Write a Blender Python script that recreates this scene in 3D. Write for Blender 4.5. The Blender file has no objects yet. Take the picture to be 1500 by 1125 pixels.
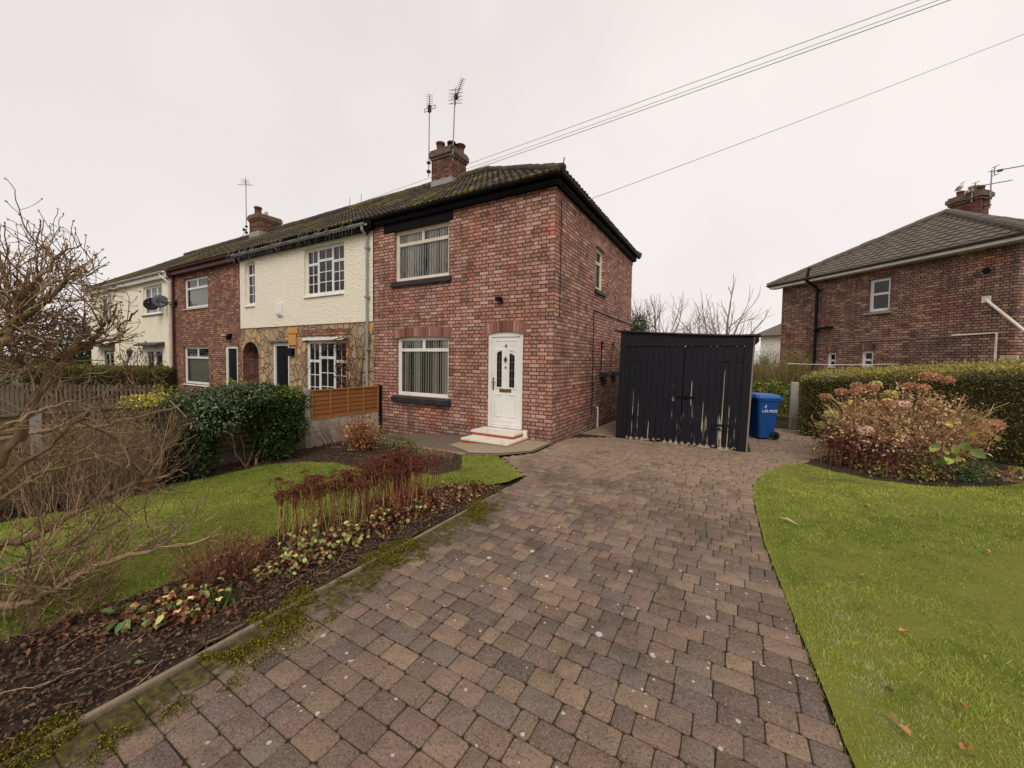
import bpy, bmesh, math, random
import numpy as np
from mathutils import Vector, Matrix
R = math.radians
rng = np.random.default_rng(7)
random.seed(7)
sc = bpy.context.scene
COL = sc.collection

# ------------------------------------------------------------------ helpers
def lin(c):
    c = c / 255.0
    return c / 12.92 if c <= 0.04045 else ((c + 0.055) / 1.055) ** 2.4
def rgb(r, g, b, k=1.0):
    return (lin(r) * k, lin(g) * k, lin(b) * k, 1.0)
def rgb3(r, g, b, k=1.0):
    return np.array([lin(r) * k, lin(g) * k, lin(b) * k])

def gz(X, Y):
    z = 0.0
    if X < -1.1: z -= 0.085 * (min(-X, 5.2) - 1.1)
    z -= 0.028 * max(0.0, min(Y, 8.0))
    return z
def gzn(X, Y):
    return -0.085 * np.clip(np.minimum(-X, 5.2) - 1.1, 0, None) - 0.028 * np.clip(Y, 0, 8.0)

WL = {}
def wl(p):
    return WL.get(p.name, Vector((0, 0, 0))) if p else Vector((0, 0, 0))

def thing(name, label, cat, loc=(0, 0, 0), group=None):
    o = bpy.data.objects.new(name, None)
    o.empty_display_size = 0.2
    COL.objects.link(o); o.location = loc
    WL[o.name] = Vector(loc)
    return tag(o, label, cat, group)
def tag(o, label=None, cat=None, group=None, kind=None):
    if label: o['label'] = label
    if cat: o['category'] = cat
    if group: o['group'] = group
    if kind: o['kind'] = kind
    return o

class MB:
    def __init__(s): s.v = []; s.f = []
    def quad(s, a, b, c, d):
        n = len(s.v); s.v += [tuple(a), tuple(b), tuple(c), tuple(d)]; s.f.append((n, n+1, n+2, n+3))
    def poly(s, pts):
        n = len(s.v); s.v += [tuple(p) for p in pts]; s.f.append(tuple(range(n, n+len(pts))))
    def box(s, B, u0, u1, d0, d1, z0, z1):
        n = len(s.v)
        for z in (z0, z1):
            for u, d in ((u0, d0), (u1, d0), (u1, d1), (u0, d1)):
                s.v.append(tuple(B.P(u, d, z)))
        s.f += [(n+3, n+2, n+1, n), (n+4, n+5, n+6, n+7), (n, n+1, n+5, n+4), (n+1, n+2, n+6, n+5), (n+2, n+3, n+7, n+6), (n+3, n, n+4, n+7)]
    def prism(s, B, prof, u0, u1):
        # prof: closed (d,z) outline extruded along u
        n = len(s.v); k = len(prof)
        for u in (u0, u1):
            for d, z in prof: s.v.append(tuple(B.P(u, d, z)))
        for i in range(k):
            j = (i+1) % k
            s.f.append((n+i, n+j, n+k+j, n+k+i))
        s.f.append(tuple(range(n+k-1, n-1, -1))); s.f.append(tuple(range(n+k, n+2*k)))
    def tube(s, pts, r, sides=8, caps=True):
        pts = [Vector(p) for p in pts]; k = len(pts)
        rr = r if isinstance(r, (list, tuple)) else [r]*k
        n = len(s.v)
        up = Vector((0.13, 0.31, 0.94))
        for i, p in enumerate(pts):
            t = (pts[min(i+1, k-1)] - pts[max(i-1, 0)]).normalized()
            if abs(t.dot(up)) > 0.95: up = Vector((0.9, 0.2, 0.1))
            a = t.cross(up).normalized(); b = t.cross(a)
            for q in range(sides):
                an = 2*math.pi*q/sides
                s.v.append(tuple(p + (a*math.cos(an) + b*math.sin(an))*rr[i]))
        for i in range(k-1):
            for q in range(sides):
                q2 = (q+1) % sides
                s.f.append((n+i*sides+q, n+i*sides+q2, n+(i+1)*sides+q2, n+(i+1)*sides+q))
        if caps:
            s.f.append(tuple(n+q for q in range(sides))[::-1]); s.f.append(tuple(n+(k-1)*sides+q for q in range(sides)))
    def lathe(s, c, prof, sides=16, ax=None):
        # prof list of (r, h) around axis from c
        c = Vector(c); ax = Vector(ax or (0, 0, 1)).normalized()
        a = ax.orthogonal().normalized(); b = ax.cross(a)
        n = len(s.v)
        for r, h in prof:
            for q in range(sides):
                an = 2*math.pi*q/sides
                s.v.append(tuple(c + ax*h + (a*math.cos(an)+b*math.sin(an))*r))
        for i in range(len(prof)-1):
            for q in range(sides):
                q2 = (q+1) % sides
                s.f.append((n+i*sides+q, n+i*sides+q2, n+(i+1)*sides+q2, n+(i+1)*sides+q))
        s.f.append(tuple(n+q for q in range(sides))[::-1]); s.f.append(tuple(n+(len(prof)-1)*sides+q for q in range(sides)))

class Basis:
    # u along the wall, d outwards from it, z up
    def __init__(s, o, u, d):
        s.o = Vector(o); s.u = Vector(u); s.d = Vector(d)
    def P(s, u, d, z):
        return s.o + s.u*u + s.d*d + Vector((0, 0, z))
FRONT = Basis((0, 0, 0), (1, 0, 0), (0, -1, 0))
SIDE = Basis((0, 0, 0), (0, 1, 0), (1, 0, 0))
WORLD = Basis((0, 0, 0), (1, 0, 0), (0, 1, 0))

def obj(name, mb, mat, parent=None, smooth=False, bevel=0.0, label=None, recalc=True):
    me = bpy.data.meshes.new(name)
    off = wl(parent)
    me.from_pydata([(v[0]-off.x, v[1]-off.y, v[2]-off.z) for v in mb.v], [], mb.f)
    if recalc:
        bm = bmesh.new(); bm.from_mesh(me)
        bmesh.ops.remove_doubles(bm, verts=bm.verts, dist=1e-5)
        bmesh.ops.recalc_face_normals(bm, faces=bm.faces)
        bm.to_mesh(me); bm.free()
    me.materials.append(mat)
    if smooth:
        me.polygons.foreach_set('use_smooth', [True]*len(me.polygons))
    o = bpy.data.objects.new(name, me); COL.objects.link(o)
    if parent: o.parent = parent; WL[o.name] = off
    else: WL[o.name] = Vector((0, 0, 0))
    if bevel:
        m = o.modifiers.new('bevel', 'BEVEL'); m.width = bevel; m.segments = 2; m.limit_method = 'ANGLE'; m.angle_limit = R(40)
    if label: o['label'] = label
    return o

def nobj(name, V, F, mat, parent=None, C=None, smooth=False, rand=None):
    # fast mesh from numpy arrays: F is (m,k)
    V = np.asarray(V, dtype=np.float64); F = np.asarray(F, dtype=np.int32)
    off = wl(parent); V = V - np.array([off.x, off.y, off.z])
    me = bpy.data.meshes.new(name); m, k = F.shape
    me.vertices.add(len(V)); me.vertices.foreach_set('co', V.ravel())
    me.loops.add(m*k); me.loops.foreach_set('vertex_index', F.ravel())
    me.polygons.add(m); me.polygons.foreach_set('loop_start', np.arange(0, m*k, k, dtype=np.int32))
    try: me.polygons.foreach_set('loop_total', np.full(m, k, dtype=np.int32))
    except Exception: pass
    me.update(calc_edges=True)
    if smooth: me.polygons.foreach_set('use_smooth', np.ones(m, dtype=bool))
    if C is not None:
        a = me.color_attributes.new('Col', 'FLOAT_COLOR', 'POINT')
        cc = np.ones((len(V), 4)); cc[:, :3] = C
        a.data.foreach_set('color', cc.ravel())
    me.materials.append(mat)
    o = bpy.data.objects.new(name, me); COL.objects.link(o)
    if parent: o.parent = parent
    WL[o.name] = off
    return o

# ------------------------------------------------------------------ material DSL
class NT:
    def __init__(s, name):
        s.m = bpy.data.materials.new(name); s.m.use_nodes = True
        s.t = s.m.node_tree; s.t.nodes.clear()
        s.out = s.t.nodes.new('ShaderNodeOutputMaterial')
    def n(s, typ, ins=None, **props):
        nd = s.t.nodes.new(typ)
        for k, v in props.items(): setattr(nd, k, v)
        for k, v in (ins or {}).items(): s.set(nd.inputs[k], v)
        return nd
    def set(s, sock, v):
        if isinstance(v, bpy.types.NodeSocket): s.t.links.new(v, sock)
        else: sock.default_value = v
    def math(s, op, a, b=0.0, c=None, clamp=False):
        nd = s.n('ShaderNodeMath', operation=op, use_clamp=clamp)
        s.set(nd.inputs[0], a); s.set(nd.inputs[1], b)
        if c is not None: s.set(nd.inputs[2], c)
        return nd.outputs[0]
    def vmath(s, op, a, b=(0, 0, 0)):
        nd = s.n('ShaderNodeVectorMath', operation=op); s.set(nd.inputs[0], a); s.set(nd.inputs[1], b)
        return nd
    def mix(s, f, a, b, mode='MIX'):
        nd = s.n('ShaderNodeMix', data_type='RGBA', blend_type=mode)
        s.set(nd.inputs[0], f); s.set(nd.inputs[6], a); s.set(nd.inputs[7], b)
        return nd.outputs[2]
    def ramp(s, f, stops, interp='LINEAR'):
        nd = s.n('ShaderNodeValToRGB'); cr = nd.color_ramp; cr.interpolation = interp
        while len(cr.elements) < len(stops): cr.elements.new(0.5)
        for e, (p, c) in zip(cr.elements, stops): e.position = p; e.color = c
        s.set(nd.inputs[0], f); return nd.outputs[0]
    def noise(s, vec, scale, detail=3.0, rough=0.55, color=False):
        nd = s.n('ShaderNodeTexNoise', {'Scale': scale, 'Detail': detail, 'Roughness': rough})
        if vec is not None: s.set(nd.inputs['Vector'], vec)
        return nd.outputs[1 if color else 0]
    def pos(s): return s.n('ShaderNodeNewGeometry').outputs['Position']
    def sep(s, v):
        nd = s.n('ShaderNodeSeparateXYZ'); s.set(nd.inputs[0], v); return nd.outputs
    def comb(s, x, y, z):
        nd = s.n('ShaderNodeCombineXYZ'); s.set(nd.inputs[0], x); s.set(nd.inputs[1], y); s.set(nd.inputs[2], z); return nd.outputs[0]
    def sstep(s, x, a, b):
        nd = s.n('ShaderNodeMapRange', interpolation_type='SMOOTHSTEP'); s.set(nd.inputs[0], x); s.set(nd.inputs[1], a); s.set(nd.inputs[2], b)
        return nd.outputs[0]
    def bump(s, h, strength=0.5, dist=0.01):
        return s.n('ShaderNodeBump', {'Height': h, 'Strength': strength, 'Distance': dist}).outputs[0]
    def bsdf(s, **k):
        nd = s.n('ShaderNodeBsdfPrincipled')
        for key, v in k.items(): s.set(nd.inputs[key.replace('_', ' ')], v)
        s.t.links.new(nd.outputs[0], s.out.inputs[0]); return nd

def white(nt, a, b):
    nd = nt.n('ShaderNodeTexWhiteNoise', noise_dimensions='3D'); nt.set(nd.inputs['Vector'], nt.comb(a, b, 0.37)); return nd.outputs

def mat_simple(name, c, rough=0.6, var=0.15, scale=6.0, bump=0.0, bscale=40.0, spec=0.4, metal=0.0, dirt=None):
    t = NT(name); p = t.pos()
    n = t.noise(p, scale, 5, 0.6)
    f = t.math('MULTIPLY_ADD', n, 2*var, 1-var)
    base = t.mix(1.0, c, t.comb(f, f, f), 'MULTIPLY')
    if dirt:
        d = t.sstep(t.noise(p, scale*0.6, 6, 0.7), 0.48, 0.72)
        base = t.mix(t.math('MULTIPLY', d, dirt[1]), base, dirt[0])
    k = dict(Base_Color=base, Roughness=rough, Specular_IOR_Level=spec, Metallic=metal)
    if bump: k['Normal'] = t.bump(t.noise(p, bscale, 4, 0.6), bump, 0.01)
    t.bsdf(**k); return t.m

def mat_brick(name, stops, mortar, L=0.243, dirt_low=0.35, hw=0.0085, pale=0.5, C=0.081):
    t = NT(name)
    g = t.n('ShaderNodeNewGeometry'); P, N = g.outputs['Position'], g.outputs['True Normal']
    tang = t.vmath('NORMALIZE', t.vmath('CROSS_PRODUCT', (0, 0, 1), N).outputs[0]).outputs[0]
    u = t.vmath('DOT_PRODUCT', P, tang).outputs['Value']
    z = t.sep(P)[2]
    wob = t.noise(P, 14, 3, 0.6)
    uu = t.math('ADD', u, t.math('MULTIPLY', t.math('SUBTRACT', wob, 0.5), 0.014))
    zz = t.math('ADD', z, t.math('MULTIPLY', t.math('SUBTRACT', t.noise(P, 9, 2), 0.5), 0.012))
    rowf = t.math('DIVIDE', zz, C); row = t.math('FLOOR', rowf); fz = t.math('MULTIPLY', t.math('FRACT', rowf), C)
    # Flemish-like bond: one stretcher, one header
    per = L*1.5
    pu = t.math('ADD', t.math('DIVIDE', uu, per), t.math('MULTIPLY', row, 0.5))
    pid = t.math('FLOOR', pu); f = t.math('MULTIPLY', t.math('FRACT', pu), per)
    hd = t.math('GREATER_THAN', f, L)
    ds = t.math('MINIMUM', f, t.math('SUBTRACT', L, f))
    dh = t.math('MINIMUM', t.math('SUBTRACT', f, L), t.math('SUBTRACT', per, f))
    du = t.math('ADD', t.math('MULTIPLY', hd, dh), t.math('MULTIPLY', t.math('SUBTRACT', 1.0, hd), ds))
    dz = t.math('MINIMUM', fz, t.math('SUBTRACT', C, fz))
    dist = t.math('MINIMUM', du, dz)
    mask = t.sstep(dist, hw*0.45, hw*1.35)
    ids = white(t, t.math('ADD', t.math('MULTIPLY', pid, 2.0), hd), row)
    col = t.ramp(ids[0], stops)
    # pale weathered bloom in the middle of each face
    blo = t.sstep(dist, 0.007, 0.022)
    pn = t.math('MULTIPLY', blo, t.sstep(t.math('ADD', t.math('MULTIPLY', t.noise(P, 26, 4, 0.65), 0.6), t.math('MULTIPLY', ids[1] if False else t.noise(P, 3.2, 3, 0.6), 0.4)), 0.36, 0.62))
    col = t.mix(t.math('MULTIPLY', pn, pale), col, rgb(222, 194, 174))
    big = t.noise(P, 0.55, 4, 0.6)
    f2 = t.math('MULTIPLY_ADD', big, 0.7, 0.65)
    col = t.mix(1.0, col, t.comb(f2, f2, f2), 'MULTIPLY')
    spk = t.math('MULTIPLY_ADD', t.noise(P, 90, 3, 0.7), 0.7, 0.65)
    col = t.mix(1.0, col, t.comb(spk, spk, spk), 'MULTIPLY')
    red = t.sstep(t.noise(P, 0.8, 3, 0.5), 0.53, 0.66)
    col = t.mix(t.math('MULTIPLY', red, 0.45), col, t.mix(1.0, col, (1.10, 0.66, 0.54, 1), 'MULTIPLY'))
    mcol = t.mix(t.noise(P, 11, 3), mortar, t.mix(0.5, mortar, rgb(40, 34, 32)))
    col = t.mix(mask, mcol, col)
    stk = t.sstep(t.noise(t.vmath('MULTIPLY', P, (1, 1, 0.12)).outputs[0], 2.4, 4, 0.65), 0.50, 0.74)
    col = t.mix(t.math('MULTIPLY', stk, 0.30), col, rgb(74, 58, 50))
    low = t.math('MULTIPLY', t.math('SUBTRACT', 1.0, t.sstep(z, -0.15, 0.35)), dirt_low)
    col = t.mix(low, col, rgb(70, 64, 56))
    h = t.math('ADD', t.math('MULTIPLY', mask, 1.0), t.math('MULTIPLY', t.noise(P, 70, 4, 0.65), 0.35))
    t.bsdf(Base_Color=col, Roughness=0.9, Specular_IOR_Level=0.2, Normal=t.bump(h, 0.8, 0.006))
    return t.m

BR = [(0.0, rgb(86, 56, 50)), (0.10, rgb(110, 67, 58)), (0.22, rgb(132, 77, 66)), (0.38, rgb(152, 98, 85)), (0.52, rgb(166, 114, 99)), (0.66, rgb(144, 86, 74)), (0.78, rgb(180, 137, 122)), (0.88, rgb(192, 154, 139)), (0.95, rgb(166, 84, 62)), (1.0, rgb(96, 72, 66))]
BR2 = [(0.0, rgb(92, 58, 50)), (0.3, rgb(126, 80, 66)), (0.6, rgb(146, 95, 78)), (0.85, rgb(180, 134, 110)), (1.0, rgb(88, 64, 57))]
BR3 = [(0.0, rgb(78, 54, 48)), (0.3, rgb(102, 68, 58)), (0.6, rgb(122, 82, 70)), (0.85, rgb(168, 128, 108)), (1.0, rgb(78, 60, 55))]
M = {}
M['brick'] = mat_brick('red_brick', BR, rgb(100, 71, 60), pale=0.5)
M['brick_sooty'] = mat_brick('sooty_brick', [(0.0, rgb(70, 48, 42)), (0.3, rgb(98, 62, 52)), (0.6, rgb(116, 74, 60)), (0.85, rgb(138, 98, 80)), (1.0, rgb(66, 52, 46))], rgb(70, 54, 46), pale=0.12)
M['brick_mid'] = mat_brick('red_brick_multi', BR2, rgb(96, 70, 60), pale=0.25)
M['brick_far'] = mat_brick('dark_red_brick', BR3, rgb(74, 58, 54), pale=0.35)
M['white_pvc'] = mat_simple('white_upvc', rgb(236, 234, 228), 0.35, 0.04, 3, dirt=(rgb(170, 164, 150), 0.25))
M['cream_pvc'] = mat_simple('aged_white_paint', rgb(226, 216, 198), 0.45, 0.06, 4, dirt=(rgb(150, 138, 118), 0.3))
M['black_paint'] = mat_simple('black_paint', rgb(17, 15, 20), 0.6, 0.25, 4, bump=0.2, spec=0.12, dirt=(rgb(44, 42, 42), 0.3))
M['sill_black'] = mat_simple('black_sill_paint', rgb(44, 43, 46), 0.55, 0.25, 5, bump=0.3, dirt=(rgb(104, 100, 98), 0.4))
M['black_pvc'] = mat_simple('black_pvc', rgb(17, 16, 20), 0.5, 0.15, 5, spec=0.15)
M['maroon'] = mat_simple('maroon_paint', rgb(84, 34, 32), 0.5, 0.2, 5)
M['grey_pvc'] = mat_simple('grey_pvc', rgb(150, 152, 148), 0.5, 0.12, 5, dirt=(rgb(110, 108, 100), 0.5))
M['white_gutter'] = mat_simple('white_gutter', rgb(214, 210, 200), 0.45, 0.08, 4, dirt=(rgb(120, 112, 98), 0.5))
M['metal'] = mat_simple('galvanised_metal', rgb(140, 138, 136), 0.45, 0.15, 8, metal=0.7)
M['dark_metal'] = mat_simple('dark_metal', rgb(70, 68, 68), 0.5, 0.2, 8, metal=0.5)
M['brass'] = mat_simple('brass', rgb(176, 138, 70), 0.35, 0.15, 20, metal=0.9)
M['terracotta'] = mat_simple('terracotta', rgb(122, 78, 62), 0.9, 0.3, 9, bump=0.3, dirt=(rgb(58, 50, 45), 0.85))
M['buff_clay'] = mat_simple('buff_clay', rgb(196, 176, 140), 0.85, 0.2, 9, bump=0.3, dirt=(rgb(110, 100, 84), 0.5))
M['white_clay'] = mat_simple('white_flue', rgb(226, 224, 220), 0.5, 0.05, 9)
M['lead'] = mat_simple('lead_flashing', rgb(150, 148, 144), 0.6, 0.2, 6)
M['concrete'] = mat_simple('concrete', rgb(150, 144, 134), 0.9, 0.22, 5, bump=0.4, bscale=60, dirt=(rgb(92, 92, 72), 0.55))
M['old_concrete'] = mat_simple('weathered_concrete', rgb(122, 114, 102), 0.95, 0.3, 2.5, bump=0.5, bscale=50, dirt=(rgb(74, 70, 56), 0.75))
M['step_white'] = mat_simple('white_step_paint', rgb(222, 212, 196), 0.75, 0.1, 6, bump=0.2, dirt=(rgb(150, 140, 122), 0.45))
M['step_red'] = mat_simple('red_step_paint', rgb(168, 86, 62), 0.8, 0.25, 14, bump=0.3, dirt=(rgb(110, 70, 56), 0.5))
M['render_cream'] = None
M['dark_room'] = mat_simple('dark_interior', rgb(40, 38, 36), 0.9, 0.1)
M['cable'] = mat_simple('cable_sheath', rgb(140, 134, 134), 0.6, 0.05)
M['letter'] = mat_simple('white_brush_paint', rgb(226, 228, 232), 0.7, 0.1, 20)
M['sky_dark'] = mat_simple('dish_grey', rgb(74, 74, 74), 0.5, 0.15, 6)

def mat_render():
    t = NT('cream_pebbledash'); p = t.pos()
    b = t.mix(t.noise(p, 1.2, 4, 0.6), rgb(253, 243, 224), rgb(245, 234, 212))
    st = t.sstep(t.noise(t.vmath('MULTIPLY', p, (2.2, 2.2, 0.35)).outputs[0], 1.6, 5, 0.65), 0.56, 0.78)
    b = t.mix(t.math('MULTIPLY', st, 0.25), b, rgb(204, 190, 162))
    h = t.n('ShaderNodeTexVoronoi', {'Vector': p, 'Scale': 26.0}).outputs[0]
    h2 = t.noise(p, 18, 5, 0.7)
    b = t.mix(t.math('MULTIPLY', t.sstep(h2, 0.55, 0.35), 0.15), b, rgb(196, 184, 158))
    t.bsdf(Base_Color=b, Roughness=0.95, Specular_IOR_Level=0.15, Normal=t.bump(t.math('ADD', h, h2), 0.7, 0.022))
    return t.m
M['render_cream'] = mat_render()
M['render_smooth'] = mat_simple('cream_smooth_render', rgb(246, 236, 212), 0.9, 0.05, 1.2, bump=0.3, bscale=80, dirt=(rgb(214, 202, 174), 0.4))
M['render_white'] = mat_simple('white_render', rgb(226, 222, 214), 0.9, 0.06, 1.2)

def mat_crazy():
    t = NT('crazy_stone_cladding'); p = t.pos()
    pw = t.vmath('ADD', p, t.vmath('SCALE', t.noise(p, 3, 2, color=True)).outputs[0])
    nd = t.n('ShaderNodeVectorMath', operation='SCALE'); t.set(nd.inputs[0], t.noise(p, 3.0, 2, color=True)); nd.inputs[3].default_value = 0.18
    pw = t.vmath('ADD', p, nd.outputs[0]).outputs[0]
    s = t.vmath('MULTIPLY', pw, (1, 0.2, 1)).outputs[0]
    v = t.n('ShaderNodeTexVoronoi', {'Vector': s, 'Scale': 3.4, 'Randomness': 0.9}, feature='DISTANCE_TO_EDGE').outputs[0]
    cid = t.n('ShaderNodeTexVoronoi', {'Vector': s, 'Scale': 3.4, 'Randomness': 0.9}).outputs['Color']
    c = t.ramp(t.sep(cid)[0], [(0, rgb(150, 126, 100)), (0.25, rgb(182, 154, 122)), (0.5, rgb(164, 146, 126)), (0.72, rgb(204, 168, 124)), (0.88, rgb(140, 128, 116)), (1, rgb(212, 166, 116))])
    k = t.math('MULTIPLY_ADD', t.noise(p, 12, 5, 0.65), 0.9, 0.55); c = t.mix(1.0, c, t.comb(k, k, k), 'MULTIPLY')
    m = t.sstep(v, 0.015, 0.06)
    c = t.mix(m, rgb(124, 106, 82), c)
    t.bsdf(Base_Color=c, Roughness=0.9, Specular_IOR_Level=0.2, Normal=t.bump(t.math('ADD', m, t.math('MULTIPLY', t.noise(p, 20, 4), 0.6)), 1.0, 0.03))
    return t.m
M['stone'] = mat_crazy()

def mat_tiles(name, base, moss, amount):
    t = NT(name); p = t.pos()
    n = t.noise(p, 7, 5, 0.65)
    c = t.mix(n, base, t.mix(0.45, base, rgb(30, 26, 24)))
    c = t.mix(t.math('MULTIPLY', t.sstep(t.noise(p, 40, 4, 0.7), 0.5, 0.8), 0.5), c, rgb(150, 140, 128))
    mm = t.math('MULTIPLY', t.sstep(t.math('ADD', t.noise(p, 0.7, 3, 0.6), t.math('MULTIPLY', t.noise(p, 16, 4, 0.75), 0.75)), 1.0-amount*0.14, 1.14-amount*0.12), amount)
    mc = t.ramp(t.noise(p, 22, 4), [(0.3, moss), (0.72, rgb(140, 130, 70))])
    c = t.mix(mm, c, mc)
    t.bsdf(Base_Color=c, Roughness=0.92, Specular_IOR_Level=0.25, Normal=t.bump(t.noise(p, 35, 5, 0.7), 0.9, 0.02))
    return t.m
M['tiles_mossy'] = mat_tiles('mossy_roof_tiles', rgb(80, 70, 61), rgb(84, 80, 40), 0.95)
M['tiles_plain'] = mat_tiles('grey_roof_tiles', rgb(118, 108, 98), rgb(100, 94, 80), 0.25)

def mat_vcol(name, rough=0.7, spec=0.25, trans=0.0, var=0.25, scale=60, bump=0.0, translucent=0.0, gain=1.25):
    t = NT(name)
    a = t.n('ShaderNodeVertexColor', layer_name='Col').outputs[0]; p = t.pos()
    k = t.math('MULTIPLY_ADD', t.noise(p, scale, 3, 0.6), 2*var*gain, (1-var)*gain)
    c = t.mix(1.0, a, t.comb(k, k, k), 'MULTIPLY')
    kw = dict(Base_Color=c, Roughness=rough, Specular_IOR_Level=spec)
    if bump: kw['Normal'] = t.bump(t.noise(p, scale*1.5, 4, 0.6), bump, 0.005)
    b = t.bsdf(**kw)
    if translucent:
        tr = t.n('ShaderNodeBsdfTranslucent', {'Color': c}); mx = t.n('ShaderNodeMixShader', {0: translucent})
        t.t.links.new(b.outputs[0], mx.inputs[1]); t.t.links.new(tr.outputs[0], mx.inputs[2]); t.t.links.new(mx.outputs[0], t.out.inputs[0])
    return t.m
M['leaf'] = mat_vcol('foliage', 0.6, 0.22, var=0.2, translucent=0.25)
M['matte_leaf'] = mat_vcol('dry_foliage', 0.85, 0.1, var=0.25, translucent=0.2)
M['grass'] = mat_vcol('grass_blades', 0.6, 0.2, var=0.15, translucent=0.35, gain=1.5)
M['twig'] = mat_vcol('twig_bark', 0.9, 0.15, var=0.55, scale=38, bump=0.7)

def mat_paver():
    t = NT('tumbled_block_paving')
    a = t.n('ShaderNodeVertexColor', layer_name='Col').outputs[0]; p = t.pos()
    n1 = t.noise(p, 8, 5, 0.7); n2 = t.noise(p, 70, 4, 0.75); n3 = t.noise(p, 170, 3, 0.75)
    k = t.math('MULTIPLY_ADD', n1, 1.2, 0.62); c = t.mix(1.0, a, t.comb(k, k, k), 'MULTIPLY')
    c = t.mix(t.math('MULTIPLY', t.sstep(n2, 0.52, 0.70), 0.55), c, rgb(182, 156, 130))
    c = t.mix(t.math('MULTIPLY', t.sstep(n2, 0.48, 0.32), 0.75), c, rgb(48, 38, 33))
    c = t.mix(t.math('MULTIPLY', t.sstep(n3, 0.52, 0.68), 0.45), c, rgb(190, 168, 144))
    c = t.mix(t.math('MULTIPLY', t.sstep(n3, 0.46, 0.32), 0.5), c, rgb(56, 46, 40))
    X, Y, Z = t.sep(p)
    # damp darker stains, strongest mid drive
    dmp = t.math('MULTIPLY', t.math('SUBTRACT', 1.0, t.sstep(t.math('ABSOLUTE', t.math('ADD', Y, 2.6)), 0.3, 2.6)), 0.09)
    st = t.sstep(t.math('ADD', dmp, t.math('ADD', t.math('MULTIPLY', t.noise(p, 1.3, 4, 0.6), 0.75), t.math('MULTIPLY', t.noise(p, 6, 3, 0.6), 0.35))), 0.60, 0.72)
    c = t.mix(t.math('MULTIPLY', st, 0.42), c, rgb(66, 58, 46))
    # lichen spots, two sizes
    for sc_, thr, s0, s1 in ((7.0, 0.35, 0.045, 0.10), (15.0, 0.55, 0.06, 0.10)):
        v = t.n('ShaderNodeTexVoronoi', {'Vector': t.vmath('MULTIPLY', p, (1, 1, 0.0)).outputs[0], 'Scale': sc_})
        pick = t.math('GREATER_THAN', t.sep(v.outputs['Color'])[0], thr)
        sz = t.math('MULTIPLY_ADD', t.sep(v.outputs['Color'])[1], s1, s0)
        spot = t.math('MULTIPLY', pick, t.math('LESS_THAN', t.math('ADD', v.outputs[0], t.math('MULTIPLY', t.math('SUBTRACT', t.noise(p, 60, 2), 0.5), 0.07)), sz))
        near = t.math('SUBTRACT', 1.0, t.sstep(Y, -4.2, -1.5))
        c = t.mix(t.math('MULTIPLY', t.math('MULTIPLY', spot, near), 0.85), c, rgb(214, 204, 192))
    # moss creeping in from the kerb side
    edge = t.math('MULTIPLY', t.math('SUBTRACT', 1.0, t.sstep(X, 0.70, 1.25)), t.math('SUBTRACT', 1.0, t.sstep(Y, -3.6, -2.6)))
    mo = t.sstep(t.math('ADD', t.math('MULTIPLY', edge, 0.36), t.math('ADD', t.math('MULTIPLY', t.noise(p, 2.4, 4, 0.6), 0.7), t.math('MULTIPLY', t.noise(p, 18, 5, 0.75), 0.35))), 0.76, 0.86)
    c = t.mix(t.math('MULTIPLY', mo, 0.92), c, t.ramp(t.noise(p, 26, 4), [(0.32, rgb(46, 40, 18)), (0.55, rgb(84, 76, 26)), (0.72, rgb(126, 114, 40))]))
    h = t.math('ADD', t.math('MULTIPLY', n2, 1.2), t.math('ADD', t.math('MULTIPLY', n3, 0.6), t.math('ADD', t.noise(p, 22, 3), t.math('MULTIPLY', mo, 0.8))))
    t.bsdf(Base_Color=c, Roughness=0.85, Specular_IOR_Level=0.3, Normal=t.bump(h, 1.0, 0.010))
    return t.m
M['paver'] = mat_paver()

def mat_ground(name, c1, c2, c3, s1=3, s2=25, bump=0.8, bd=0.02):
    t = NT(name); p = t.pos()
    c = t.mix(t.noise(p, s1, 5, 0.65), c1, c2)
    c = t.mix(t.sstep(t.noise(p, s2, 5, 0.7), 0.5, 0.75), c, c3)
    t.bsdf(Base_Color=c, Roughness=0.95, Specular_IOR_Level=0.15, Normal=t.bump(t.noise(p, s2*1.6, 5, 0.7), bump, bd))
    return t.m
M['soil'] = mat_ground('dark_soil', rgb(86, 71, 58), rgb(58, 48, 40), rgb(108, 90, 74), 4, 40, 1.0, 0.03)
M['turf'] = mat_ground('turf_base', rgb(122, 128, 50), rgb(102, 106, 46), rgb(112, 100, 60), 2, 18)
M['earth'] = mat_ground('rough_ground', rgb(86, 88, 48), rgb(72, 66, 44), rgb(100, 96, 58), 0.5, 6)
M['joint'] = mat_ground('joint_sand', rgb(58, 48, 38), rgb(66, 60, 34), rgb(40, 32, 26), 1.5, 30)
M['tarmac'] = mat_ground('worn_tarmac', rgb(146, 130, 112), rgb(124, 110, 96), rgb(166, 148, 128), 1.2, 60, 0.5, 0.006)
M['path'] = mat_ground('old_concrete_path', rgb(120, 108, 92), rgb(94, 84, 68), rgb(136, 124, 104), 1.6, 20, 0.6, 0.01)
M['apron'] = mat_ground('pale_concrete', rgb(168, 150, 126), rgb(146, 130, 106), rgb(120, 106, 84), 3, 25, 0.5, 0.008)

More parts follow.
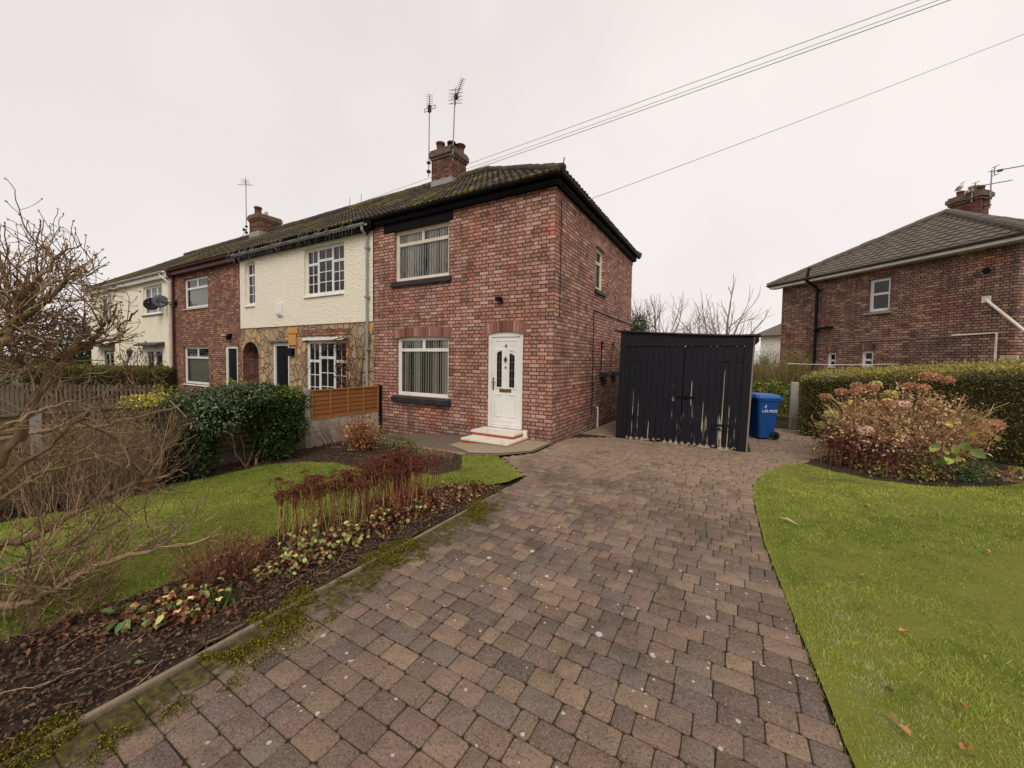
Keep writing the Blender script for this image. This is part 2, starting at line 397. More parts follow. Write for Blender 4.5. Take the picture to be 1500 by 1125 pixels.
def mat_wood(name, c1, c2, axis='Z', grain=18.0, rough=0.75, flake=None):
    t = NT(name); p = t.pos()
    sc_ = {'Z': (1, 1, 0.07), 'Y': (1, 0.07, 1), 'X': (0.07, 1, 1)}[axis]
    v = t.vmath('MULTIPLY', p, sc_).outputs[0]
    g = t.noise(v, grain, 5, 0.65); g2 = t.noise(v, grain*5, 3, 0.6)
    c = t.mix(g, c1, c2)
    k = t.math('MULTIPLY_ADD', g2, 0.5, 0.75); c = t.mix(1.0, c, t.comb(k, k, k), 'MULTIPLY')
    h = g2
    if flake:
        z = t.sep(p)[2]
        low = t.math('MULTIPLY', t.math('SUBTRACT', 1.0, t.sstep(z, 0.1, 1.7)), 0.14)
        X = t.sep(p)[0]
        x_ = t.math('SUBTRACT', X, t.math('MULTIPLY', z, 0.03))
        e = t.math('ABSOLUTE', t.math('SUBTRACT', t.math('FRACT', t.math('DIVIDE', t.math('SUBTRACT', x_, 1.11), 0.1166)), 0.5))
        edge = t.math('MULTIPLY', t.sstep(e, 0.38, 0.49), t.math('MULTIPLY', t.sstep(t.noise(t.vmath('MULTIPLY', p, (1, 1, 0.25)).outputs[0], 3.1, 3, 0.6), 0.40, 0.66), 0.21))      # paint fails first along the board edges
        sv = t.noise(t.vmath('MULTIPLY', p, (1, 1, 0.10)).outputs[0], 7, 4, 0.6)
        fine = t.noise(t.vmath('MULTIPLY', p, (1, 1, 0.035)).outputs[0], 90, 3, 0.6)
        right = t.math('MULTIPLY', t.sstep(x_, 1.7, 2.4), 0.06)
        f = t.sstep(t.math('ADD', t.math('ADD', low, right), t.math('ADD', edge, t.math('ADD', t.math('MULTIPLY', sv, 0.62), t.math('MULTIPLY', fine, 0.28)))), 0.718, 0.745)
        bot = t.math('SUBTRACT', 1.0, t.sstep(t.math('ADD', z, t.math('ADD', t.math('MULTIPLY', fine, -0.22), t.math('MULTIPLY', e, -0.12))), -0.155, -0.125))
        f = t.math('MAXIMUM', f, bot)
        c = t.mix(f, c, flake)
        h = t.math('SUBTRACT', h, f)
    t.bsdf(Base_Color=c, Roughness=rough, Specular_IOR_Level=0.3, Normal=t.bump(h, 0.5, 0.006)); return t.m
M['shed'] = mat_wood('black_flaking_paint', rgb(26, 25, 37), rgb(16, 15, 22), 'Z', 14, 0.55, rgb(176, 164, 146))
M['shed_plain'] = mat_wood('black_weatherboard', rgb(26, 25, 30), rgb(16, 15, 19), 'Z', 14, 0.6)
M['felt'] = mat_simple('roofing_felt', rgb(58, 54, 56), 0.9, 0.3, 5, bump=0.5)
M['fence_new'] = mat_wood('orange_larch_lap', rgb(158, 104, 56), rgb(116, 74, 40), 'Y', 16)
M['fence_batten'] = mat_wood('larch_batten', rgb(178, 124, 66), rgb(150, 98, 50), 'Z', 16)
M['fence_old'] = mat_wood('grey_weathered_lap', rgb(120, 106, 78), rgb(92, 78, 56), 'Y', 16, 0.9)
M['fence_grey'] = mat_wood('grey_picket', rgb(120, 104, 92), rgb(86, 72, 62), 'Z', 16, 0.9)
M['grey_board'] = mat_wood('grey_trim_board', rgb(150, 140, 126), rgb(110, 102, 92), 'Z', 16, 0.9)
M['bin_blue'] = mat_simple('blue_plastic', rgb(20, 74, 138), 0.42, 0.1, 4, bump=0.15, bscale=200, spec=0.45, dirt=(rgb(48, 84, 124), 0.4))
M['bin_lid'] = mat_simple('blue_plastic_lid', rgb(44, 98, 168), 0.45, 0.12, 5, bump=0.15, bscale=200, dirt=(rgb(110, 140, 170), 0.4))
M['rubber'] = mat_simple('black_rubber', rgb(34, 33, 33), 0.8, 0.2, 9)
M['gull_white'] = mat_simple('gull_plumage', rgb(226, 224, 222), 0.8, 0.08, 9)
M['gull_grey'] = mat_simple('gull_wing', rgb(150, 152, 156), 0.8, 0.1, 9)
M['gull_beak'] = mat_simple('gull_beak', rgb(200, 160, 60), 0.5, 0.1)
M['blind'] = mat_simple('vertical_blind_fabric', rgb(240, 234, 220), 0.9, 0.08, 8)
M['net'] = mat_simple('pale_roller_blind', rgb(196, 196, 184), 0.9, 0.05, 3)

def mat_glass(name, tint=(0.9, 0.92, 0.92, 1)):
    t = NT(name); p = t.pos()
    lw = t.n('ShaderNodeFresnel', {'IOR': 1.5, 'Normal': t.bump(t.noise(p, 1.3, 2), 0.25, 0.02)})
    gl = t.n('ShaderNodeBsdfGlossy', {'Color': (1, 1, 1, 1), 'Roughness': 0.02, 'Normal': t.bump(t.noise(p, 1.3, 2), 0.25, 0.02)})
    tr = t.n('ShaderNodeBsdfTransparent', {'Color': tint})
    mx = t.n('ShaderNodeMixShader', {0: lw.outputs[0]})
    t.t.links.new(tr.outputs[0], mx.inputs[1]); t.t.links.new(gl.outputs[0], mx.inputs[2]); t.t.links.new(mx.outputs[0], t.out.inputs[0])
    return t.m
M['glass'] = mat_glass('window_glass')
def mat_dglass():
    t = NT('dark_window_glass'); p = t.pos()
    c = t.mix(t.noise(p, 2.5, 4, 0.6), rgb(14, 14, 16), rgb(46, 45, 44))  # mottled dark base colour paints in the look of reflected branches
    t.bsdf(Base_Color=c, Roughness=0.05, Specular_IOR_Level=0.5, Normal=t.bump(t.noise(p, 1.1, 2), 0.2, 0.02)); return t.m
M['dglass'] = mat_dglass()

# ------------------------------------------------------------------ camera, light, world
H = 1.69; CX, CY = 3.181, -7.152
yaw, pitch, roll = R(30), R(-2.2), R(0.8)
f0 = Vector((-math.sin(yaw)*math.cos(pitch), math.cos(yaw)*math.cos(pitch), math.sin(pitch)))
r0 = Vector((math.cos(yaw), math.sin(yaw), 0)); u0 = r0.cross(f0)
rr = r0*math.cos(roll) + u0*math.sin(roll); uu = u0*math.cos(roll) - r0*math.sin(roll)
cam = bpy.data.cameras.new('camera'); cam.sensor_width = 36; cam.lens = 36*564/1500; cam.shift_y = -13.5/1500; cam.clip_end = 3000; cam.clip_start = 0.05
co = bpy.data.objects.new('camera', cam); COL.objects.link(co)
m4 = Matrix((rr, uu, -f0)).transposed().to_4x4(); m4.translation = (CX, CY, H); co.matrix_world = m4
sc.camera = co

SUN_EL, SUN_AZ = 46, 152   # azimuth clockwise from +Y
sd = Vector((math.sin(R(SUN_AZ))*math.cos(R(SUN_EL)), math.cos(R(SUN_AZ))*math.cos(R(SUN_EL)), math.sin(R(SUN_EL))))
sl = bpy.data.lights.new('sun', 'SUN'); sl.energy = 1.5; sl.angle = R(28); sl.color = (1.0, 0.95, 0.88)
so = bpy.data.objects.new('sun', sl); COL.objects.link(so); so.rotation_euler = sd.to_track_quat('Z', 'Y').to_euler()

w = bpy.data.worlds.new('World'); sc.world = w; w.use_nodes = True
nt = w.node_tree; nt.nodes.clear()
ow = nt.nodes.new('ShaderNodeOutputWorld'); bg = nt.nodes.new('ShaderNodeBackground'); nt.links.new(bg.outputs[0], ow.inputs[0])
sky = nt.nodes.new('ShaderNodeTexSky'); sky.sky_type = 'NISHITA'; sky.sun_disc = False; sky.sun_elevation = R(SUN_EL); sky.sun_rotation = R(SUN_AZ)
tc = nt.nodes.new('ShaderNodeTexCoord')
no = nt.nodes.new('ShaderNodeTexNoise'); no.inputs['Scale'].default_value = 1.3; no.inputs['Detail'].default_value = 4; nt.links.new(tc.outputs['Generated'], no.inputs['Vector'])
sx = nt.nodes.new('ShaderNodeSeparateXYZ'); nt.links.new(tc.outputs['Generated'], sx.inputs[0])
# cloud deck: slightly darker overhead, warm pale towards the horizon
el = nt.nodes.new('ShaderNodeMapRange'); nt.links.new(sx.outputs[2], el.inputs[0]); el.inputs[1].default_value = 0.0; el.inputs[2].default_value = 0.8
ra = nt.nodes.new('ShaderNodeValToRGB'); nt.links.new(el.outputs[0], ra.inputs[0])
ra.color_ramp.elements[0].color = (7.75, 7.22, 6.98, 1); ra.color_ramp.elements[1].color = (7.8, 7.28, 7.05, 1)
mr = nt.nodes.new('ShaderNodeMapRange'); nt.links.new(no.outputs[0], mr.inputs[0]); mr.inputs[1].default_value = 0.3; mr.inputs[2].default_value = 0.7; mr.inputs[3].default_value = 0.88; mr.inputs[4].default_value = 1.05
mu = nt.nodes.new('ShaderNodeMix'); mu.data_type = 'RGBA'; mu.blend_type = 'MULTIPLY'; mu.inputs[0].default_value = 1.0
nt.links.new(ra.outputs[0], mu.inputs[6]); nt.links.new(mr.outputs[0], mu.inputs[7])
mx = nt.nodes.new('ShaderNodeMix'); mx.data_type = 'RGBA'; mx.inputs[0].default_value = 0.95
nt.links.new(sky.outputs[0], mx.inputs[6]); nt.links.new(mu.outputs[2], mx.inputs[7]); nt.links.new(mx.outputs[2], bg.inputs[0])
bg.inputs[1].default_value = 0.121
sc.view_settings.view_transform = 'Standard'; sc.view_settings.look = 'None'; sc.view_settings.exposure = 0
sc.render.engine = 'CYCLES'; sc.cycles.max_bounces = 6; sc.cycles.transparent_max_bounces = 12
#@@PART2
# ------------------------------------------------------------------ building kit
def mat_island(name, stops, rough=0.9):
    t = NT(name); p = t.pos(); r = t.n('ShaderNodeNewGeometry').outputs['Random Per Island']
    c = t.ramp(r, stops); k = t.math('MULTIPLY_ADD', t.noise(p, 40, 4, 0.65), 0.8, 0.6)
    c = t.mix(1.0, c, t.comb(k, k, k), 'MULTIPLY')
    t.bsdf(Base_Color=c, Roughness=rough, Specular_IOR_Level=0.2, Normal=t.bump(t.noise(p, 70, 4), 0.6, 0.006)); return t.m
M['mortar'] = mat_simple('dark_mortar', rgb(86, 64, 56), 0.95, 0.2, 20)
M['soldier'] = mat_island('soldier_bricks', [(0, rgb(112, 68, 57)), (0.3, rgb(158, 112, 95)), (0.5, rgb(134, 82, 69)), (0.75, rgb(180, 140, 122)), (1, rgb(120, 76, 64))])
M['soldier_mid'] = mat_island('soldier_bricks_multi', BR2)
M['soldier_far'] = mat_island('soldier_bricks_dark', BR3)

def wall_face(mb, B, u0, u1, z0, z1, holes=(), reveal=0.12):
    us = sorted({u0, u1, *[h[0] for h in holes], *[h[1] for h in holes]}); zs = sorted({z0, z1, *[h[2] for h in holes], *[h[3] for h in holes]})
    us = [u for u in us if u0 <= u <= u1]; zs = [z for z in zs if z0 <= z <= z1]
    for i in range(len(us)-1):
        for j in range(len(zs)-1):
            cu, cz = (us[i]+us[i+1])/2, (zs[j]+zs[j+1])/2
            if any(h[0] < cu < h[1] and h[2] < cz < h[3] for h in holes): continue
            mb.quad(B.P(us[i], 0, zs[j]), B.P(us[i+1], 0, zs[j]), B.P(us[i+1], 0, zs[j+1]), B.P(us[i], 0, zs[j+1]))
    for a, b, c, d in holes:
        for (p, q) in (((a, c), (b, c)), ((b, c), (b, d)), ((b, d), (a, d)), ((a, d), (a, c))):
            mb.quad(B.P(p[0], 0, p[1]), B.P(q[0], 0, q[1]), B.P(q[0], -reveal, q[1]), B.P(p[0], -reveal, p[1]))

def window(parent, B, u0, u1, z0, z1, lights, mat='white_pvc', glass='glass', sill=None, georgian=None, blind=None, d=-0.075, fr=0.052, label=None):
    """frame is the window part, panes / sill / bars / blind are its sub-parts"""
    fm, pm, gm = MB(), MB(), MB(); W, Hh = u1-u0, z1-z0
    for t, (a, b, c, e) in zip((0,)*4, ((u0, u0+fr, z0, z1), (u1-fr, u1, z0, z1), (u0+fr, u1-fr, z0, z0+fr), (u0+fr, u1-fr, z1-fr, z1))):
        fm.box(B, a, b, d-0.07, d, c, e)
    for k, (a, b, c, e) in enumerate(lights):
        a, b, c, e = u0+fr+a*(W-2*fr), u0+fr+b*(W-2*fr), z0+fr+c*(Hh-2*fr), z0+fr+e*(Hh-2*fr)
        s = 0.040; dd = d-0.012
        for (p, q, r, t) in ((a, a+s, c, e), (b-s, b, c, e), (a+s, b-s, c, c+s), (a+s, b-s, e-s, e)):
            fm.box(B, p, q, dd-0.05, dd, r, t)
        pm.quad(B.P(a+s, dd-0.025, c+s), B.P(b-s, dd-0.025, c+s), B.P(b-s, dd-0.025, e-s), B.P(a+s, dd-0.025, e-s))
        if georgian:
            nx, nz = georgian[k]; g = 0.011
            for i in range(1, nx):
                x = a+s+(b-a-2*s)*i/nx; gm.box(B, x-g, x+g, dd-0.034, dd-0.012, c+s, e-s)
            for i in range(1, nz):
                z = c+s+(e-c-2*s)*i/nz; gm.box(B, a+s, b-s, dd-0.033, dd-0.013, z-g, z+g)
    wo = obj('window', fm, M[mat], parent, bevel=0.006, label=label, recalc=False)
    obj('pane', pm, M[glass], wo, recalc=False)
    if gm.v: obj('glazing_bars', gm, M[mat], wo, recalc=False)
    if sill:
        sm = MB(); o = 0.09 if sill[1] else 0.0; h = sill[2] if len(sill) > 2 else 0.12
        sm.prism(B, [(-0.07, z0-h), (sill[3] if len(sill) > 3 else 0.07, z0-h), (sill[3] if len(sill) > 3 else 0.07, z0-0.035), (-0.07, z0)], u0-o, u1+o)
        obj('sill', sm, M[sill[0]], wo, bevel=0.008)
    if blind == 'vertical':
        bm_ = MB(); n = int(W/0.082)
        for i in range(n):
            c = u0+0.09+(W-0.16)*i/(n-1); an = R(random.uniform(6, 36))
            hw = 0.044; du, dd = hw*math.cos(an), hw*math.sin(an); dk = d-0.09
            if random.random() < 0.03: continue
            bm_.quad(B.P(c-du, dk-dd, z0+0.05), B.P(c+du, dk+dd, z0+0.05), B.P(c+du, dk+dd, z1-0.05), B.P(c-du, dk-dd, z1-0.05))
        obj('vertical_blind', bm_, M['blind'], wo, recalc=False)
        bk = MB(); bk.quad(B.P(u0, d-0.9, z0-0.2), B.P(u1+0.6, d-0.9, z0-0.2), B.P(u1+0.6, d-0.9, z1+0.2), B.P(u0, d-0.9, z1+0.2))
        obj('room_back', bk, M['dark_room'], wo, recalc=False)  # dark sheet added behind the blind, the unlit room's shade put into its colour
    elif blind == 'net':
        bk = MB(); bk.quad(B.P(u0+0.03, d-0.12, z0+0.03), B.P(u1-0.03, d-0.12, z0+0.03), B.P(u1-0.03, d-0.12, z0+Hh*0.78), B.P(u0+0.03, d-0.12, z0+Hh*0.78))
        obj('net_curtain', bk, M['net'], wo, recalc=False)
    return wo

def arch_bricks(B, u0, u1, z, rise, h, mat, parent, n=None, proud=0.004):
    mb = MB(); n = n or int((u1-u0)/0.076); cx = (u0+u1)/2
    for i in range(n):
        a, b = u0+(u1-u0)*i/n+0.006, u0+(u1-u0)*(i+1)/n-0.006
        za = z+rise*(1-((a-cx)/((u1-u0)/2))**2); zb = z+rise*(1-((b-cx)/((u1-u0)/2))**2)
        sp = 0.10*h/0.22; ta, tb = a+(a-cx)*sp*0.35, b+(b-cx)*sp*0.35
        k = len(mb.v); j = random.uniform(-0.002, 0.002)
        for d in (-0.11, proud+j):
            mb.v += [tuple(B.P(a, d, za)), tuple(B.P(b, d, zb)), tuple(B.P(tb, d, zb+h)), tuple(B.P(ta, d, za+h))]
        mb.f += [(k+4, k+5, k+6, k+7), (k, k+1, k+5, k+4), (k+1, k+2, k+6, k+5), (k+2, k+3, k+7, k+6), (k+3, k, k+4, k+7)]
    ao = obj('brick_arch', mb, M[mat], parent)
    bk = MB()
    for i in range(n):
        a, b = u0+(u1-u0)*i/n, u0+(u1-u0)*(i+1)/n; za = z+rise*(1-((a-cx)/((u1-u0)/2))**2); zb = z+rise*(1-((b-cx)/((u1-u0)/2))**2)
        sp = 0.035*h/0.22; bk.quad(B.P(a, 0.0015, za+0.004), B.P(b, 0.0015, zb+0.004), B.P(b+(b-cx)*sp, 0.0015, zb+h+0.006), B.P(a+(a-cx)*sp, 0.0015, za+h+0.006))
    obj('mortar_joint', bk, M['mortar'], ao, recalc=False)
    return ao

def roof_slope(mb, O, U, V, L, ul, ur, pitch_w=0.165, course=0.30, amp=0.020, lift=0.020):
    O, U, V = Vector(O), Vector(U).normalized(), Vector(V).normalized(); N = U.cross(V).normalized()
    if N.z < 0: N = -N
    nc = max(1, math.ceil(L/course))
    for i in range(nc):
        v0, v1 = i*course, min((i+1)*course, L)
        a0, b0, a1, b1 = ul(v0), ur(v0), ul(v1), ur(v1)
        if b0-a0 < 0.05: continue
        st = pitch_w/6; us = np.arange(math.floor(a0/st)*st, b0+st, st); us = np.clip(us, a0, b0)
        base = len(mb.v); k = len(us); jit = random.uniform(-0.003, 0.003)
        for u in us:
            ti = math.floor(u/pitch_w + 0.5*(i % 2)*0); rj = (hash((ti*31+i*17)) % 100)/100*0.012
            h = amp*(0.5+0.5*math.cos(2*math.pi*u/pitch_w))**1.4
            uu_ = min(max(u, a1), b1)
            p0 = O+U*u+V*(v0+jit)+N*(h+lift+rj); p1 = O+U*uu_+V*v1+N*(h*0.9+0.002)
            q0 = O+U*u+V*v0+N*(h-0.012)
            mb.v += [tuple(q0), tuple(p0), tuple(p1)]
        for q in range(k-1):
            a = base+q*3; b = a+3
            mb.f += [(a, b, b+1, a+1), (a+1, b+1, b+2, a+2)]

def ridge_tiles(parent, p0, p1, mat, r=0.13, n=None, name='ridge_tiles'):
    mb = MB(); p0, p1 = Vector(p0), Vector(p1); L = (p1-p0).length; n = n or max(2, int(L/0.42)); d = (p1-p0)/n
    for i in range(n):
        a = p0+d*i; b = p0+d*(i+1.03); j = Vector((0, 0, random.uniform(-0.008, 0.012)))
        mb.tube([a+j, b+j], [r*1.04, r], 10)
    return obj(name, mb, M[mat], parent, recalc=False)

def chimney(parent, x0, x1, y0, y1, zb, zt, mat='brick', cap_h=0.32):
    mb = MB(); B = WORLD
    mb.box(B, x0, x1, y0, y1, zb, zt-cap_h)
    ch = obj('chimney', mb, M[mat], parent)
    cm = MB()
    cm.box(B, x0-0.035, x1+0.035, y0-0.035, y1+0.035, zt-cap_h, zt-cap_h+0.085)
    cm.box(B, x0-0.075, x1+0.075, y0-0.075, y1+0.075, zt-cap_h+0.085, zt-0.07)
    cm.box(B, x0-0.045, x1+0.045, y0-0.045, y1+0.045, zt-0.07, zt)
    obj('chimney_cap', cm, M['cap_brick'], ch, bevel=0.012)
    fl = MB(); fl.box(B, x0-0.02, x1+0.02, y0-0.02, y1+0.02, zb-0.2, zb+0.62)
    return ch
M['cap_brick'] = mat_brick('sooty_cap_brick', [(0, rgb(92, 74, 62)), (0.5, rgb(124, 100, 82)), (1, rgb(104, 84, 70))], rgb(84, 72, 62), pale=0.2)
def pot(ch, x, y, z, r=0.13, h=0.32, mat='terracotta', square=False):
    mb = MB()
    if square: mb.box(WORLD, x-r, x+r, y-r, y+r, z, z+h); mb.box(WORLD, x-r-0.02, x+r+0.02, y-r-0.02, y+r+0.02, z+h-0.06, z+h-0.002)
    else: mb.lathe((x, y, z), [(r*1.12, 0), (r, 0.05), (r*0.94, h*0.78), (r*1.12, h*0.8), (r*1.14, h*0.97), (r*0.95, h), (r*0.8, h*0.99), (r*0.78, h*0.5)], 16)
    return obj('chimney_pot', mb, M[mat], ch, smooth=not square)

def gutter(parent, B, u0, u1, z, mat, d0=0.36, name='gutter'):
    r = 0.06; prof = []
    for i in range(9):
        a = math.pi*i/8; prof.append((d0+r-math.cos(a)*r, z-math.sin(a)*r*1.1))
    for i in range(8, -1, -1):
        a = math.pi*i/8; prof.append((d0+r-math.cos(a)*(r-0.008), z+0.001-math.sin(a)*(r-0.008)*1.1))
    mb = MB(); mb.prism(B, prof, u0, u1)
    n = int((u1-u0)/0.9)
    for i in range(n+1):   # brackets
        u = u0+(u1-u0)*(i+0.5)/(n+1); mb.box(B, u-0.012, u+0.012, d0-0.005, d0+2*r+0.006, z-0.078, z-0.066)
    return obj(name, mb, M[mat], parent, recalc=False)

def text_mesh(name, s, size, B, u, z, d, mat, parent, ext=0.002, shear=0.0, spacing=1.0):
    cu = bpy.data.curves.new(name, 'FONT'); cu.body = s; cu.size = size; cu.extrude = ext; cu.align_x = 'CENTER'; cu.align_y = 'CENTER'; cu.shear = shear; cu.space_character = spacing
    to = bpy.data.objects.new(name+'_src', cu); COL.objects.link(to)
    dg = bpy.context.evaluated_depsgraph_get(); me = bpy.data.meshes.new_from_object(to.evaluated_get(dg))
    bpy.data.objects.remove(to)
    off = wl(parent)
    for v in me.vertices:
        p = B.P(u+v.co.x, d+v.co.z, z+v.co.y); v.co = p-off
    me.materials.clear(); me.materials.append(mat)
    o = bpy.data.objects.new(name, me); COL.objects.link(o)
    if parent: o.parent = parent
    WL[o.name] = off
    return o

# ------------------------------------------------------------------ end terrace house
X1 = -5.27
EZ, RY, RZ = 5.34, 3.3, 7.72
OV = 0.24
VF = Vector((0, RY+OV, RZ-EZ)); LF = VF.length
h1 = thing('terraced_house', 'red brick end terrace house with white front door, black gutters and mossy hipped roof', 'house', (-2.6, 3.0, 0))
wm = MB()
fh = [(-4.50, -2.70, 3.66, 4.94), (-4.42, -2.69, 0.74, 2.24), (-1.59, -0.69, 0.19, 2.30)]
wall_face(wm, FRONT, X1, 0, -0.6, 5.2, fh)
sh = [(2.62, 3.36, 3.58, 4.68), (3.2, 3.56, 1.42, 2.24), (4.3, 4.62, 1.42, 2.24)]
wall_face(wm, SIDE, 0, 6.6, -0.6, 5.2, sh)
wm.quad((X1, 6.6, -0.6), (0, 6.6, -0.6), (0, 6.6, 5.1), (X1, 6.6, 5.1))
wm.quad((X1, 0.13, -0.6), (X1, 6.6, -0.6), (X1, 6.6, 5.1), (X1, 0.13, 5.1))
obj('wall', wm, M['brick'], h1, recalc=False)
L3 = [(0, .5, .75, 1), (.5, 1, .75, 1), (0, 1, 0, .75)]
window(h1, FRONT, -4.50, -2.70, 3.66, 4.94, L3, 'cream_pvc', sill=('sill_black', True, 0.14), blind='vertical')
window(h1, FRONT, -4.42, -2.69, 0.74, 2.24, [(0, .5, .80, 1), (.5, 1, .80, 1), (0, 1, 0, .80)], 'white_pvc', sill=('sill_black', True, 0.16, 0.10), blind='vertical')
window(h1, SIDE, 2.62, 3.36, 3.58, 4.68, [(0, 1, .68, 1), (0, 1, 0, .68)], 'cream_pvc', 'dglass', sill=('sill_black', True, 0.13))
for a, b in ((3.2, 3.56), (4.3, 4.62)):
    window(h1, SIDE, a, b, 1.42, 2.24, [(0, 1, 0, 1)], 'black_pvc', 'dglass', sill=('sill_black', True, 0.16, 0.12))  # frames coloured black to stand in for the shade of the deep recess
lm = MB(); lm.box(FRONT, -4.86, -2.58, -0.02, 0.03, 4.942, 5.148); obj('lintel_board', lm, M['black_paint'], h1)
arch_bricks(FRONT, -4.52, -2.62, 2.20, 0.05, 0.22, 'soldier', h1)
arch_bricks(FRONT, -1.68, -0.62, 2.235, 0.07, 0.23, 'soldier', h1)
# front door
dm = MB(); B = FRONT
for a in ((-1.585, -1.505, 0.19, 2.30), (-0.775, -0.695, 0.19, 2.30), (-1.505, -0.775, 2.19, 2.30), (-1.505, -0.775, 0.19, 0.235)): dm.box(B, a[0], a[1], -0.11, -0.035, a[2], a[3])
dm.box(B, -1.50, -0.78, -0.10, -0.055, 0.24, 2.185)
for a in ((-1.43, -1.41, 0.34, 2.12), (-0.87, -0.85, 0.34, 2.12), (-1.41, -0.87, 2.10, 2.12), (-1.41, -0.87, 0.34, 0.36)): dm.box(B, a[0], a[1], -0.056, -0.045, a[2], a[3])
for c in (-1.30, -0.98):   # moulded surrounds
    for a in ((c-0.095, c-0.065, 1.06, 1.93), (c+0.065, c+0.095, 1.06, 1.93), (c-0.065, c+0.065, 1.06, 1.09), (c-0.065, c+0.065, 1.90, 1.93)): dm.box(B, a[0], a[1], -0.056, -0.040, a[2], a[3])
    for a in ((c-0.105, c-0.085, 0.46, 0.92), (c+0.085, c+0.105, 0.46, 0.92), (c-0.105, c+0.105, 0.44, 0.46), (c-0.105, c+0.105, 0.92, 0.94)): dm.box(B, a[0], a[1], -0.056, -0.041, a[2], a[3])
    s = 1 if c < -1.14 else -1
    dm.poly([B.P(c-0.065, -0.044, 1.86+0.03*(s < 0)), B.P(c+0.065, -0.044, 1.86+0.03*(s > 0)), B.P(c+0.065, -0.044, 1.90), B.P(c-0.065, -0.044, 1.90)])
door = obj('door', dm, M['white_pvc'], h1, bevel=0.006, recalc=False)
for c in (-1.30, -0.98):
    g = MB(); s = 1 if c < -1.14 else -1
    pts = [(c-0.064, 1.09), (c+0.064, 1.09)] + [(c+0.064-0.128*i/6, (1.84 if s > 0 else 1.78)+0.05*math.sin(math.pi/2*(1-i/6 if s > 0 else i/6))) for i in range(7)]
    g.poly([B.P(u, -0.050, z) for u, z in pts]); obj('door_pane', g, M['dglass'], door, recalc=False)
    ld = MB()
    for z in (1.28, 1.46, 1.64): ld.box(B, c-0.064, c+0.064, -0.0495, -0.047, z-0.004, z+0.004)
    ld.box(B, c-0.004, c+0.004, -0.0495, -0.0468, 1.09, 1.80); obj('leaded_strip', ld, M['metal'], door, recalc=False)
hm = MB(); hm.box(B, -1.475, -1.435, -0.055, -0.046, 1.02, 1.30); hm.tube([B.P(-1.455, -0.05, 1.19), B.P(-1.455, 0.005, 1.19), B.P(-1.36, 0.008, 1.19)], 0.011, 8); obj('handle', hm, M['brass'], door, bevel=0.004)
lb = MB(); lb.box(B, -1.29, -0.99, -0.056, -0.040, 0.985, 1.055); lb.box(B, -1.27, -1.01, -0.040, -0.035, 1.0, 1.04); obj('letterbox', lb, M['brass'], door, bevel=0.004)
kn = MB(); kn.lathe(B.P(-1.14, -0.056, 1.70), [(0.030, 0), (0.035, 0.012), (0.012, 0.022)], 12, (0, -1, 0)); kn.poly([B.P(-1.14, -0.045, 1.78), B.P(-1.165, -0.045, 1.72), B.P(-1.14, -0.045, 1.60), B.P(-1.115, -0.045, 1.72)]); kn.tube([B.P(-1.14+0.028*math.sin(a), -0.028, 1.675-0.035*math.cos(a)+0.02) for a in np.linspace(-2.6, 2.6, 11)], 0.007, 6); obj('knocker', kn, M['dark_metal'], door)
kh = MB(); kh.box(B, -1.16, -1.12, -0.056, -0.046, 1.50, 1.55); obj('spyhole', kh, M['metal'], door)
text_mesh('door_number', '4', 0.13, B, -1.14, 1.99, -0.053, M['black_paint'], door, 0.004)
th = MB(); th.box(B, -1.64, -0.64, -0.12, 0.06, 0.135, 0.189); obj('threshold', th, M['white_pvc'], h1, bevel=0.006)
# steps
def step(x0, x1, y, z0, z1, name='doorstep'):
    mb = MB(); mb.box(FRONT, x0-0.02, x1+0.02, 0.003, -y+0.02, z1-0.05, z1); so_ = obj(name, mb, M['step_white'], h1, bevel=0.012)
    r = MB(); r.box(FRONT, x0, x1, 0.003, -y, z0, z1-0.05); obj('riser', r, M['step_red'], so_)
step(-1.62, -0.55, -0.86, -0.1, 0.085); step(-1.66, -0.64, -0.46, 0.086, 0.185)
bx = MB(); bx.box(FRONT, -0.635, -0.555, -0.01, 0.05, 0.02, 0.21); obj('cable_cover', bx, M['white_pvc'], h1, bevel=0.005)
# security light
sm_ = MB(); sm_.box(FRONT, -1.33, -1.19, 0.03, 0.13, 2.96, 3.04); sm_.box(FRONT, -1.28, -1.24, 0.0, 0.03, 2.97, 3.03); sm_.lathe(FRONT.P(-1.20, 0.05, 2.95), [(0.03, -0.04), (0.035, 0), (0.02, 0.02)], 10); obj('security_light', sm_, M['black_pvc'], h1, bevel=0.01)
# services on the side wall
cb = MB(); cb.tube([SIDE.P(2.5, 0.012, 0.3), SIDE.P(2.5, 0.012, 3.0)], 0.011, 6); cb.tube([SIDE.P(2.5, 0.013, 3.0), SIDE.P(4.5, 0.012, 2.98), SIDE.P(6.6, 0.012, 2.99)], 0.013, 6); cb.tube([SIDE.P(0.28, 0.012, 2.6), SIDE.P(0.28, 0.012, 5.0)], 0.008, 6); obj('cable', cb, M['black_pvc'], h1)
wp = MB(); wp.tube([SIDE.P(2.95, 0.03, -0.12), SIDE.P(2.95, 0.03, 0.42), SIDE.P(2.95, 0.0, 0.47)], 0.021, 8); obj('waste_pipe', wp, M['white_pvc'], h1)
op = MB(); op.tube([SIDE.P(5.3, 0.0, 2.66), SIDE.P(5.3, 0.12, 2.68), SIDE.P(5.3, 0.2, 2.62), SIDE.P(5.3, 0.2, 2.5)], 0.025, 8); obj('flue_pipe', op, M['black_pvc'], h1)
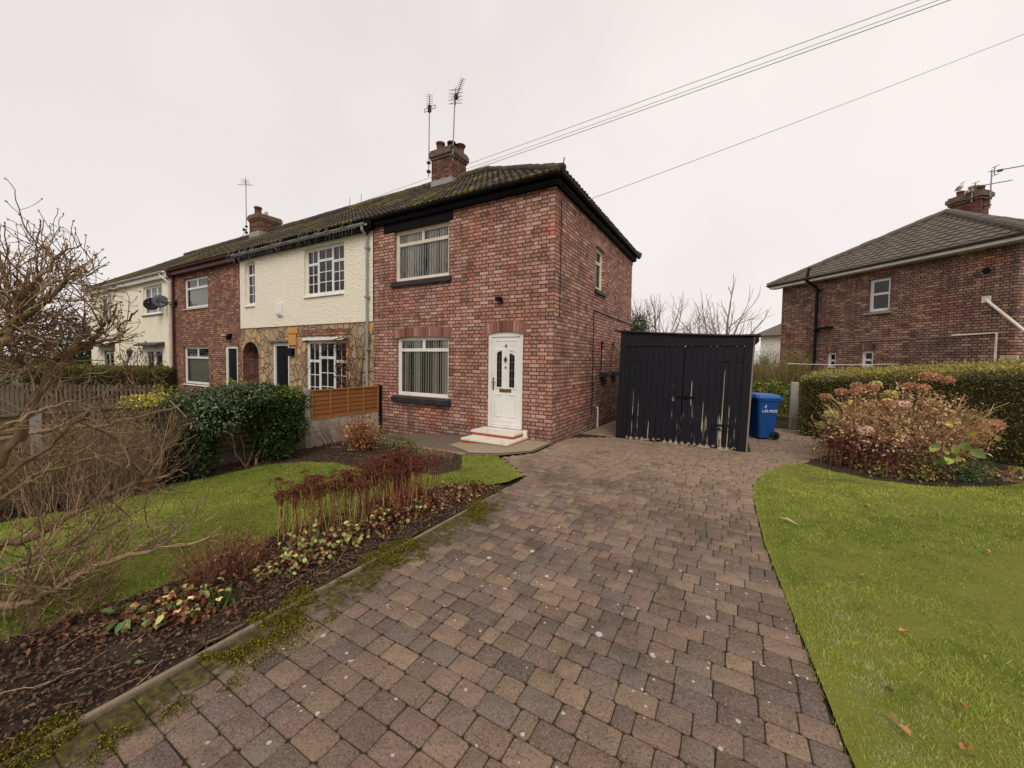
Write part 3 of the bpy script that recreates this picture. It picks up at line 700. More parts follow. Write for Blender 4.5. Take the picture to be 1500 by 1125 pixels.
# plinth
# eaves
ev = MB(); ev.box(FRONT, X1, 0.10, 0.003, 0.10, 5.15, 5.18); ev.box(FRONT, X1, 0.12, 0.003, 0.12, 5.181, 5.34)
ev.box(SIDE, 0.003, 6.70, 0.003, 0.098, 5.152, 5.179); ev.box(SIDE, 0.003, 6.72, 0.003, 0.119, 5.182, 5.338); ev.box(WORLD, X1, -0.003, 6.603, 6.70, 5.05, 5.33)
obj('fascia', ev, M['black_paint'], h1)
gutter(h1, FRONT, X1+0.02, 0.235, 5.33, 'black_pvc', 0.12); gutter(h1, SIDE, -0.235, 6.80, 5.328, 'black_pvc', 0.12)
# roof: front slope and hipped end
HX = -3.8
rm = MB()
hipf = lambda v: OV + (HX-OV)*v/LF
roof_slope(rm, (0, -OV, EZ), (1, 0, 0), VF, LF, lambda v: X1, hipf)
VS = Vector((HX-OV, 0, RZ-EZ)); LS = VS.length
roof_slope(rm, (OV, 0, EZ), (0, 1, 0), VS, LS, lambda v: -OV+(RY+OV)*v/LS, lambda v: 6.86-(6.86-RY)*v/LS)
rm.poly([(OV, 6.86, EZ), (X1, 6.86, EZ), (X1, RY, RZ), (HX, RY, RZ)])
rf = obj('roof', rm, M['tiles_mossy'], h1, recalc=False)
ridge_tiles(rf, (X1, RY, RZ+0.02), (HX, RY, RZ+0.02), 'tiles_mossy')
ridge_tiles(rf, (OV-0.02, -OV+0.02, EZ+0.03), (HX, RY, RZ+0.04), 'tiles_mossy', 0.085, name='hip_tiles')
ridge_tiles(rf, (OV-0.02, 6.84, EZ+0.06), (HX, RY, RZ+0.04), 'tiles_mossy', 0.085, name='hip_tiles')
hi = MB(); hi.tube([(OV+.05, -OV-.04, EZ+0.02), (OV+.02, -OV-.01, EZ+0.10), (OV+.05, -OV-.05, EZ+0.17)], 0.011, 6); obj('hip_iron', hi, M['dark_metal'], rf)
ch1 = chimney(rf, -5.82, -4.96, 2.85, 3.62, 6.9, 8.62, 'brick_sooty')
obj('flashing', (lambda m: (m.box(WORLD, -5.835, -4.945, 2.835, 3.635, 7.0, 7.62), m)[1])(MB()), M['lead'], ch1)
pot(ch1, -5.58, 3.02, 8.6, 0.135, 0.32); pot(ch1, -5.30, 3.25, 8.6, 0.13, 0.38, 'rubber'); pot(ch1, -5.08, 3.45, 8.6, 0.13, 0.28, 'terracotta')
cw = MB(); cw.lathe((-5.08, 3.45, 8.87), [(0.17, 0), (0.18, 0.03), (0.16, 0.05)], 14); obj('pot_cowl', cw, M['dark_metal'], ch1)

# ------------------------------------------------------------------ cream rendered house
X2 = -12.2
h2 = thing('terraced_house', 'cream pebbledashed terrace house with crazy stone cladding below and grey downpipe', 'house', (-8.7, 3.0, -0.35))
SZ = 2.68
up, lo = MB(), MB()
up_h = [(-8.36, -6.46, 3.55, 4.98), (-11.86, -11.2, 3.47, 4.97)]
lo_h = [(-8.37, -6.42, 0.3, 2.2), (-10.2, -9.25, -0.3, 2.14)]
wall_face(up, Basis((0, -0.03, 0), (1, 0, 0), (0, -1, 0)), X2, X1, SZ, 5.1, up_h, 0.14)
up.quad((X2, -0.03, SZ), (X1, -0.03, SZ), (X1, 0.0, SZ), (X2, 0.0, SZ))
wall_face(lo, FRONT, X2+1.13, X1-0.003, -0.8, SZ, lo_h, 0.13)
# arched passage between the houses
ax0, ax1, azs, azt = X2+0.06, X2+1.13, 1.72, 2.2
n = 12; arc = [((ax0+ax1)/2-(ax1-ax0)/2*math.cos(math.pi*i/n), azs+(azt-azs)*math.sin(math.pi*i/n)) for i in range(n+1)]
for i in range(n):
    (a, za), (b, zb) = arc[i], arc[i+1]
    lo.quad(FRONT.P(a, 0, za), FRONT.P(b, 0, zb), FRONT.P(b, 0, SZ), FRONT.P(a, 0, SZ))
lo.quad(FRONT.P(X2, 0, -0.8), FRONT.P(ax0, 0, -0.8), FRONT.P(ax0, 0, SZ), FRONT.P(X2, 0, SZ))
pa = MB()
for i in range(n):
    (a, za), (b, zb) = arc[i], arc[i+1]; pa.quad(FRONT.P(a, 0, za), FRONT.P(b, 0, zb), FRONT.P(b, -6, zb), FRONT.P(a, -6, za))
pa.quad(FRONT.P(ax0, 0, -0.8), FRONT.P(ax0, 0, azs), FRONT.P(ax0, -6, azs), FRONT.P(ax0, -6, -0.8)); pa.quad(FRONT.P(ax1, 0, -0.8), FRONT.P(ax1, 0, azs), FRONT.P(ax1, -6, azs), FRONT.P(ax1, -6, -0.8))
pa.quad(FRONT.P(ax0, -6, -0.8), FRONT.P(ax1, -6, -0.8), FRONT.P(ax1, -6, azt), FRONT.P(ax0, -6, azt))
pa.quad((X2, 6.6, -0.8), (X1-0.01, 6.6, -0.8), (X1-0.01, 6.6, 5.1), (X2, 6.6, 5.1))
obj('wall', up, M['render_cream'], h2, recalc=False, label='cream pebbledashed upper wall')
obj('wall', lo, M['stone'], h2, recalc=False, label='brown crazy stone cladding lower wall')
obj('passage', pa, M['brick_mid'], h2, recalc=False)
B2 = Basis((0, -0.03, 0), (1, 0, 0), (0, -1, 0))
L6 = [(0, .3, .68, 1), (.3, .68, .74, 1), (.68, 1, .68, 1), (0, .3, 0, .68), (.3, .68, 0, .74), (.68, 1, 0, .68)]
G6 = [(2, 1), (2, 1), (2, 1), (2, 3), (2, 3), (2, 3)]
window(h2, B2, -8.36, -6.46, 3.55, 4.98, L6, 'white_pvc', 'dglass', sill=('white_pvc', False, 0.06, 0.05), georgian=G6)
window(h2, B2, -11.86, -11.2, 3.47, 4.97, [(0, 1, .72, 1), (0, 1, 0, .72)], 'white_pvc', 'dglass', sill=('white_pvc', False, 0.06, 0.05), georgian=[(2, 1), (2, 3)])
window(h2, FRONT, -8.37, -6.42, 0.3, 2.2, L6, 'white_pvc', 'dglass', sill=('white_pvc', False, 0.06, 0.05), georgian=G6)
hw = MB(); hw.prism(FRONT, [(-0.1, 2.2), (0.05, 2.2), (0.05, 2.27), (-0.1, 2.33)], -8.45, -6.34); obj('window_head', hw, M['white_pvc'], h2)
bl = MB(); bl.box(FRONT, -8.55, -6.25, -0.02, 0.012, 2.335, 2.52); obj('lintel', bl, M['brick_mid'], h2)
d2 = MB()
for a in ((-10.2, -10.1, -0.3, 2.14), (-9.35, -9.25, -0.3, 2.14), (-10.1, -9.35, 2.05, 2.14)): d2.box(FRONT, a[0], a[1], -0.12, -0.03, a[2], a[3])
do2 = obj('door', d2, M['white_pvc'], h2); dk = MB(); dk.box(FRONT, -10.1, -9.35, -0.11, -0.08, -0.3, 2.05); obj('door_leaf', dk, M['black_pvc'], do2)
dg = MB()
for z in (1.15, 1.5): dg.box(FRONT, -9.95, -9.6, -0.08, -0.074, z, z+0.25)
obj('door_pane', dg, M['dglass'], do2, recalc=False)
pb = MB(); pb.box(FRONT, -9.17, -8.93, 0.004, 0.11, 1.72, 1.97); obj('post_box', pb, M['black_pvc'], h2, bevel=0.01)
os_ = MB(); os_.box(FRONT, -9.22, -8.82, 0.0, 0.05, 2.05, 2.40); os_.box(FRONT, -9.24, -8.74, 0.0, 0.045, 2.42, 2.62); obj('facing_stone', os_, mat_simple('orange_sandstone', rgb(206, 150, 88), 0.9, 0.15, 6, bump=0.4), h2, bevel=0.02)
hd2 = MB(); hd2.box(FRONT, -10.35, -9.22, 0.0, 0.08, 2.16, 2.24); obj('door_hood', hd2, M['old_concrete'], h2, bevel=0.01)
ab = MB(); ab.prism(B2, [(0, 2.98), (0.07, 3.02), (0.09, 3.10), (0.08, 3.42), (0, 3.44)], -9.78, -9.5); obj('alarm_box', ab, M['white_pvc'], h2, bevel=0.012)
e2 = MB(); e2.box(FRONT, X2, X1-0.003, 0.034, 0.20, 5.08, 5.10); e2.box(FRONT, X2, X1-0.003, 0.175, 0.202, 5.10, 5.33); obj('fascia', e2, M['black_paint'], h2)
gutter(h2, FRONT, X2+0.02, X1-0.02, 5.22, 'grey_pvc', 0.203)
dp = MB(); dp.tube([FRONT.P(-5.42, 0.26, 5.17), FRONT.P(-5.42, 0.26, 5.06), FRONT.P(-5.42, 0.10, 4.92), FRONT.P(-5.42, 0.10, -0.35)], 0.036, 10)
for z in (0.6, 1.9, 3.3, 4.6): dp.box(FRONT, -5.475, -5.365, 0.0, 0.145, z, z+0.05)
obj('downpipe', dp, M['grey_pvc'], h2)
dp2 = MB(); dp2.tube([FRONT.P(-5.20, 0.18, 5.27), FRONT.P(-5.22, 0.17, 5.12), FRONT.P(-5.40, 0.12, 4.98)], 0.034, 8); obj('gutter_outlet', dp2, M['black_pvc'], h1)
r2 = MB(); roof_slope(r2, (0, -OV, EZ), (1, 0, 0), VF, LF, lambda v: X2, lambda v: X1); r2.quad((X2, 7, EZ), (X1, 7, EZ), (X1, RY, RZ), (X2, RY, RZ))
rf2 = obj('roof', r2, M['tiles_mossy'], h2, recalc=False); ridge_tiles(rf2, (X2, RY, RZ+0.02), (X1, RY, RZ+0.02), 'tiles_mossy')
vt = MB()
for u in (-9.9, -10.6): vt.tube([(u, RY, RZ), (u, RY, RZ+0.5)], 0.012, 6)
obj('roof_rod', vt, M['metal'], rf2)

# ------------------------------------------------------------------ brick mid terrace
X3 = -17.8
h3 = thing('terraced_house', 'plain red brick mid terrace house with dark red gutter and two satellite dishes', 'house', (-15, 3.0, -0.35))
w3 = MB(); wall_face(w3, FRONT, X3, X2-0.003, -0.8, 5.1, [(-16.86, -14.72, 3.63, 4.86), (-17.0, -14.74, 0.52, 2.06), (-13.42, -12.5, -0.35, 2.06)], 0.12)
w3.quad((X3, 6.6, -0.8), (X2-0.003, 6.6, -0.8), (X2-0.003, 6.6, 5.1), (X3, 6.6, 5.1))
for q in (X3, X2-0.003): w3.quad((q, 0, -0.8), (q, 6.6, -0.8), (q, 6.6, 5.1), (q, 0, 5.1))
obj("wall", w3, M['brick_mid'], h3, recalc=False)
window(h3, FRONT, -16.86, -14.72, 3.63, 4.86, [(0, .5, .68, 1), (.5, 1, .68, 1), (0, 1, 0, .68)], 'white_pvc', 'glass', sill=('white_pvc', False, 0.06, 0.05), blind='net')
window(h3, FRONT, -17.0, -14.74, 0.52, 2.06, [(0, .5, .72, 1), (.5, 1, .72, 1), (0, 1, 0, .72)], 'white_pvc', 'glass', sill=('white_pvc', False, 0.06, 0.05), blind='net')
d3 = MB()
for a in ((-13.42, -13.3, -0.35, 2.06), (-12.62, -12.5, -0.35, 2.06), (-13.3, -12.62, 1.97, 2.06)): d3.box(FRONT, a[0], a[1], -0.11, -0.03, a[2], a[3])
do3 = obj('door', d3, M['white_pvc'], h3); dk = MB(); dk.box(FRONT, -13.3, -12.62, -0.11, -0.07, -0.35, 1.97); obj('door_leaf', dk, M['black_pvc'], do3)
l3 = MB(); l3.box(FRONT, -13.05, -12.85, 0.0, 0.12, 2.42, 2.5); l3.lathe(FRONT.P(-12.95, 0.10, 2.28), [(0.05, 0), (0.075, 0.04), (0.075, 0.15), (0.04, 0.19)], 10); obj('porch_lamp', l3, M['black_pvc'], h3)
ad3 = MB(); ad3.box(FRONT, -13.6, -13.35, 0, 0.04, 2.44, 2.52); obj('wall_plate', ad3, M['buff_clay'], h3)
e3 = MB(); e3.box(FRONT, X3, X2-0.003, 0.003, 0.20, 5.06, 5.10); e3.box(FRONT, X3, X2-0.003, 0.175, 0.202, 5.10, 5.33); obj('fascia', e3, M['maroon'], h3); gutter(h3, FRONT, X3+0.02, X2-0.02, 5.27, 'maroon', 0.203)
p3 = MB(); p3.tube([FRONT.P(-17.70, 0.26, 5.2), FRONT.P(-17.70, 0.26, 5.08), FRONT.P(-17.70, 0.08, 4.92), FRONT.P(-17.70, 0.08, -0.5)], 0.045, 8); obj('downpipe', p3, M['maroon'], h3)
r3 = MB(); roof_slope(r3, (0, -OV, EZ), (1, 0, 0), VF, LF, lambda v: X3, lambda v: X2); r3.quad((X3, 7, EZ), (X2, 7, EZ), (X2, RY, RZ), (X3, RY, RZ))
rf3 = obj('roof', r3, M['tiles_mossy'], h3, recalc=False); ridge_tiles(rf3, (X3, RY, RZ+0.02), (X2, RY, RZ+0.02), 'tiles_mossy')
ch2 = chimney(rf3, -17.25, -16.4, 2.75, 3.75, 6.9, 8.45, 'brick_sooty')
obj('flashing', (lambda m: (m.box(WORLD, -17.265, -16.385, 2.735, 3.765, 7.0, 7.62), m)[1])(MB()), M['lead'], ch2)
pot(ch2, -16.85, 2.95, 8.43, 0.15, 0.42); pot(ch2, -16.8, 3.30, 8.43, 0.07, 0.3, 'white_clay'); pot(ch2, -16.85, 3.58, 8.43, 0.13, 0.12)

# ------------------------------------------------------------------ far cream house
X4 = -28.9
h4 = thing('terraced_house', 'far cream painted end house with long white gutter behind the bare shrub', 'house', (-23, 3.0, -0.35))
w4 = MB(); h4h = [(-21.1, -18.9, 3.57, 4.86), (-27.2, -25.4, 3.5, 4.82), (-20.9, -18.9, -0.3, 1.98), (-27.2, -25.2, 0.5, 2.0)]
B4 = Basis((0, -0.05, 0), (1, 0, 0), (0, -1, 0))
wall_face(w4, B4, X4, X3-0.003, -0.8, 5.1, h4h, 0.12); w4.quad((X4, -0.05, -0.8), (X4, 6.6, -0.8), (X4, 6.6, 5.1), (X4, -0.05, 5.1)); w4.quad((X4, 6.6, -0.8), (X3, 6.6, -0.8), (X3, 6.6, 5.1), (X4, 6.6, 5.1))
obj('wall', w4, M['render_smooth'], h4, recalc=False)
window(h4, B4, -21.1, -18.9, 3.57, 4.86, [(0, .33, 0, 1), (.33, .67, 0, 1), (.67, 1, 0, 1)], 'white_pvc', 'glass', sill=('concrete', True, 0.07), blind='net')
window(h4, B4, -27.2, -25.4, 3.5, 4.82, [(0, .5, 0, 1), (.5, 1, 0, 1)], 'white_pvc', 'glass', sill=('concrete', True, 0.07), blind='net')
window(h4, B4, -27.2, -25.2, 0.5, 2.0, [(0, .5, 0, 1), (.5, 1, 0, 1)], 'white_pvc', 'dglass', sill=('concrete', True, 0.07))
d4 = MB()
for a in ((-20.9, -20.75, -0.3, 1.98), (-19.05, -18.9, -0.3, 1.98), (-20.75, -19.05, 1.85, 1.98), (-20.0, -19.8, -0.3, 1.85)): d4.box(B4, a[0], a[1], -0.11, -0.02, a[2], a[3])
do4 = obj('door', d4, M['white_pvc'], h4); g4 = MB(); g4.box(B4, -20.75, -19.05, -0.11, -0.06, -0.3, 1.85); obj('door_pane', g4, M['dglass'], do4)
for x0, x1 in ((-21.25, -18.7), (-27.6, -25.0)):
    c4 = MB(); c4.prism(B4, [(0, 2.1), (0.35, 2.1), (0.35, 2.16), (0, 2.28)], x0, x1); obj('canopy', c4, M['old_concrete'] if False else M['dark_metal'], h4)
l4 = MB(); l4.tube([B4.P(-22.2, 0, 2.0), B4.P(-22.2, 0.15, 2.05), B4.P(-22.2, 0.2, 1.98)], 0.02, 6); l4.lathe(B4.P(-22.2, 0.2, 1.55), [(0.05, 0), (0.13, 0.3), (0.15, 0.33), (0.03, 0.45)], 6); obj('coach_lamp', l4, M['dark_metal'], h4)
e4 = MB(); e4.box(FRONT, X4-0.25, X3-0.003, 0.055, 0.22, 5.03, 5.06); e4.box(FRONT, X4-0.25, X3-0.003, 0.195, 0.222, 5.06, 5.33); obj('fascia', e4, M['white_gutter'], h4); gutter(h4, FRONT, X4-0.3, X3-0.25, 5.28, 'white_gutter', 0.223)
dq = MB(); dq.tube([FRONT.P(-18.35, 0.28, 5.2), FRONT.P(-18.35, 0.28, 5.1), FRONT.P(-17.95, 0.12, 4.82), FRONT.P(-17.93, 0.12, -0.5)], 0.045, 8); obj('downpipe', dq, M['white_gutter'], h4)
r4 = MB(); roof_slope(r4, (0, -OV, EZ), (1, 0, 0), VF, LF, lambda v: X4-0.4+3.6*v/LF, lambda v: X3); r4.quad((X4-0.4, 7, EZ), (X3, 7, EZ), (X3, RY, RZ), (X4+3.2, RY, RZ)); r4.poly([(X4-0.4, -0.42, EZ), (X4-0.4, 7, EZ), (X4+3.2, RY, RZ)])
rf4 = obj('roof', r4, M['tiles_mossy'], h4, recalc=False); ridge_tiles(rf4, (X4+3.2, RY, RZ+0.02), (X3, RY, RZ+0.02), 'tiles_mossy')

# icicle lights along the cream house gutter
il = MB(); zc = 5.19
il.tube([FRONT.P(u, 0.335, zc+0.02*math.sin(u*9)) for u in np.arange(X2-0.3, X1-0.3, 0.15)], 0.007, 4)
u = X2-0.25
while u < X1-0.35:
    L_ = random.choice([0.12, 0.2, 0.3, 0.42]); il.tube([FRONT.P(u, 0.335, zc), FRONT.P(u+random.uniform(-.02, .02), 0.34, zc-L_/2), FRONT.P(u+random.uniform(-.03, .03), 0.335, zc-L_)], 0.0036, 4)
    if random.random() < 0.55: il.tube([FRONT.P(u, 0.335, zc), FRONT.P(u+random.uniform(-.05, .05), 0.26, zc+random.uniform(0.1, 0.22))], 0.0034, 4)
    u += random.uniform(0.09, 0.16)
tag(obj('icicle_lights', il, M['metal'], recalc=False), 'string of unlit icicle lights hanging along the gutter of the cream house', 'string lights')

# ------------------------------------------------------------------ satellite dishes
def dish(x, z, lab, mat, dd, face):
    t = thing('satellite_dish', lab, 'satellite dish', (x, 0, z), group='satellite dishes on the brick house')
    rd_ = 0.8; c = FRONT.P(x, dd, z); ax = Vector(face).normalized(); mb = MB()
    mb.lathe(c, [(0.02, -0.06), (0.17, -0.03), (0.275, 0.02), (0.28, 0.03), (0.17, -0.015), (0.02, -0.045)], 20, ax); obj('reflector', mb, M[mat], t, smooth=True)
    ar = MB(); ar.tube([c-ax*0.04, FRONT.P(-17.62, 0.05, z-0.05)], 0.02, 6); ar.box(FRONT, -17.7, -17.5, 0.0, 0.05, z-0.15, z+0.05); obj('bracket', ar, M['dark_metal'], t)
    lm_ = MB(); lm_.tube([c-ax*0.02+Vector((0, 0, -0.3)), c+ax*0.42+Vector((0, 0, -0.14))], 0.012, 6); lm_.tube([c+ax*0.36+Vector((0, 0, -0.14)), c+ax*0.48+Vector((0, 0, -0.1))], 0.03, 8); obj('feed_arm', lm_, M['dark_metal'], t)
dish(-18.15, 3.98, 'light grey satellite dish nearest the brick wall', 'sky_dark', 0.35, (0.86, -0.45, 0.25))
dish(-18.85, 3.90, 'darker satellite dish standing furthest out over the cream wall', 'black_pvc', 0.42, (0.84, -0.48, 0.25))

# ------------------------------------------------------------------ aerials
def yagi(mb, p, d, L, up, n, w0, w1):
    p, d = Vector(p), Vector(d).normalized(); s = d.cross(Vector(up)).normalized()
    mb.tube([p, p+d*L], 0.011, 6)
    for i in range(n):
        q = p+d*(L*(0.12+0.88*i/(n-1))); w_ = w0+(w1-w0)*i/(n-1); mb.tube([q-s*w_/2, q+s*w_/2], 0.0065, 5)
def aerial(base, top, lab, cat='aerial', lean=(0, 0)):
    t = thing('tv_aerial', lab, cat, base); mb = MB(); mb.tube([base, (top[0]+lean[0], top[1]+lean[1], top[2])], 0.019, 8); obj('mast', mb, M['metal'], t)
    bk = MB(); bk.box(WORLD, base[0]-0.05, base[0]+0.05, base[1]-0.05, base[1]+0.05, base[2]+0.12, base[2]+0.2); bk.box(WORLD, base[0]-0.05, base[0]+0.05, base[1]-0.05, base[1]+0.05, base[2]+0.42, base[2]+0.48); obj('bracket', bk, M['dark_metal'], t)
    return t
a1 = aerial((-5.90, 2.80, 7.8), (-5.88, 2.80, 10.15), 'shorter tv aerial with cross shaped reflector on the left of the near chimney')
m = MB(); yagi(m, (-5.88, 2.80, 10.0), (0.68, -0.74, 0.10), 0.62, (0, 0, 1), 7, 0.24, 0.2); obj('array', m, M['dark_metal'], a1)
m = MB()
for s in (-1, 1):
    for q in (-0.05, 0.05): m.tube([(-5.88, 2.80, 10.02+q), (-5.88+s*0.24, 2.80+0.02, 10.02+q)], 0.009, 5)
    m.tube([(-5.88+s*0.24, 2.82, 9.97), (-5.88+s*0.24, 2.82, 10.09)], 0.009, 5)
m.box(WORLD, -5.93, -5.83, 2.76, 2.84, 9.9, 10.12); obj('reflector', m, M['dark_metal'], a1)
a2 = aerial((-4.88, 2.79, 8.05), (-4.80, 2.79, 10.05), 'taller tv aerial with long tilted array at the corner of the near chimney')
m = MB(); P0 = Vector((-4.83, 2.79, 9.9)); D0 = Vector((0.86, -0.62, 0.12)); yagi(m, P0, D0, 0.95, (0, 0, 1), 12, 0.22, 0.16); obj('array', m, M['dark_metal'], a2)
m = MB()
for k in range(5):
    for s in (-1, 1):
        c = P0+Vector((0.03, 0.03, -0.05+0.11*k)); m.tube([c, c+Vector((s*0.26, 0.03*s, -0.05*s))], 0.0065, 5)
m.tube([P0+Vector((0.03, 0.03, -0.1)), P0+Vector((0.03, 0.03, 0.45))], 0.01, 5)
for k in range(4): m.tube([P0+Vector((-0.2, 0.03, 0.02+0.13*k)), P0+Vector((0.24, 0.03, -0.04+0.13*k))], 0.006, 5)
m.box(WORLD, P0.x, P0.x+0.1, P0.y-0.02, P0.y+0.08, P0.z+0.1, P0.z+0.22); obj('reflector', m, M['dark_metal'], a2)
a3 = aerial((-17.42, 2.70, 7.5), (-17.42, 2.70, 10.1), 'single tv aerial beside the chimney of the brick mid terrace')
m = MB(); yagi(m, (-17.42, 2.70, 9.95), (0.85, -0.5, 0.05), 0.5, (0, 0, 1), 5, 0.34, 0.3); m.tube([(-17.72, 2.5, 9.92), (-17.12, 2.9, 9.92)], 0.012, 5); m.tube([(-17.42, 2.7, 9.8), (-17.42, 2.7, 10.3)], 0.012, 5); obj('array', m, M['metal'], a3)
m = MB(); m.lathe((-17.6, 2.68, 7.75), [(0.03, 0), (0.07, 0.03), (0.06, 0.12), (0.02, 0.14)], 8); m.tube([(-17.42, 2.7, 7.8), (-17.6, 2.68, 7.8)], 0.012, 5); m.tube([(-17.42, 2.7, 7.8), (-18.6, 2.9, 7.4)], 0.01, 4); obj('bracket', m, M['dark_metal'], a3)

# ------------------------------------------------------------------ overhead cables
def cable(name, p, q, sag, lab, r=0.009, group=None):
    p, q = Vector(p), Vector(q); mb = MB()
    mb.tube([p.lerp(q, t)-Vector((0, 0, sag*4*t*(1-t))) for t in np.linspace(0, 1, 40)], r, 5); o = obj(name, mb, M['cable'], recalc=False); tag(o, lab, 'cable', group)
cable('overhead_cable', (-13.0, 4.2, 8.34), (14.0, 4.2, 9.72), 0.06, 'highest of the three overhead cables crossing above the near chimney', 0.007)
cable('overhead_cable', (-13.0, 4.2, 8.20), (14.0, 4.2, 9.62), 0.10, 'middle of the three overhead cables crossing above the near chimney', 0.006)
cable('overhead_cable', (-13.0, 4.25, 8.12), (14.0, 4.25, 9.58), 0.10, 'lowest of the three overhead cables crossing above the near chimney', 0.008)
cable('overhead_cable', (0.34, 0.95, 5.16), (11.0, 8.2, 10.55), 0.05, 'lone overhead cable running from the gable gutter to the upper right', 0.0055)
#@@PART3
# ------------------------------------------------------------------ black timber garage
class Lean(Basis):
    def P(s, u, d, z): return s.o + s.u*(u + 0.03*z) + s.d*d + Vector((0, 0, z))
GB = Lean((0, 1.6, 0), (1, 0, 0), (0, -1, 0))
gar = thing('garage', 'black timber garage with flaking paint and double doors beside the brick house', 'garage', (2.2, 1.6, -0.05))
GX0, GX1, gb = 0.90, 3.43, -0.07
def roofz(u): return 2.35 - 0.045*(u-GX0)
m = MB()
for a, b, side in ((GX0, GX0+0.03, 0), (GX1-0.03, GX1, 0)):
    k = 0.0
    z = gb
    while z < 2.2:   # overlapping horizontal boards along each side
        m.box(GB, a-(0.012 if a < 2 else -0.012), b, -5.0, -0.03, z, min(z+0.15, 2.22)); z += 0.146
m.box(GB, GX0, GX1, -5.03, -5.0, gb, 2.2)
obj('wall', m, M['shed_plain'], gar, recalc=False)
for q in ((GX0-0.02, GX0+0.12, -0.10, 0.004, 2.33), (GX0+0.121, GX0+0.2, -0.08, -0.012, 2.32), (GX1-0.15, GX1-0.01, -0.10, 0.004, 2.195)):
    m = MB(); m.box(GB, q[0], q[1], q[2], q[3], gb, q[4]); obj('post', m, M['shed_plain'], gar, bevel=0.004, recalc=False)
m = MB(); m.prism(Lean((0, 1.6, 0), (1, 0, 0), (0, -1, 0)), [(-0.04, 2.045), (0.012, 2.045), (0.012, 2.195), (-0.04, 2.195)], GX0+0.121, GX1-0.151)
m.box(GB, GX0+0.2, GX1-0.16, 0.0125, 0.022, 2.03, 2.065); k = len(m.v); ua, ub = GX0+0.121, GX1-0.151
m.v += [tuple(GB.P(u_, d_, z_)) for d_ in (-0.04, -0.002) for u_, z_ in ((ua, 2.20), (ub, 2.20), (ub, roofz(ub)-0.035), (ua, roofz(ua)-0.02))]
m.f += [(k, k+1, k+2, k+3), (k+4, k+5, k+6, k+7), (k+2, k+3, k+7, k+6)]
obj('header_board', m, M['shed_plain'], gar, bevel=0.004)
m = MB(); m.box(GB, GX1-0.009, GX1+0.02, -0.12, 0.01, gb+0.02, 2.2); obj('trim_board', m, M['grey_board'], gar, bevel=0.003)
def gdoor(x0, x1):
    mb = MB(); n = 9; wd = (x1-x0)/n
    for i in range(n):
        a = x0+wd*i+0.002+random.uniform(0, 0.002); b = x0+wd*(i+1)-0.002; d = random.uniform(-0.006, 0.004); zb = gb+0.01+random.uniform(0.0, 0.05)
        k = len(mb.v); e1, e2 = random.uniform(-0.03, 0.02), random.uniform(-0.03, 0.02)
        for dd in (-0.03, d):
            mb.v += [tuple(GB.P(a, dd, zb+e1)), tuple(GB.P((a+b)/2, dd, zb+random.uniform(-0.02, 0.04))), tuple(GB.P(b, dd, zb+e2)), tuple(GB.P(b, dd, 2.035)), tuple(GB.P(a, dd, 2.035))]
        mb.f += [(k+5, k+6, k+7, k+8, k+9)] + [(k+q, k+(q+1) % 5, k+5+(q+1) % 5, k+5+q) for q in range(5)]
    return obj('door', mb, M['shed'], gar, recalc=False)
gd1 = gdoor(GX0+0.21, 2.215); gd2 = gdoor(2.225, GX1-0.155)
m = MB(); m.box(GB, 2.04, 2.46, 0.006, 0.018, 0.945, 0.985); m.box(GB, 2.28, 2.33, 0.018, 0.03, 0.93, 1.0); obj('hasp', m, M['black_paint'], gd2)
m = MB(); m.box(GB, 2.03, 2.075, 0.012, 0.035, 0.87, 0.93); m.tube([GB.P(2.04, 0.024, 0.93), GB.P(2.04, 0.024, 0.965), GB.P(2.0525, 0.024, 0.975), GB.P(2.065, 0.024, 0.965), GB.P(2.065, 0.024, 0.93)], 0.005, 6); obj('padlock', m, M['metal'], gd1)
for z in (0.42, 1.72): m = MB(); m.box(GB, 2.85, GX1-0.16, 0.006, 0.014, z, z+0.04); obj('strap_hinge', m, M['shed_plain'], gd2)
m = MB(); m.box(GB, 2.82, 3.14, 0.006, 0.03, 0.345, 0.385); obj('door_batten', m, M['shed'], gd2)
for z in (0.45, 1.72): m = MB(); m.box(GB, GX0+0.21, GX0+0.6, 0.006, 0.014, z, z+0.035); obj('strap_hinge', m, M['shed_plain'], gd1)
m = MB(); k = 0
pts = [(GX0-0.16, roofz(GX0-0.16)+0.02), (1.6, roofz(1.6)-0.012), (2.4, roofz(2.4)-0.028), (3.0, roofz(3.0)-0.03), (GX1+0.10, roofz(GX1+0.1)-0.012)]
for i in range(len(pts)-1):
    (a, za), (b, zb) = pts[i], pts[i+1]
    k = len(m.v)
    for d in (0.05, -5.1):
        m.v += [tuple(GB.P(a, d, za)), tuple(GB.P(b, d, zb)), tuple(GB.P(b, d, zb+0.028)), tuple(GB.P(a, d, za+0.028))]
    m.f += [(k, k+1, k+2, k+3), (k+3, k+2, k+6, k+7), (k, k+4, k+5, k+1), (k, k+3, k+7, k+4), (k+1, k+5, k+6, k+2)]
obj('roof', m, M['felt'], gar)
m = MB(); m.box(GB, GX1+0.03, GX1+0.075, -5.0, 0.09, 2.10, 2.20); obj('barge_board', m, M['shed_plain'], gar)

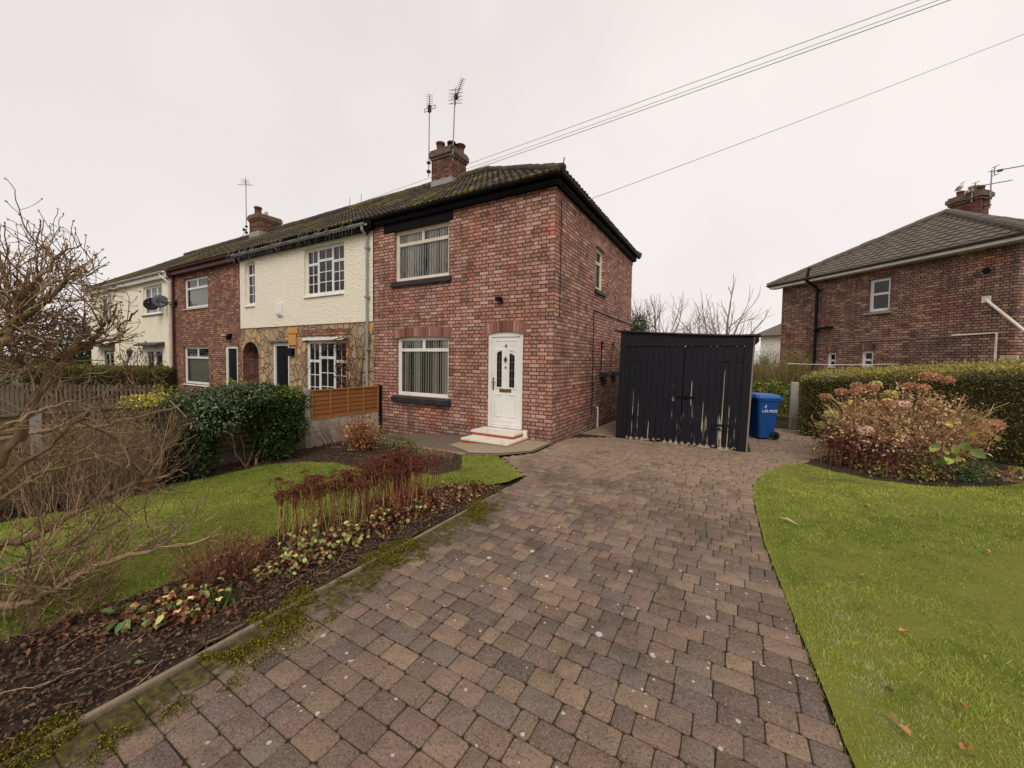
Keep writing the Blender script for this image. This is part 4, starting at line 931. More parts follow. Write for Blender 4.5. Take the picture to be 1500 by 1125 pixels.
# ------------------------------------------------------------------ blue wheelie bin
bu = Vector((0.862, 0.507, 0))*0.86; bd_ = Vector((0.507, -0.862, 0))
BB = Basis((3.70, 3.50, -0.095), bu, bd_)
wb = thing('wheelie_bin', 'blue wheelie bin with white hand painted lettering beside the black garage', 'wheelie bin', (3.9, 3.75, -0.095))
def loft(mb, rings):
    k = len(mb.v); n = len(rings[0])
    for r in rings:
        for p in r: mb.v.append(tuple(p))
    for i in range(len(rings)-1):
        for j in range(n): mb.f.append((k+i*n+j, k+i*n+(j+1) % n, k+(i+1)*n+(j+1) % n, k+(i+1)*n+j))
    mb.f.append(tuple(range(k+n-1, k-1, -1))); mb.f.append(tuple(k+(len(rings)-1)*n+j for j in range(n)))
def rrect(u0_, u1_, d0, d1, z, c=0.04):
    return [BB.P(u, d, z) for u, d in ((u0_+c, d0), (u1_-c, d0), (u1_, d0+c), (u1_, d1-c), (u1_-c, d1), (u0_+c, d1), (u0_, d1-c), (u0_, d0+c))]
m = MB(); loft(m, [rrect(0.08, 0.50, -0.53, -0.05, 0.03), rrect(0.07, 0.53, -0.535, -0.045, 0.2), rrect(0.0, 0.60, -0.57, -0.01, 0.90), rrect(-0.025, 0.63, -0.59, 0.01, 0.902), rrect(-0.028, 0.632, -0.592, 0.012, 0.955)])
body = obj('body', m, M['bin_blue'], wb, bevel=0.01)
m = MB(); loft(m, [rrect(-0.055, 0.645, -0.605, 0.025, 0.957, 0.05), rrect(-0.055, 0.645, -0.605, 0.025, 0.995, 0.05), rrect(-0.02, 0.60, -0.57, -0.01, 1.045, 0.06), rrect(0.1, 0.5, -0.5, -0.08, 1.065, 0.06)])
m.box(BB, -0.085, -0.05, -0.42, -0.16, 0.962, 0.99); m.box(BB, 0.02, 0.14, 0.02, 0.04, 0.965, 0.985)
obj('lid', m, M['bin_lid'], wb, bevel=0.01)
m = MB(); m.tube([BB.P(0.62, -0.56, 0.93), BB.P(0.70, -0.54, 0.95), BB.P(0.70, -0.04, 0.95), BB.P(0.62, -0.02, 0.93)], 0.017, 8); m.box(BB, 0.60, 0.69, -0.06, -0.03, 0.93, 1.0); m.box(BB, 0.60, 0.69, -0.55, -0.52, 0.93, 1.0); obj('handle', m, M['bin_lid'], wb)
for d0 in (0.0, -0.63):
    m = MB(); c = BB.P(0.455, d0, 0.10); m.lathe(c, [(0.06, 0), (0.097, 0.005), (0.10, 0.02), (0.097, 0.045), (0.06, 0.05)], 20, bd_); wo = obj('wheel', m, M['rubber'], wb)
    m = MB(); m.lathe(c+bd_*0.046, [(0.055, 0), (0.05, 0.008), (0.02, 0.010)], 14, bd_); obj('rim', m, M['black_pvc'], wo)
m = MB(); m.tube([BB.P(0.455, -0.60, 0.10), BB.P(0.455, 0.02, 0.10)], 0.014, 8); obj('axle', m, M['dark_metal'], wb)
class Slope(Basis):
    def P(s, u, d, z): return s.o + s.u*u + s.d*(d + (z-0.9)*0.054) + Vector((0, 0, z))
SB = Slope(BB.o, bu, bd_)
t1 = text_mesh('painted_lettering', '4', 0.12, SB, 0.19, 0.77, -0.004, M['letter'], body, 0.004, 0.2)
t2 = text_mesh('painted_lettering', 'LAR-MERE', 0.094, SB, 0.32, 0.665, -0.004, M['letter'], body, 0.004, 0.1, 1.02)

M['grey_gutter'] = mat_simple('grey_brown_gutter', rgb(92, 86, 80), 0.6, 0.15, 5)
# ------------------------------------------------------------------ neighbouring brick house (turned 43 degrees)
az = R(42.9); NB = Basis((4.91, 13.59, 0), (math.sin(az), -math.cos(az), 0), (-math.cos(az), -math.sin(az), 0))
hn = thing('detached_house', 'dark red brick house with plain grey hipped roof behind the long clipped hedge', 'house', tuple(NB.P(3.6, -3.6, -0.22)))
WN = 6.95
m = MB(); nh = [(3.40, 4.05, 3.56, 4.70), (2.03, 2.38, 1.56, 2.17), (3.24, 3.64, 1.62, 2.21)]
wall_face(m, NB, 0, WN, -0.6, 5.05, nh, 0.1)
for (a, b) in (((0, 0), (0, -9)), ((WN, 0), (WN, -9)), ((0, -9), (WN, -9))): m.quad(NB.P(a[0], a[1], -0.6), NB.P(b[0], b[1], -0.6), NB.P(b[0], b[1], 5.05), NB.P(a[0], a[1], 5.05))
obj('wall', m, M['brick_far'], hn, recalc=False)
window(hn, NB, 3.40, 4.05, 3.56, 4.70, [(0, 1, .54, 1), (0, 1, 0, .54)], 'white_pvc', 'dglass', sill=('concrete', True, 0.10), fr=0.06)
window(hn, NB, 2.03, 2.38, 1.56, 2.17, [(0, 1, .45, 1), (0, 1, 0, .45)], 'white_pvc', 'dglass', fr=0.06); window(hn, NB, 3.24, 3.64, 1.62, 2.21, [(0, 1, .4, 1), (0, 1, 0, .4)], 'white_pvc', 'dglass', fr=0.06)
arch_bricks(NB, 1.98, 2.43, 2.18, 0.01, 0.22, 'soldier_far', hn); arch_bricks(NB, 3.19, 3.69, 2.22, 0.01, 0.22, 'soldier_far', hn)
m = MB(); m.tube([NB.P(1.42, 0.30, 5.55), NB.P(1.42, 0.42, 5.05), NB.P(1.62, 0.09, 4.72), NB.P(1.62, 0.09, -0.3)], 0.055, 10); m.tube([NB.P(1.62, 0.09, 3.08), NB.P(2.15, 0.09, 3.14), NB.P(2.2, 0.0, 3.14)], 0.045, 8)
for z in (1.2, 3.0, 4.6): m.box(NB, 1.55, 1.69, 0.0, 0.155, z, z+0.06)
obj('soil_pipe', m, M['black_pvc'], hn)
m = MB(); m.lathe(NB.P(6.35, 0.0, 4.36), [(0.13, 0.0), (0.14, 0.03), (0.10, 0.035), (0.085, 0.01)], 16, NB.d); vo = obj('vent', m, M['brick_far'], hn); m = MB(); m.lathe(NB.P(6.35, 0.012, 4.36), [(0.085, 0.0), (0.08, 0.006)], 14, NB.d); obj('vent_hole', m, M['black_pvc'], vo)
m = MB(); m.tube([NB.P(5.7, 0.03, 2.60), NB.P(6.62, 0.03, 2.62), NB.P(6.62, 0.03, 1.7)], 0.03, 8); obj('waste_pipe', m, M['cream_pvc'], hn)
m = MB(); m.tube([NB.P(1.7, 0.012, 2.52), NB.P(5.7, 0.012, 2.58)], 0.012, 5); obj('cable', m, M['grey_pvc'], hn)
m = MB(); m.box(NB, 6.75, 7.05, 0, 0.12, 1.5, 2.0); obj('meter_box', m, M['buff_clay'], hn, bevel=0.01)
m = MB(); m.box(NB, -0.36, WN+0.36, 0.003, 0.34, 5.0, 5.03); m.box(NB, -0.36, WN+0.36, 0.315, 0.342, 5.03, 5.09); obj('fascia', m, M['white_pvc'], hn)
gutter(hn, NB, -0.42, WN+0.42, 5.165, 'grey_gutter', 0.342)
m = MB(); half = WN/2+0.40; NZ0, NZ1 = 5.10, 7.36; VN = (-NB.d)*half + Vector((0, 0, NZ1-NZ0)); LN = VN.length
roof_slope(m, NB.P(0, 0.40, NZ0), NB.u, VN, LN, lambda v: -0.40+half*v/LN, lambda v: WN+0.40-half*v/LN, 0.30, 0.33, 0.03, 0.026)
for sgn, uu_ in ((-1, -0.40), (1, WN+0.40)):
    m.poly([NB.P(uu_, 0.40, NZ0), NB.P(uu_, -9.4, NZ0), NB.P(WN/2, -9.4, NZ1), NB.P(WN/2, 0.40-half, NZ1)])
rn = obj('roof', m, M['tiles_plain'], hn, recalc=False)
ridge_tiles(rn, NB.P(-0.4, 0.40, NZ0+0.06), NB.P(WN/2, 0.40-half, NZ1+0.05), 'tiles_plain', 0.11, name='hip_tiles'); ridge_tiles(rn, NB.P(WN+0.4, 0.40, NZ0+0.06), NB.P(WN/2, 0.40-half, NZ1+0.05), 'tiles_plain', 0.11, name='hip_tiles'); ridge_tiles(rn, NB.P(WN/2, 0.40-half, NZ1+0.03), NB.P(WN/2, -9.4, NZ1+0.03), 'tiles_plain', 0.11)
CS0, CS1, CI0, CI1, CZ = 2.66, 3.54, -5.05, -5.52, 8.36
m = MB(); m.box(NB, CS0, CS1, CI1, CI0, 6.8, CZ-0.34); cn = obj('chimney', m, M['brick_sooty'], rn)
m = MB(); m.box(NB, CS0-0.05, CS1+0.05, CI1-0.05, CI0+0.05, CZ-0.34, CZ-0.24); m.box(NB, CS0-0.10, CS1+0.10, CI1-0.10, CI0+0.10, CZ-0.24, CZ-0.08); m.box(NB, CS0-0.05, CS1+0.05, CI1-0.05, CI0+0.05, CZ-0.08, CZ); obj('chimney_cap', m, M['cap_brick'], cn, bevel=0.01)
for s_, r_, h_, mm in ((2.83, 0.105, 0.26, 'terracotta'), (3.0, 0.045, 0.22, 'white_clay'), (3.21, 0.135, 0.31, 'buff_clay'), (3.44, 0.08, 0.2, 'terracotta')):
    p = NB.P(s_, (CI0+CI1)/2, CZ-0.02); pot(cn, p.x, p.y, p.z, r_, h_, mm)
# gull on the red pot
gp = NB.P(2.83, (CI0+CI1)/2, CZ+0.24)
gull = thing('gull', 'white and grey gull perched on the red chimney pot of the right hand house', 'bird', tuple(gp))
def skin(name, joints, edges, mat, parent, sub=2):
    me = bpy.data.meshes.new(name); off = wl(parent)
    me.from_pydata([tuple(Vector(j[:3])-off) for j in joints], edges, [])
    o = bpy.data.objects.new(name, me); COL.objects.link(o); o.parent = parent; WL[o.name] = off
    md = o.modifiers.new('skin', 'SKIN'); md.use_smooth_shade = True
    for v, j in zip(me.skin_vertices[0].data, joints): v.radius = (j[3], j[3])
    me.skin_vertices[0].data[1].use_root = True
    s = o.modifiers.new('sub', 'SUBSURF'); s.levels = 1; s.render_levels = sub
    me.materials.append(mat); return o
gu, gd_ = NB.u, Vector((0, 0, 1))
def G(a, z): q = gp + gu*(a*0.5); return (q.x, q.y, gp.z+z*0.72)
skin('body', [(*G(-0.24, 0.10), 0.02), (*G(-0.10, 0.18), 0.075), (*G(0.02, 0.26), 0.085), (*G(0.06, 0.38), 0.05), (*G(0.08, 0.47), 0.05), (*G(0.14, 0.475), 0.026)], [(i, i+1) for i in range(5)], M['gull_white'], gull)
for s in (-1, 1):
    o_ = NB.d*(s*0.066); m = MB(); q = lambda a, z: tuple(Vector(G(a, z))+o_*(1 if a > -0.2 else 0.4))
    m.tube([q(0.06, 0.27), q(-0.02, 0.25), q(-0.15, 0.19), q(-0.34, 0.10)], [0.022, 0.042, 0.034, 0.006], 8); obj('wing', m, M['gull_grey'], gull, smooth=True)
    m = MB(); m.tube([tuple(Vector(G(0.0, 0.11))+NB.d*(s*0.03)), tuple(Vector(G(0.0, 0.0))+NB.d*(s*0.035)), tuple(Vector(G(0.05, 0.004))+NB.d*(s*0.035))], 0.008, 6); obj('leg', m, M['gull_beak'], gull)
m = MB(); m.tube([G(0.15, 0.475), G(0.28, 0.455)], [0.014, 0.004], 6); obj('beak', m, M['gull_beak'], gull)
# neighbour aerials
def naerial(s_, d_, z0, z1, zl, lab, Larr):
    p = NB.P(s_, d_, z0); t = thing('tv_aerial', lab, 'aerial', tuple(p)); m = MB(); m.tube([p, NB.P(s_, d_, z1)], 0.02, 8); obj('mast', m, M['metal'], t)
    m = MB(); q = NB.P(s_, d_, zl); dr = (Vector((0.80, 0.50, 0)).normalized()+Vector((0, 0, 0.20))).normalized(); sd_ = dr.cross(Vector((0, 0, 1))).normalized(); upv = Vector((0, 0, 1))
    m.tube([q-dr*0.15, q+dr*Larr], 0.011, 6)
    for i in range(16): a = q+dr*(0.2+(Larr-0.25)*i/15); m.tube([a-sd_*0.07, a+sd_*0.07], 0.006, 5)
    obj('array', m, M['dark_metal'], t)
    m = MB()
    for s2 in (-1, 1): m.tube([q+dr*0.08, q+dr*0.14+upv*s2*0.16], 0.014, 6); m.tube([q+dr*0.14+upv*s2*0.16-sd_*0.12, q+dr*0.14+upv*s2*0.16+sd_*0.12], 0.01, 5)
    m.box(WORLD, q.x+0.2, q.x+0.32, q.y+0.1, q.y+0.2, q.z+0.0, q.z+0.07); obj('reflector', m, M['dark_metal'], t)
    m = MB()
    for z in (z0+0.1, z0+0.35): m.box(NB, s_-0.16, s_+0.03, d_-0.03, d_+0.03, z, z+0.05)
    obj('bracket', m, M['dark_metal'], t)
naerial(3.72, -5.2, 7.6, 9.02, 8.96, 'tall tv aerial on a pole bracketed to the chimney of the right hand house', 1.5)
naerial(3.36, -4.92, 7.95, 8.56, 8.50, 'short tv aerial in front of the buff chimney pot of the right hand house', 1.6)
m = MB(); m.tube([NB.P(6.38, 0.04, 3.56), NB.P(7.9, 0.45, 1.9)], 0.035, 8); m.box(NB, 6.3, 6.46, 0.0, 0.06, 3.48, 3.66)
tag(obj('wall_pole', m, M['cream_pvc'], recalc=False), 'white pole slanting down from the brick wall of the right hand house', 'pole')
m = MB(); m.tube([Vector((4.7, 8.6, 1.70)).lerp(Vector((9.5, 11.4, 1.86)), t)-Vector((0, 0, 0.3*t*(1-t))) for t in np.linspace(0, 1, 16)], 0.009, 5)
tag(obj('washing_line', m, M['white_pvc'], recalc=False), 'thin white washing line stretched low across the right hand house', 'washing line')

# white house glimpsed beyond
bh = thing('house', 'small white rendered house just showing between the garage and the right hand brick house', 'house', (6.5, 28, -0.3)); FB = Basis((5.2, 27, 0), (0.97, -0.25, 0), (-0.25, -0.97, 0))
m = MB(); m.box(FB, -0.4, 7, -7, 0, -1, 4.0); obj('wall', m, M['render_white'], bh); m = MB(); m.poly([FB.P(-0.9, 0.4, 3.75), FB.P(7.4, 0.4, 3.75), FB.P(7.4, -3.5, 6.6), FB.P(3.5, -3.5, 6.4)]); m.poly([FB.P(-0.9, 0.4, 3.75), FB.P(-0.9, -7.4, 3.75), FB.P(3.5, -3.5, 6.4)]); obj('roof', m, M['tiles_plain'], bh, recalc=False)

M['grey_slab'] = mat_simple('stained_grey_slab', rgb(176, 168, 154), 0.9, 0.2, 2.2, bump=0.4, bscale=50, dirt=(rgb(96, 92, 80), 0.75))
# ------------------------------------------------------------------ fences, post
fn = thing('garden_fence', 'garden boundary fence of lap panels with concrete posts and one orange panel', 'fence', (-5.0, -4, -0.33))
FX = -4.98; FB2 = Basis((FX, 0, 0), (0, 1, 0), (1, 0, 0))
m = MB(); m.box(FB2, -0.10, -0.02, -0.05, 0.05, -0.5, 0.97); obj('post', m, M['black_paint'], fn, bevel=0.005, label='dark timber post against the brick house')
for k, y in enumerate((-2.07, -3.98, -5.89, -7.8, -9.71)):
    m = MB(); m.box(FB2, y-0.055, y+0.055, -0.05, 0.055, -0.6, 0.985-0.02*k); obj('post', m, M['concrete'], fn, bevel=0.012)
m = MB(); m.box(FB2, -2.01, -0.105, -0.02, 0.02, -0.5, 0.005); m.box(FB2, -2.01, -0.105, -0.022, 0.024, 0.008, 0.285); obj('gravel_board', m, M['grey_slab'], fn, bevel=0.006)
def panel(y0, y1, z0, z1, mat, bmat, nb=6):
    m = MB(); n = max(3, int((z1-z0)/0.095)); h = (z1-z0)/n
    for i in range(n): m.prism(FB2, [(-0.012, z0+h*i), (0.0175, z0+h*i-0.014), (-0.002, z0+h*(i+1)), (-0.012, z0+h*(i+1))], y0, y1)
    o = obj('panel', m, M[mat], fn, recalc=False)
    b = MB()
    for i in range(5):
        y = y0+0.02+(y1-y0-0.06)*i/4; b.box(FB2, y, y+0.04, 0.018, 0.034, z0+0.005, z1)
    b.box(FB2, y0, y1, -0.018, 0.036, z1+0.001, z1+0.028); b.box(FB2, y0, y1, 0.0185, 0.036, z0-0.03, z0+0.004); obj('batten', b, M[bmat], o)
panel(-2.01, -0.108, 0.315, 0.93, 'fence_new', 'fence_batten')
for y0 in (-3.92, -5.83, -7.74, -9.65):
    panel(y0, y0+1.79, -0.06, 0.86, 'fence_old', 'fence_old'); m = MB(); m.box(FB2, y0, y0+1.79, -0.02, 0.022, -0.55, -0.09); obj('gravel_board', m, M['old_concrete'], fn)
# picket fence in the neighbouring garden
PB = Basis((-17.6, -4.15, 0), Vector((3.2, 2.45, 0)).normalized(), Vector((2.45, -3.2, 0)).normalized())
pf = thing('picket_fence', 'weathered grey picket fence behind the bare twiggy shrubs', 'fence', (-16, -3, -0.35))
m = MB()
for z in (-0.05, 0.42): m.box(PB, -1.5, 4.3, -0.05, -0.005, z, z+0.08)
obj('rail', m, M['fence_grey'], pf)
u = -1.5
while u < 4.2:
    m = MB(); h = 0.66+random.uniform(-0.03, 0.03); k = len(m.v); w_ = 0.085
    m.prism(Basis(PB.P(u, 0, 0), PB.d, PB.u), [(0, -0.45), (w_, -0.45), (w_, h-0.05), (w_/2, h), (0, h-0.05)], 0.0, 0.02); obj('picket', m, M['fence_grey'], pf, recalc=False); u += 0.142
m = MB(); m.box(WORLD, 4.62, 4.80, 6.55, 6.73, -0.4, 1.16); m2 = obj('concrete_post', m, M['grey_slab'], bevel=0.02); tag(m2, 'squat weathered concrete post between the blue bin and the hedge end', 'post')
#@@PART4
# ------------------------------------------------------------------ numpy foliage kit
def nrm(v): return v/np.maximum(np.linalg.norm(v, axis=-1, keepdims=True), 1e-9)
def leafset(pos, d, n, L, W, col, fold=0.25):
    d = nrm(d); s = nrm(np.cross(d, n)); n = np.cross(s, d); L = L[:, None]; W = W[:, None]
    if np.median(W/L) > 0.6:      # broad leaf: six points folded along the midrib
        lift = n*W*fold*0.7; tip = pos+d*L-n*L*0.12
        V = np.stack([pos, pos+d*L*0.28+s*W*0.46+lift, pos+d*L*0.72+s*W*0.42+lift*0.8, tip, pos+d*L*0.72-s*W*0.42+lift*0.8, pos+d*L*0.28-s*W*0.46+lift], 1).reshape(-1, 3)
        i = np.arange(len(pos))*6; F = np.concatenate([np.stack([i, i+1, i+2, i+3], 1), np.stack([i, i+3, i+4, i+5], 1)])
        return V, F, np.repeat(col, 6, 0)
    base = pos; tip = pos+d*L; mid = pos+d*L*0.5; lift = n*W*fold
    V = np.stack([base, mid+s*W*0.5+lift, tip, mid-s*W*0.5+lift], 1).reshape(-1, 3)
    F = np.arange(len(pos)*4).reshape(-1, 4)
    return V, F, np.repeat(col, 4, 0)
def tubes_np(P, Rr, sides=4, col=None):
    P = np.asarray(P, float); Rr = np.asarray(Rr, float); n, K, _ = P.shape
    T = np.gradient(P, axis=1); T = nrm(T); ref = np.array([0.31, 0.52, 0.79]); A = nrm(np.cross(T, ref)); Bv = np.cross(T, A)
    an = 2*np.pi*np.arange(sides)/sides
    V = P[:, :, None, :] + Rr[:, :, None, None]*(A[:, :, None, :]*np.cos(an)[None, None, :, None] + Bv[:, :, None, :]*np.sin(an)[None, None, :, None])
    idx = np.arange(n*K*sides).reshape(n, K, sides); nx = np.roll(idx, -1, axis=2)
    F = np.stack([idx[:, :-1], nx[:, :-1], nx[:, 1:], idx[:, 1:]], -1).reshape(-1, 4)
    C = np.repeat(np.asarray(col), K*sides, 0) if col is not None else None
    return V.reshape(-1, 3), F, C
def join(parts):
    V, F, C, o = [], [], [], 0
    for v, f, c in parts: V.append(v); F.append(f+o); C.append(c); o += len(v)
    return np.concatenate(V), np.concatenate(F), np.concatenate(C)
def pal(cols, n, jit=0.18, k=1.0):
    cols = np.array(cols); i = rng.integers(0, len(cols), n); c = cols[i]*rng.uniform(1-jit, 1+jit, (n, 1))*k
    return np.clip(c, 0, 1)
def P_(*l): return [rgb3(*c) for c in l]
def vn(x, y, s=1.0, seed=0.0):
    x = x*s+seed*1.7; y = y*s-seed*2.3
    return (np.sin(x*1.3+1.7*np.sin(y*0.9+.4))+np.sin(y*1.7+1.3*np.sin(x*1.1+2.))+0.6*np.sin(3.1*x-2.3*y+1.5*np.sin(y*2.2)))/5.2+0.5
def ball(n): return nrm(rng.normal(size=(n, 3)))
def cloud(blobs, n, L, W, palette, shell=0.45, droop=0.2, jit=0.25, up=0.0, rag=0.12):
    c = np.array([b[0] for b in blobs], float); r = np.array([b[1] for b in blobs], float)
    wt = (r[:, 0]*r[:, 1]+r[:, 1]*r[:, 2]+r[:, 0]*r[:, 2]); i = rng.choice(len(blobs), n, p=wt/wt.sum())
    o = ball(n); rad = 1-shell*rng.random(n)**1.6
    lump = 1+rag*np.sin(o[:, 0]*7+i*2.1)*np.sin(o[:, 1]*6+i)*2+rng.normal(0, rag*0.6, n)
    pos = c[i]+o*r[i]*(rad*lump)[:, None]
    d = o*0.7+ball(n)*0.8+np.array([0, 0, -droop]); nn = o+ball(n)*0.6+np.array([0, 0, up])
    col = pal(palette, n, jit)*(0.55+0.45*np.clip((rad-0.5)/0.5, 0, 1))[:, None]*(0.8+0.4*vn(pos[:, 0]*5, pos[:, 2]*5+pos[:, 1]*4))[:, None]  # leaves deeper in a blob are darker: inner shade painted into the colour
    return leafset(pos, d, nn, L*rng.uniform(0.6, 1.25, n), W*rng.uniform(0.7, 1.2, n), col)
def fan(base, spread, n, h, hr, r0, r1, palette, lean=0.5, bend=0.25, K=5, sides=3, wig=0.03):
    """upright stems from an elliptical base, fanning outwards"""
    a = rng.uniform(0, 2*np.pi, n); q = np.sqrt(rng.random(n)); ox, oy = np.cos(a)*q, np.sin(a)*q
    b = np.stack([base[0]+ox*spread[0], base[1]+oy*spread[1], np.full(n, base[2])], 1)
    hh = h*(1-hr*rng.random(n)); hh = hh*(1-0.25*q**2)
    t = np.linspace(0, 1, K)[None, :, None]
    dx = (ox*lean+rng.normal(0, 0.12, n))*hh; dy = (oy*lean+rng.normal(0, 0.12, n))*hh
    P = b[:, None, :] + t*np.stack([dx, dy, hh], 1)[:, None, :] + (t**2)*bend*np.stack([dx, dy, -0.2*hh], 1)[:, None, :]
    P[:, 1:, :] += rng.normal(0, wig, (n, K-1, 3))*h*0.3
    rad = r0+(r1-r0)*np.linspace(0, 1, K)[None, :]*np.ones((n, 1)); rad = rad*rng.uniform(0.7, 1.3, (n, 1))
    return P, rad, pal(palette, n, 0.2)
def grow(out, p, d, L, r, lev, cfg):
    """recursive bare branches; polylines of 5 points collected in out[lev]"""
    p = np.array(p, float); d = np.array(d, float); d /= np.linalg.norm(d); pts = [p]; dd = d.copy()
    for k in range(4):
        dd = dd+rng.normal(0, cfg['wander'], 3)+np.array([0, 0, cfg['up']*0.25]); dd /= np.linalg.norm(dd); pts.append(pts[-1]+dd*L/4)
    r2 = r*cfg['taper']; out.append((np.array(pts), r, r2, lev))
    if lev <= 0: return
    lo_, hi_ = cfg['kids'][min(lev, len(cfg['kids'])-1)]
    for k in range(rng.integers(lo_, hi_+1)):
        t = rng.uniform(cfg.get('t0', 0.3), 1.0)*4; i = min(int(t), 3); q = pts[i]+(pts[i+1]-pts[i])*(t-i); ax = (pts[i+1]-pts[i]); ax /= np.linalg.norm(ax)
        sd_ = rng.normal(size=3); sd_ -= ax*sd_.dot(ax); sd_ /= np.linalg.norm(sd_)
        a = R(rng.uniform(*cfg['ang'])); nd = ax*math.cos(a)+sd_*math.sin(a)
        rr_ = (r+(r2-r)*t/4)
        grow(out, q, nd, L*rng.uniform(*cfg['len']), rr_*rng.uniform(0.45, 0.7), lev-1, cfg)
    if cfg.get('lead', True): grow(out, pts[-1], dd, L*rng.uniform(0.55, 0.8), r2, lev-1, cfg)
def branch_mesh(out, palette, sides=None, rmin=0.002):
    parts = []
    for sd_, sel in ((7, lambda r: r > 0.02), (5, lambda r: 0.006 < r <= 0.02), (3, lambda r: r <= 0.006)):
        s = [o for o in out if sel(o[1])]
        if not s: continue
        P = np.stack([o[0] for o in s]); rd = np.stack([np.linspace(max(o[1], rmin), max(o[2], rmin), P.shape[1]) for o in s])
        parts.append(tubes_np(P, rd, sd_, pal(palette, len(s), 0.2)))
    return join(parts)

def inpoly(x, y, poly):
    c = np.zeros(len(x), bool); n = len(poly)
    for i in range(n):
        (x0, y0), (x1, y1) = poly[i], poly[(i+1) % n]
        if y0 == y1: continue
        c ^= ((y0 > y) != (y1 > y)) & (x < (x1-x0)*(y-y0)/(y1-y0)+x0)
    return c

# ------------------------------------------------------------------ ground sheets
def sheet(name, poly, dz, mat, grid=0.0, amp=0.0, freq=6.0):
    bm = bmesh.new(); bm.faces.new([bm.verts.new((x, y, 0)) for x, y in poly])
    cuts = [((-5.2, 0, 0), (1, 0, 0)), ((-1.1, 0, 0), (1, 0, 0)), ((0, 0, 0), (0, 1, 0)), ((0, 8, 0), (0, 1, 0))]
    if grid:
        xs = [p[0] for p in poly]; ys = [p[1] for p in poly]
        cuts += [((x, 0, 0), (1, 0, 0)) for x in np.arange(min(xs), max(xs), grid)] + [((0, y, 0), (0, 1, 0)) for y in np.arange(min(ys), max(ys), grid)]
    for co_, no_ in cuts: bmesh.ops.bisect_plane(bm, geom=bm.verts[:]+bm.edges[:]+bm.faces[:], plane_co=co_, plane_no=no_)
    bmesh.ops.triangulate(bm, faces=[f for f in bm.faces if len(f.verts) > 4])
    for v in bm.verts:
        v.co.z = gz(v.co.x, v.co.y)+dz
        if amp: v.co.z += amp*(float(vn(v.co.x, v.co.y, freq))-0.4)+random.uniform(-amp, amp)*0.25
    bmesh.ops.recalc_face_normals(bm, faces=bm.faces)
    me = bpy.data.meshes.new(name); bm.to_mesh(me); bm.free()
    if me.polygons and me.polygons[0].normal.z < 0: me.flip_normals()
    me.materials.append(mat); me.polygons.foreach_set('use_smooth', [True]*len(me.polygons))
    o = bpy.data.objects.new(name, me); COL.objects.link(o); WL[o.name] = Vector((0, 0, 0)); return tag(o, kind='structure')
sheet('ground', [(-600, -300), (600, -300), (600, 900), (-600, 900)], -0.07, M['earth'])
LAWN_R = [(3.80, -9.5), (3.67, -5.11), (3.58, -4.08), (3.48, -2.93), (3.44, -1.6), (3.46, -0.88), (3.62, -0.2), (3.95, 0.6), (4.26, 1.05), (4.6, 0.62), (5.0, 0.36), (5.5, 0.42), (5.95, 0.62), (6.6, 1.15), (7.2, 1.85), (7.55, 2.6), (7.4, 3.2), (9.0, 2.3), (13.5, -0.5), (13.5, -9.5)]
LAWN_L = [(-1.2, -9.5), (-0.55, -7.2), (-0.40, -6.3), (-0.36, -5.8), (-0.50, -5.2), (-0.45, -4.4), (-0.40, -3.7), (-0.05, -3.25), (0.30, -3.02), (0.52, -2.62), (0.56, -2.26), (0.16, -1.92), (-0.36, -1.48), (-0.92, -1.78), (-0.62, -2.15), (-0.38, -2.5), (-0.50, -2.92), (-1.45, -3.20), (-2.6, -2.98), (-3.5, -3.05), (-3.95, -3.4), (-4.05, -4.79), (-3.72, -5.72), (-4.0, -6.4), (-4.0, -9.5)]
sheet('lawn', LAWN_R, 0.004, M['turf'], 0.5, 0.03, 1.2); sheet('lawn', LAWN_L, 0.004, M['turf'], 0.5, 0.02, 1.2)
BED_N = [(-1.2, -9.5), (0.60, -9.5), (0.60, -2.75), (0.30, -3.02), (-0.05, -3.25), (-0.40, -3.7), (-0.45, -4.4), (-0.50, -5.2), (-0.36, -5.8), (-0.40, -6.3), (-0.55, -7.2)]
BED_C = [(-4.95, -9.5), (-4.0, -9.5), (-4.0, -6.4), (-3.72, -5.72), (-4.05, -4.79), (-3.95, -3.4), (-3.5, -3.05), (-2.6, -2.98), (-1.45, -3.20), (-0.50, -2.92), (-0.38, -2.5), (-0.62, -2.15), (-0.92, -1.78), (-1.3, -1.72), (-3.2, -1.33), (-4.95, -1.05)]
BED_R = [(4.26, 1.05), (4.6, 0.62), (5.0, 0.36), (5.5, 0.42), (5.95, 0.62), (6.6, 1.15), (7.2, 1.85), (7.55, 2.6), (7.4, 3.2), (9.0, 2.3), (13.5, -0.5), (14, 0.3), (8, 4.6), (5.0, 5.6), (5.0, 4.95), (5.35, 3.8), (5.1, 2.9), (4.62, 1.9), (4.42, 1.4)]
sheet('soil_bed', BED_N, -0.005, M['soil'], 0.09, 0.05, 9); sheet('soil_bed', BED_C, -0.005, M['soil'], 0.14, 0.05, 8); sheet('soil_bed', BED_R, -0.005, M['soil'], 0.16, 0.05, 8)
PATH = [(-4.95, -1.05), (-3.2, -1.33), (-1.3, -1.72), (-0.92, -1.78), (-0.36, -1.46), (0.04, -0.9), (0.04, 0.02), (-4.95, 0.02)]
sheet('path', PATH, 0.012, M['path'], 0.4, 0.01, 3)
sheet('side_path', [(0.0, 0.9), (0.95, 1.75), (0.95, 9), (0.0, 9)], -0.014, M['joint'], 0.5, 0.01, 3)
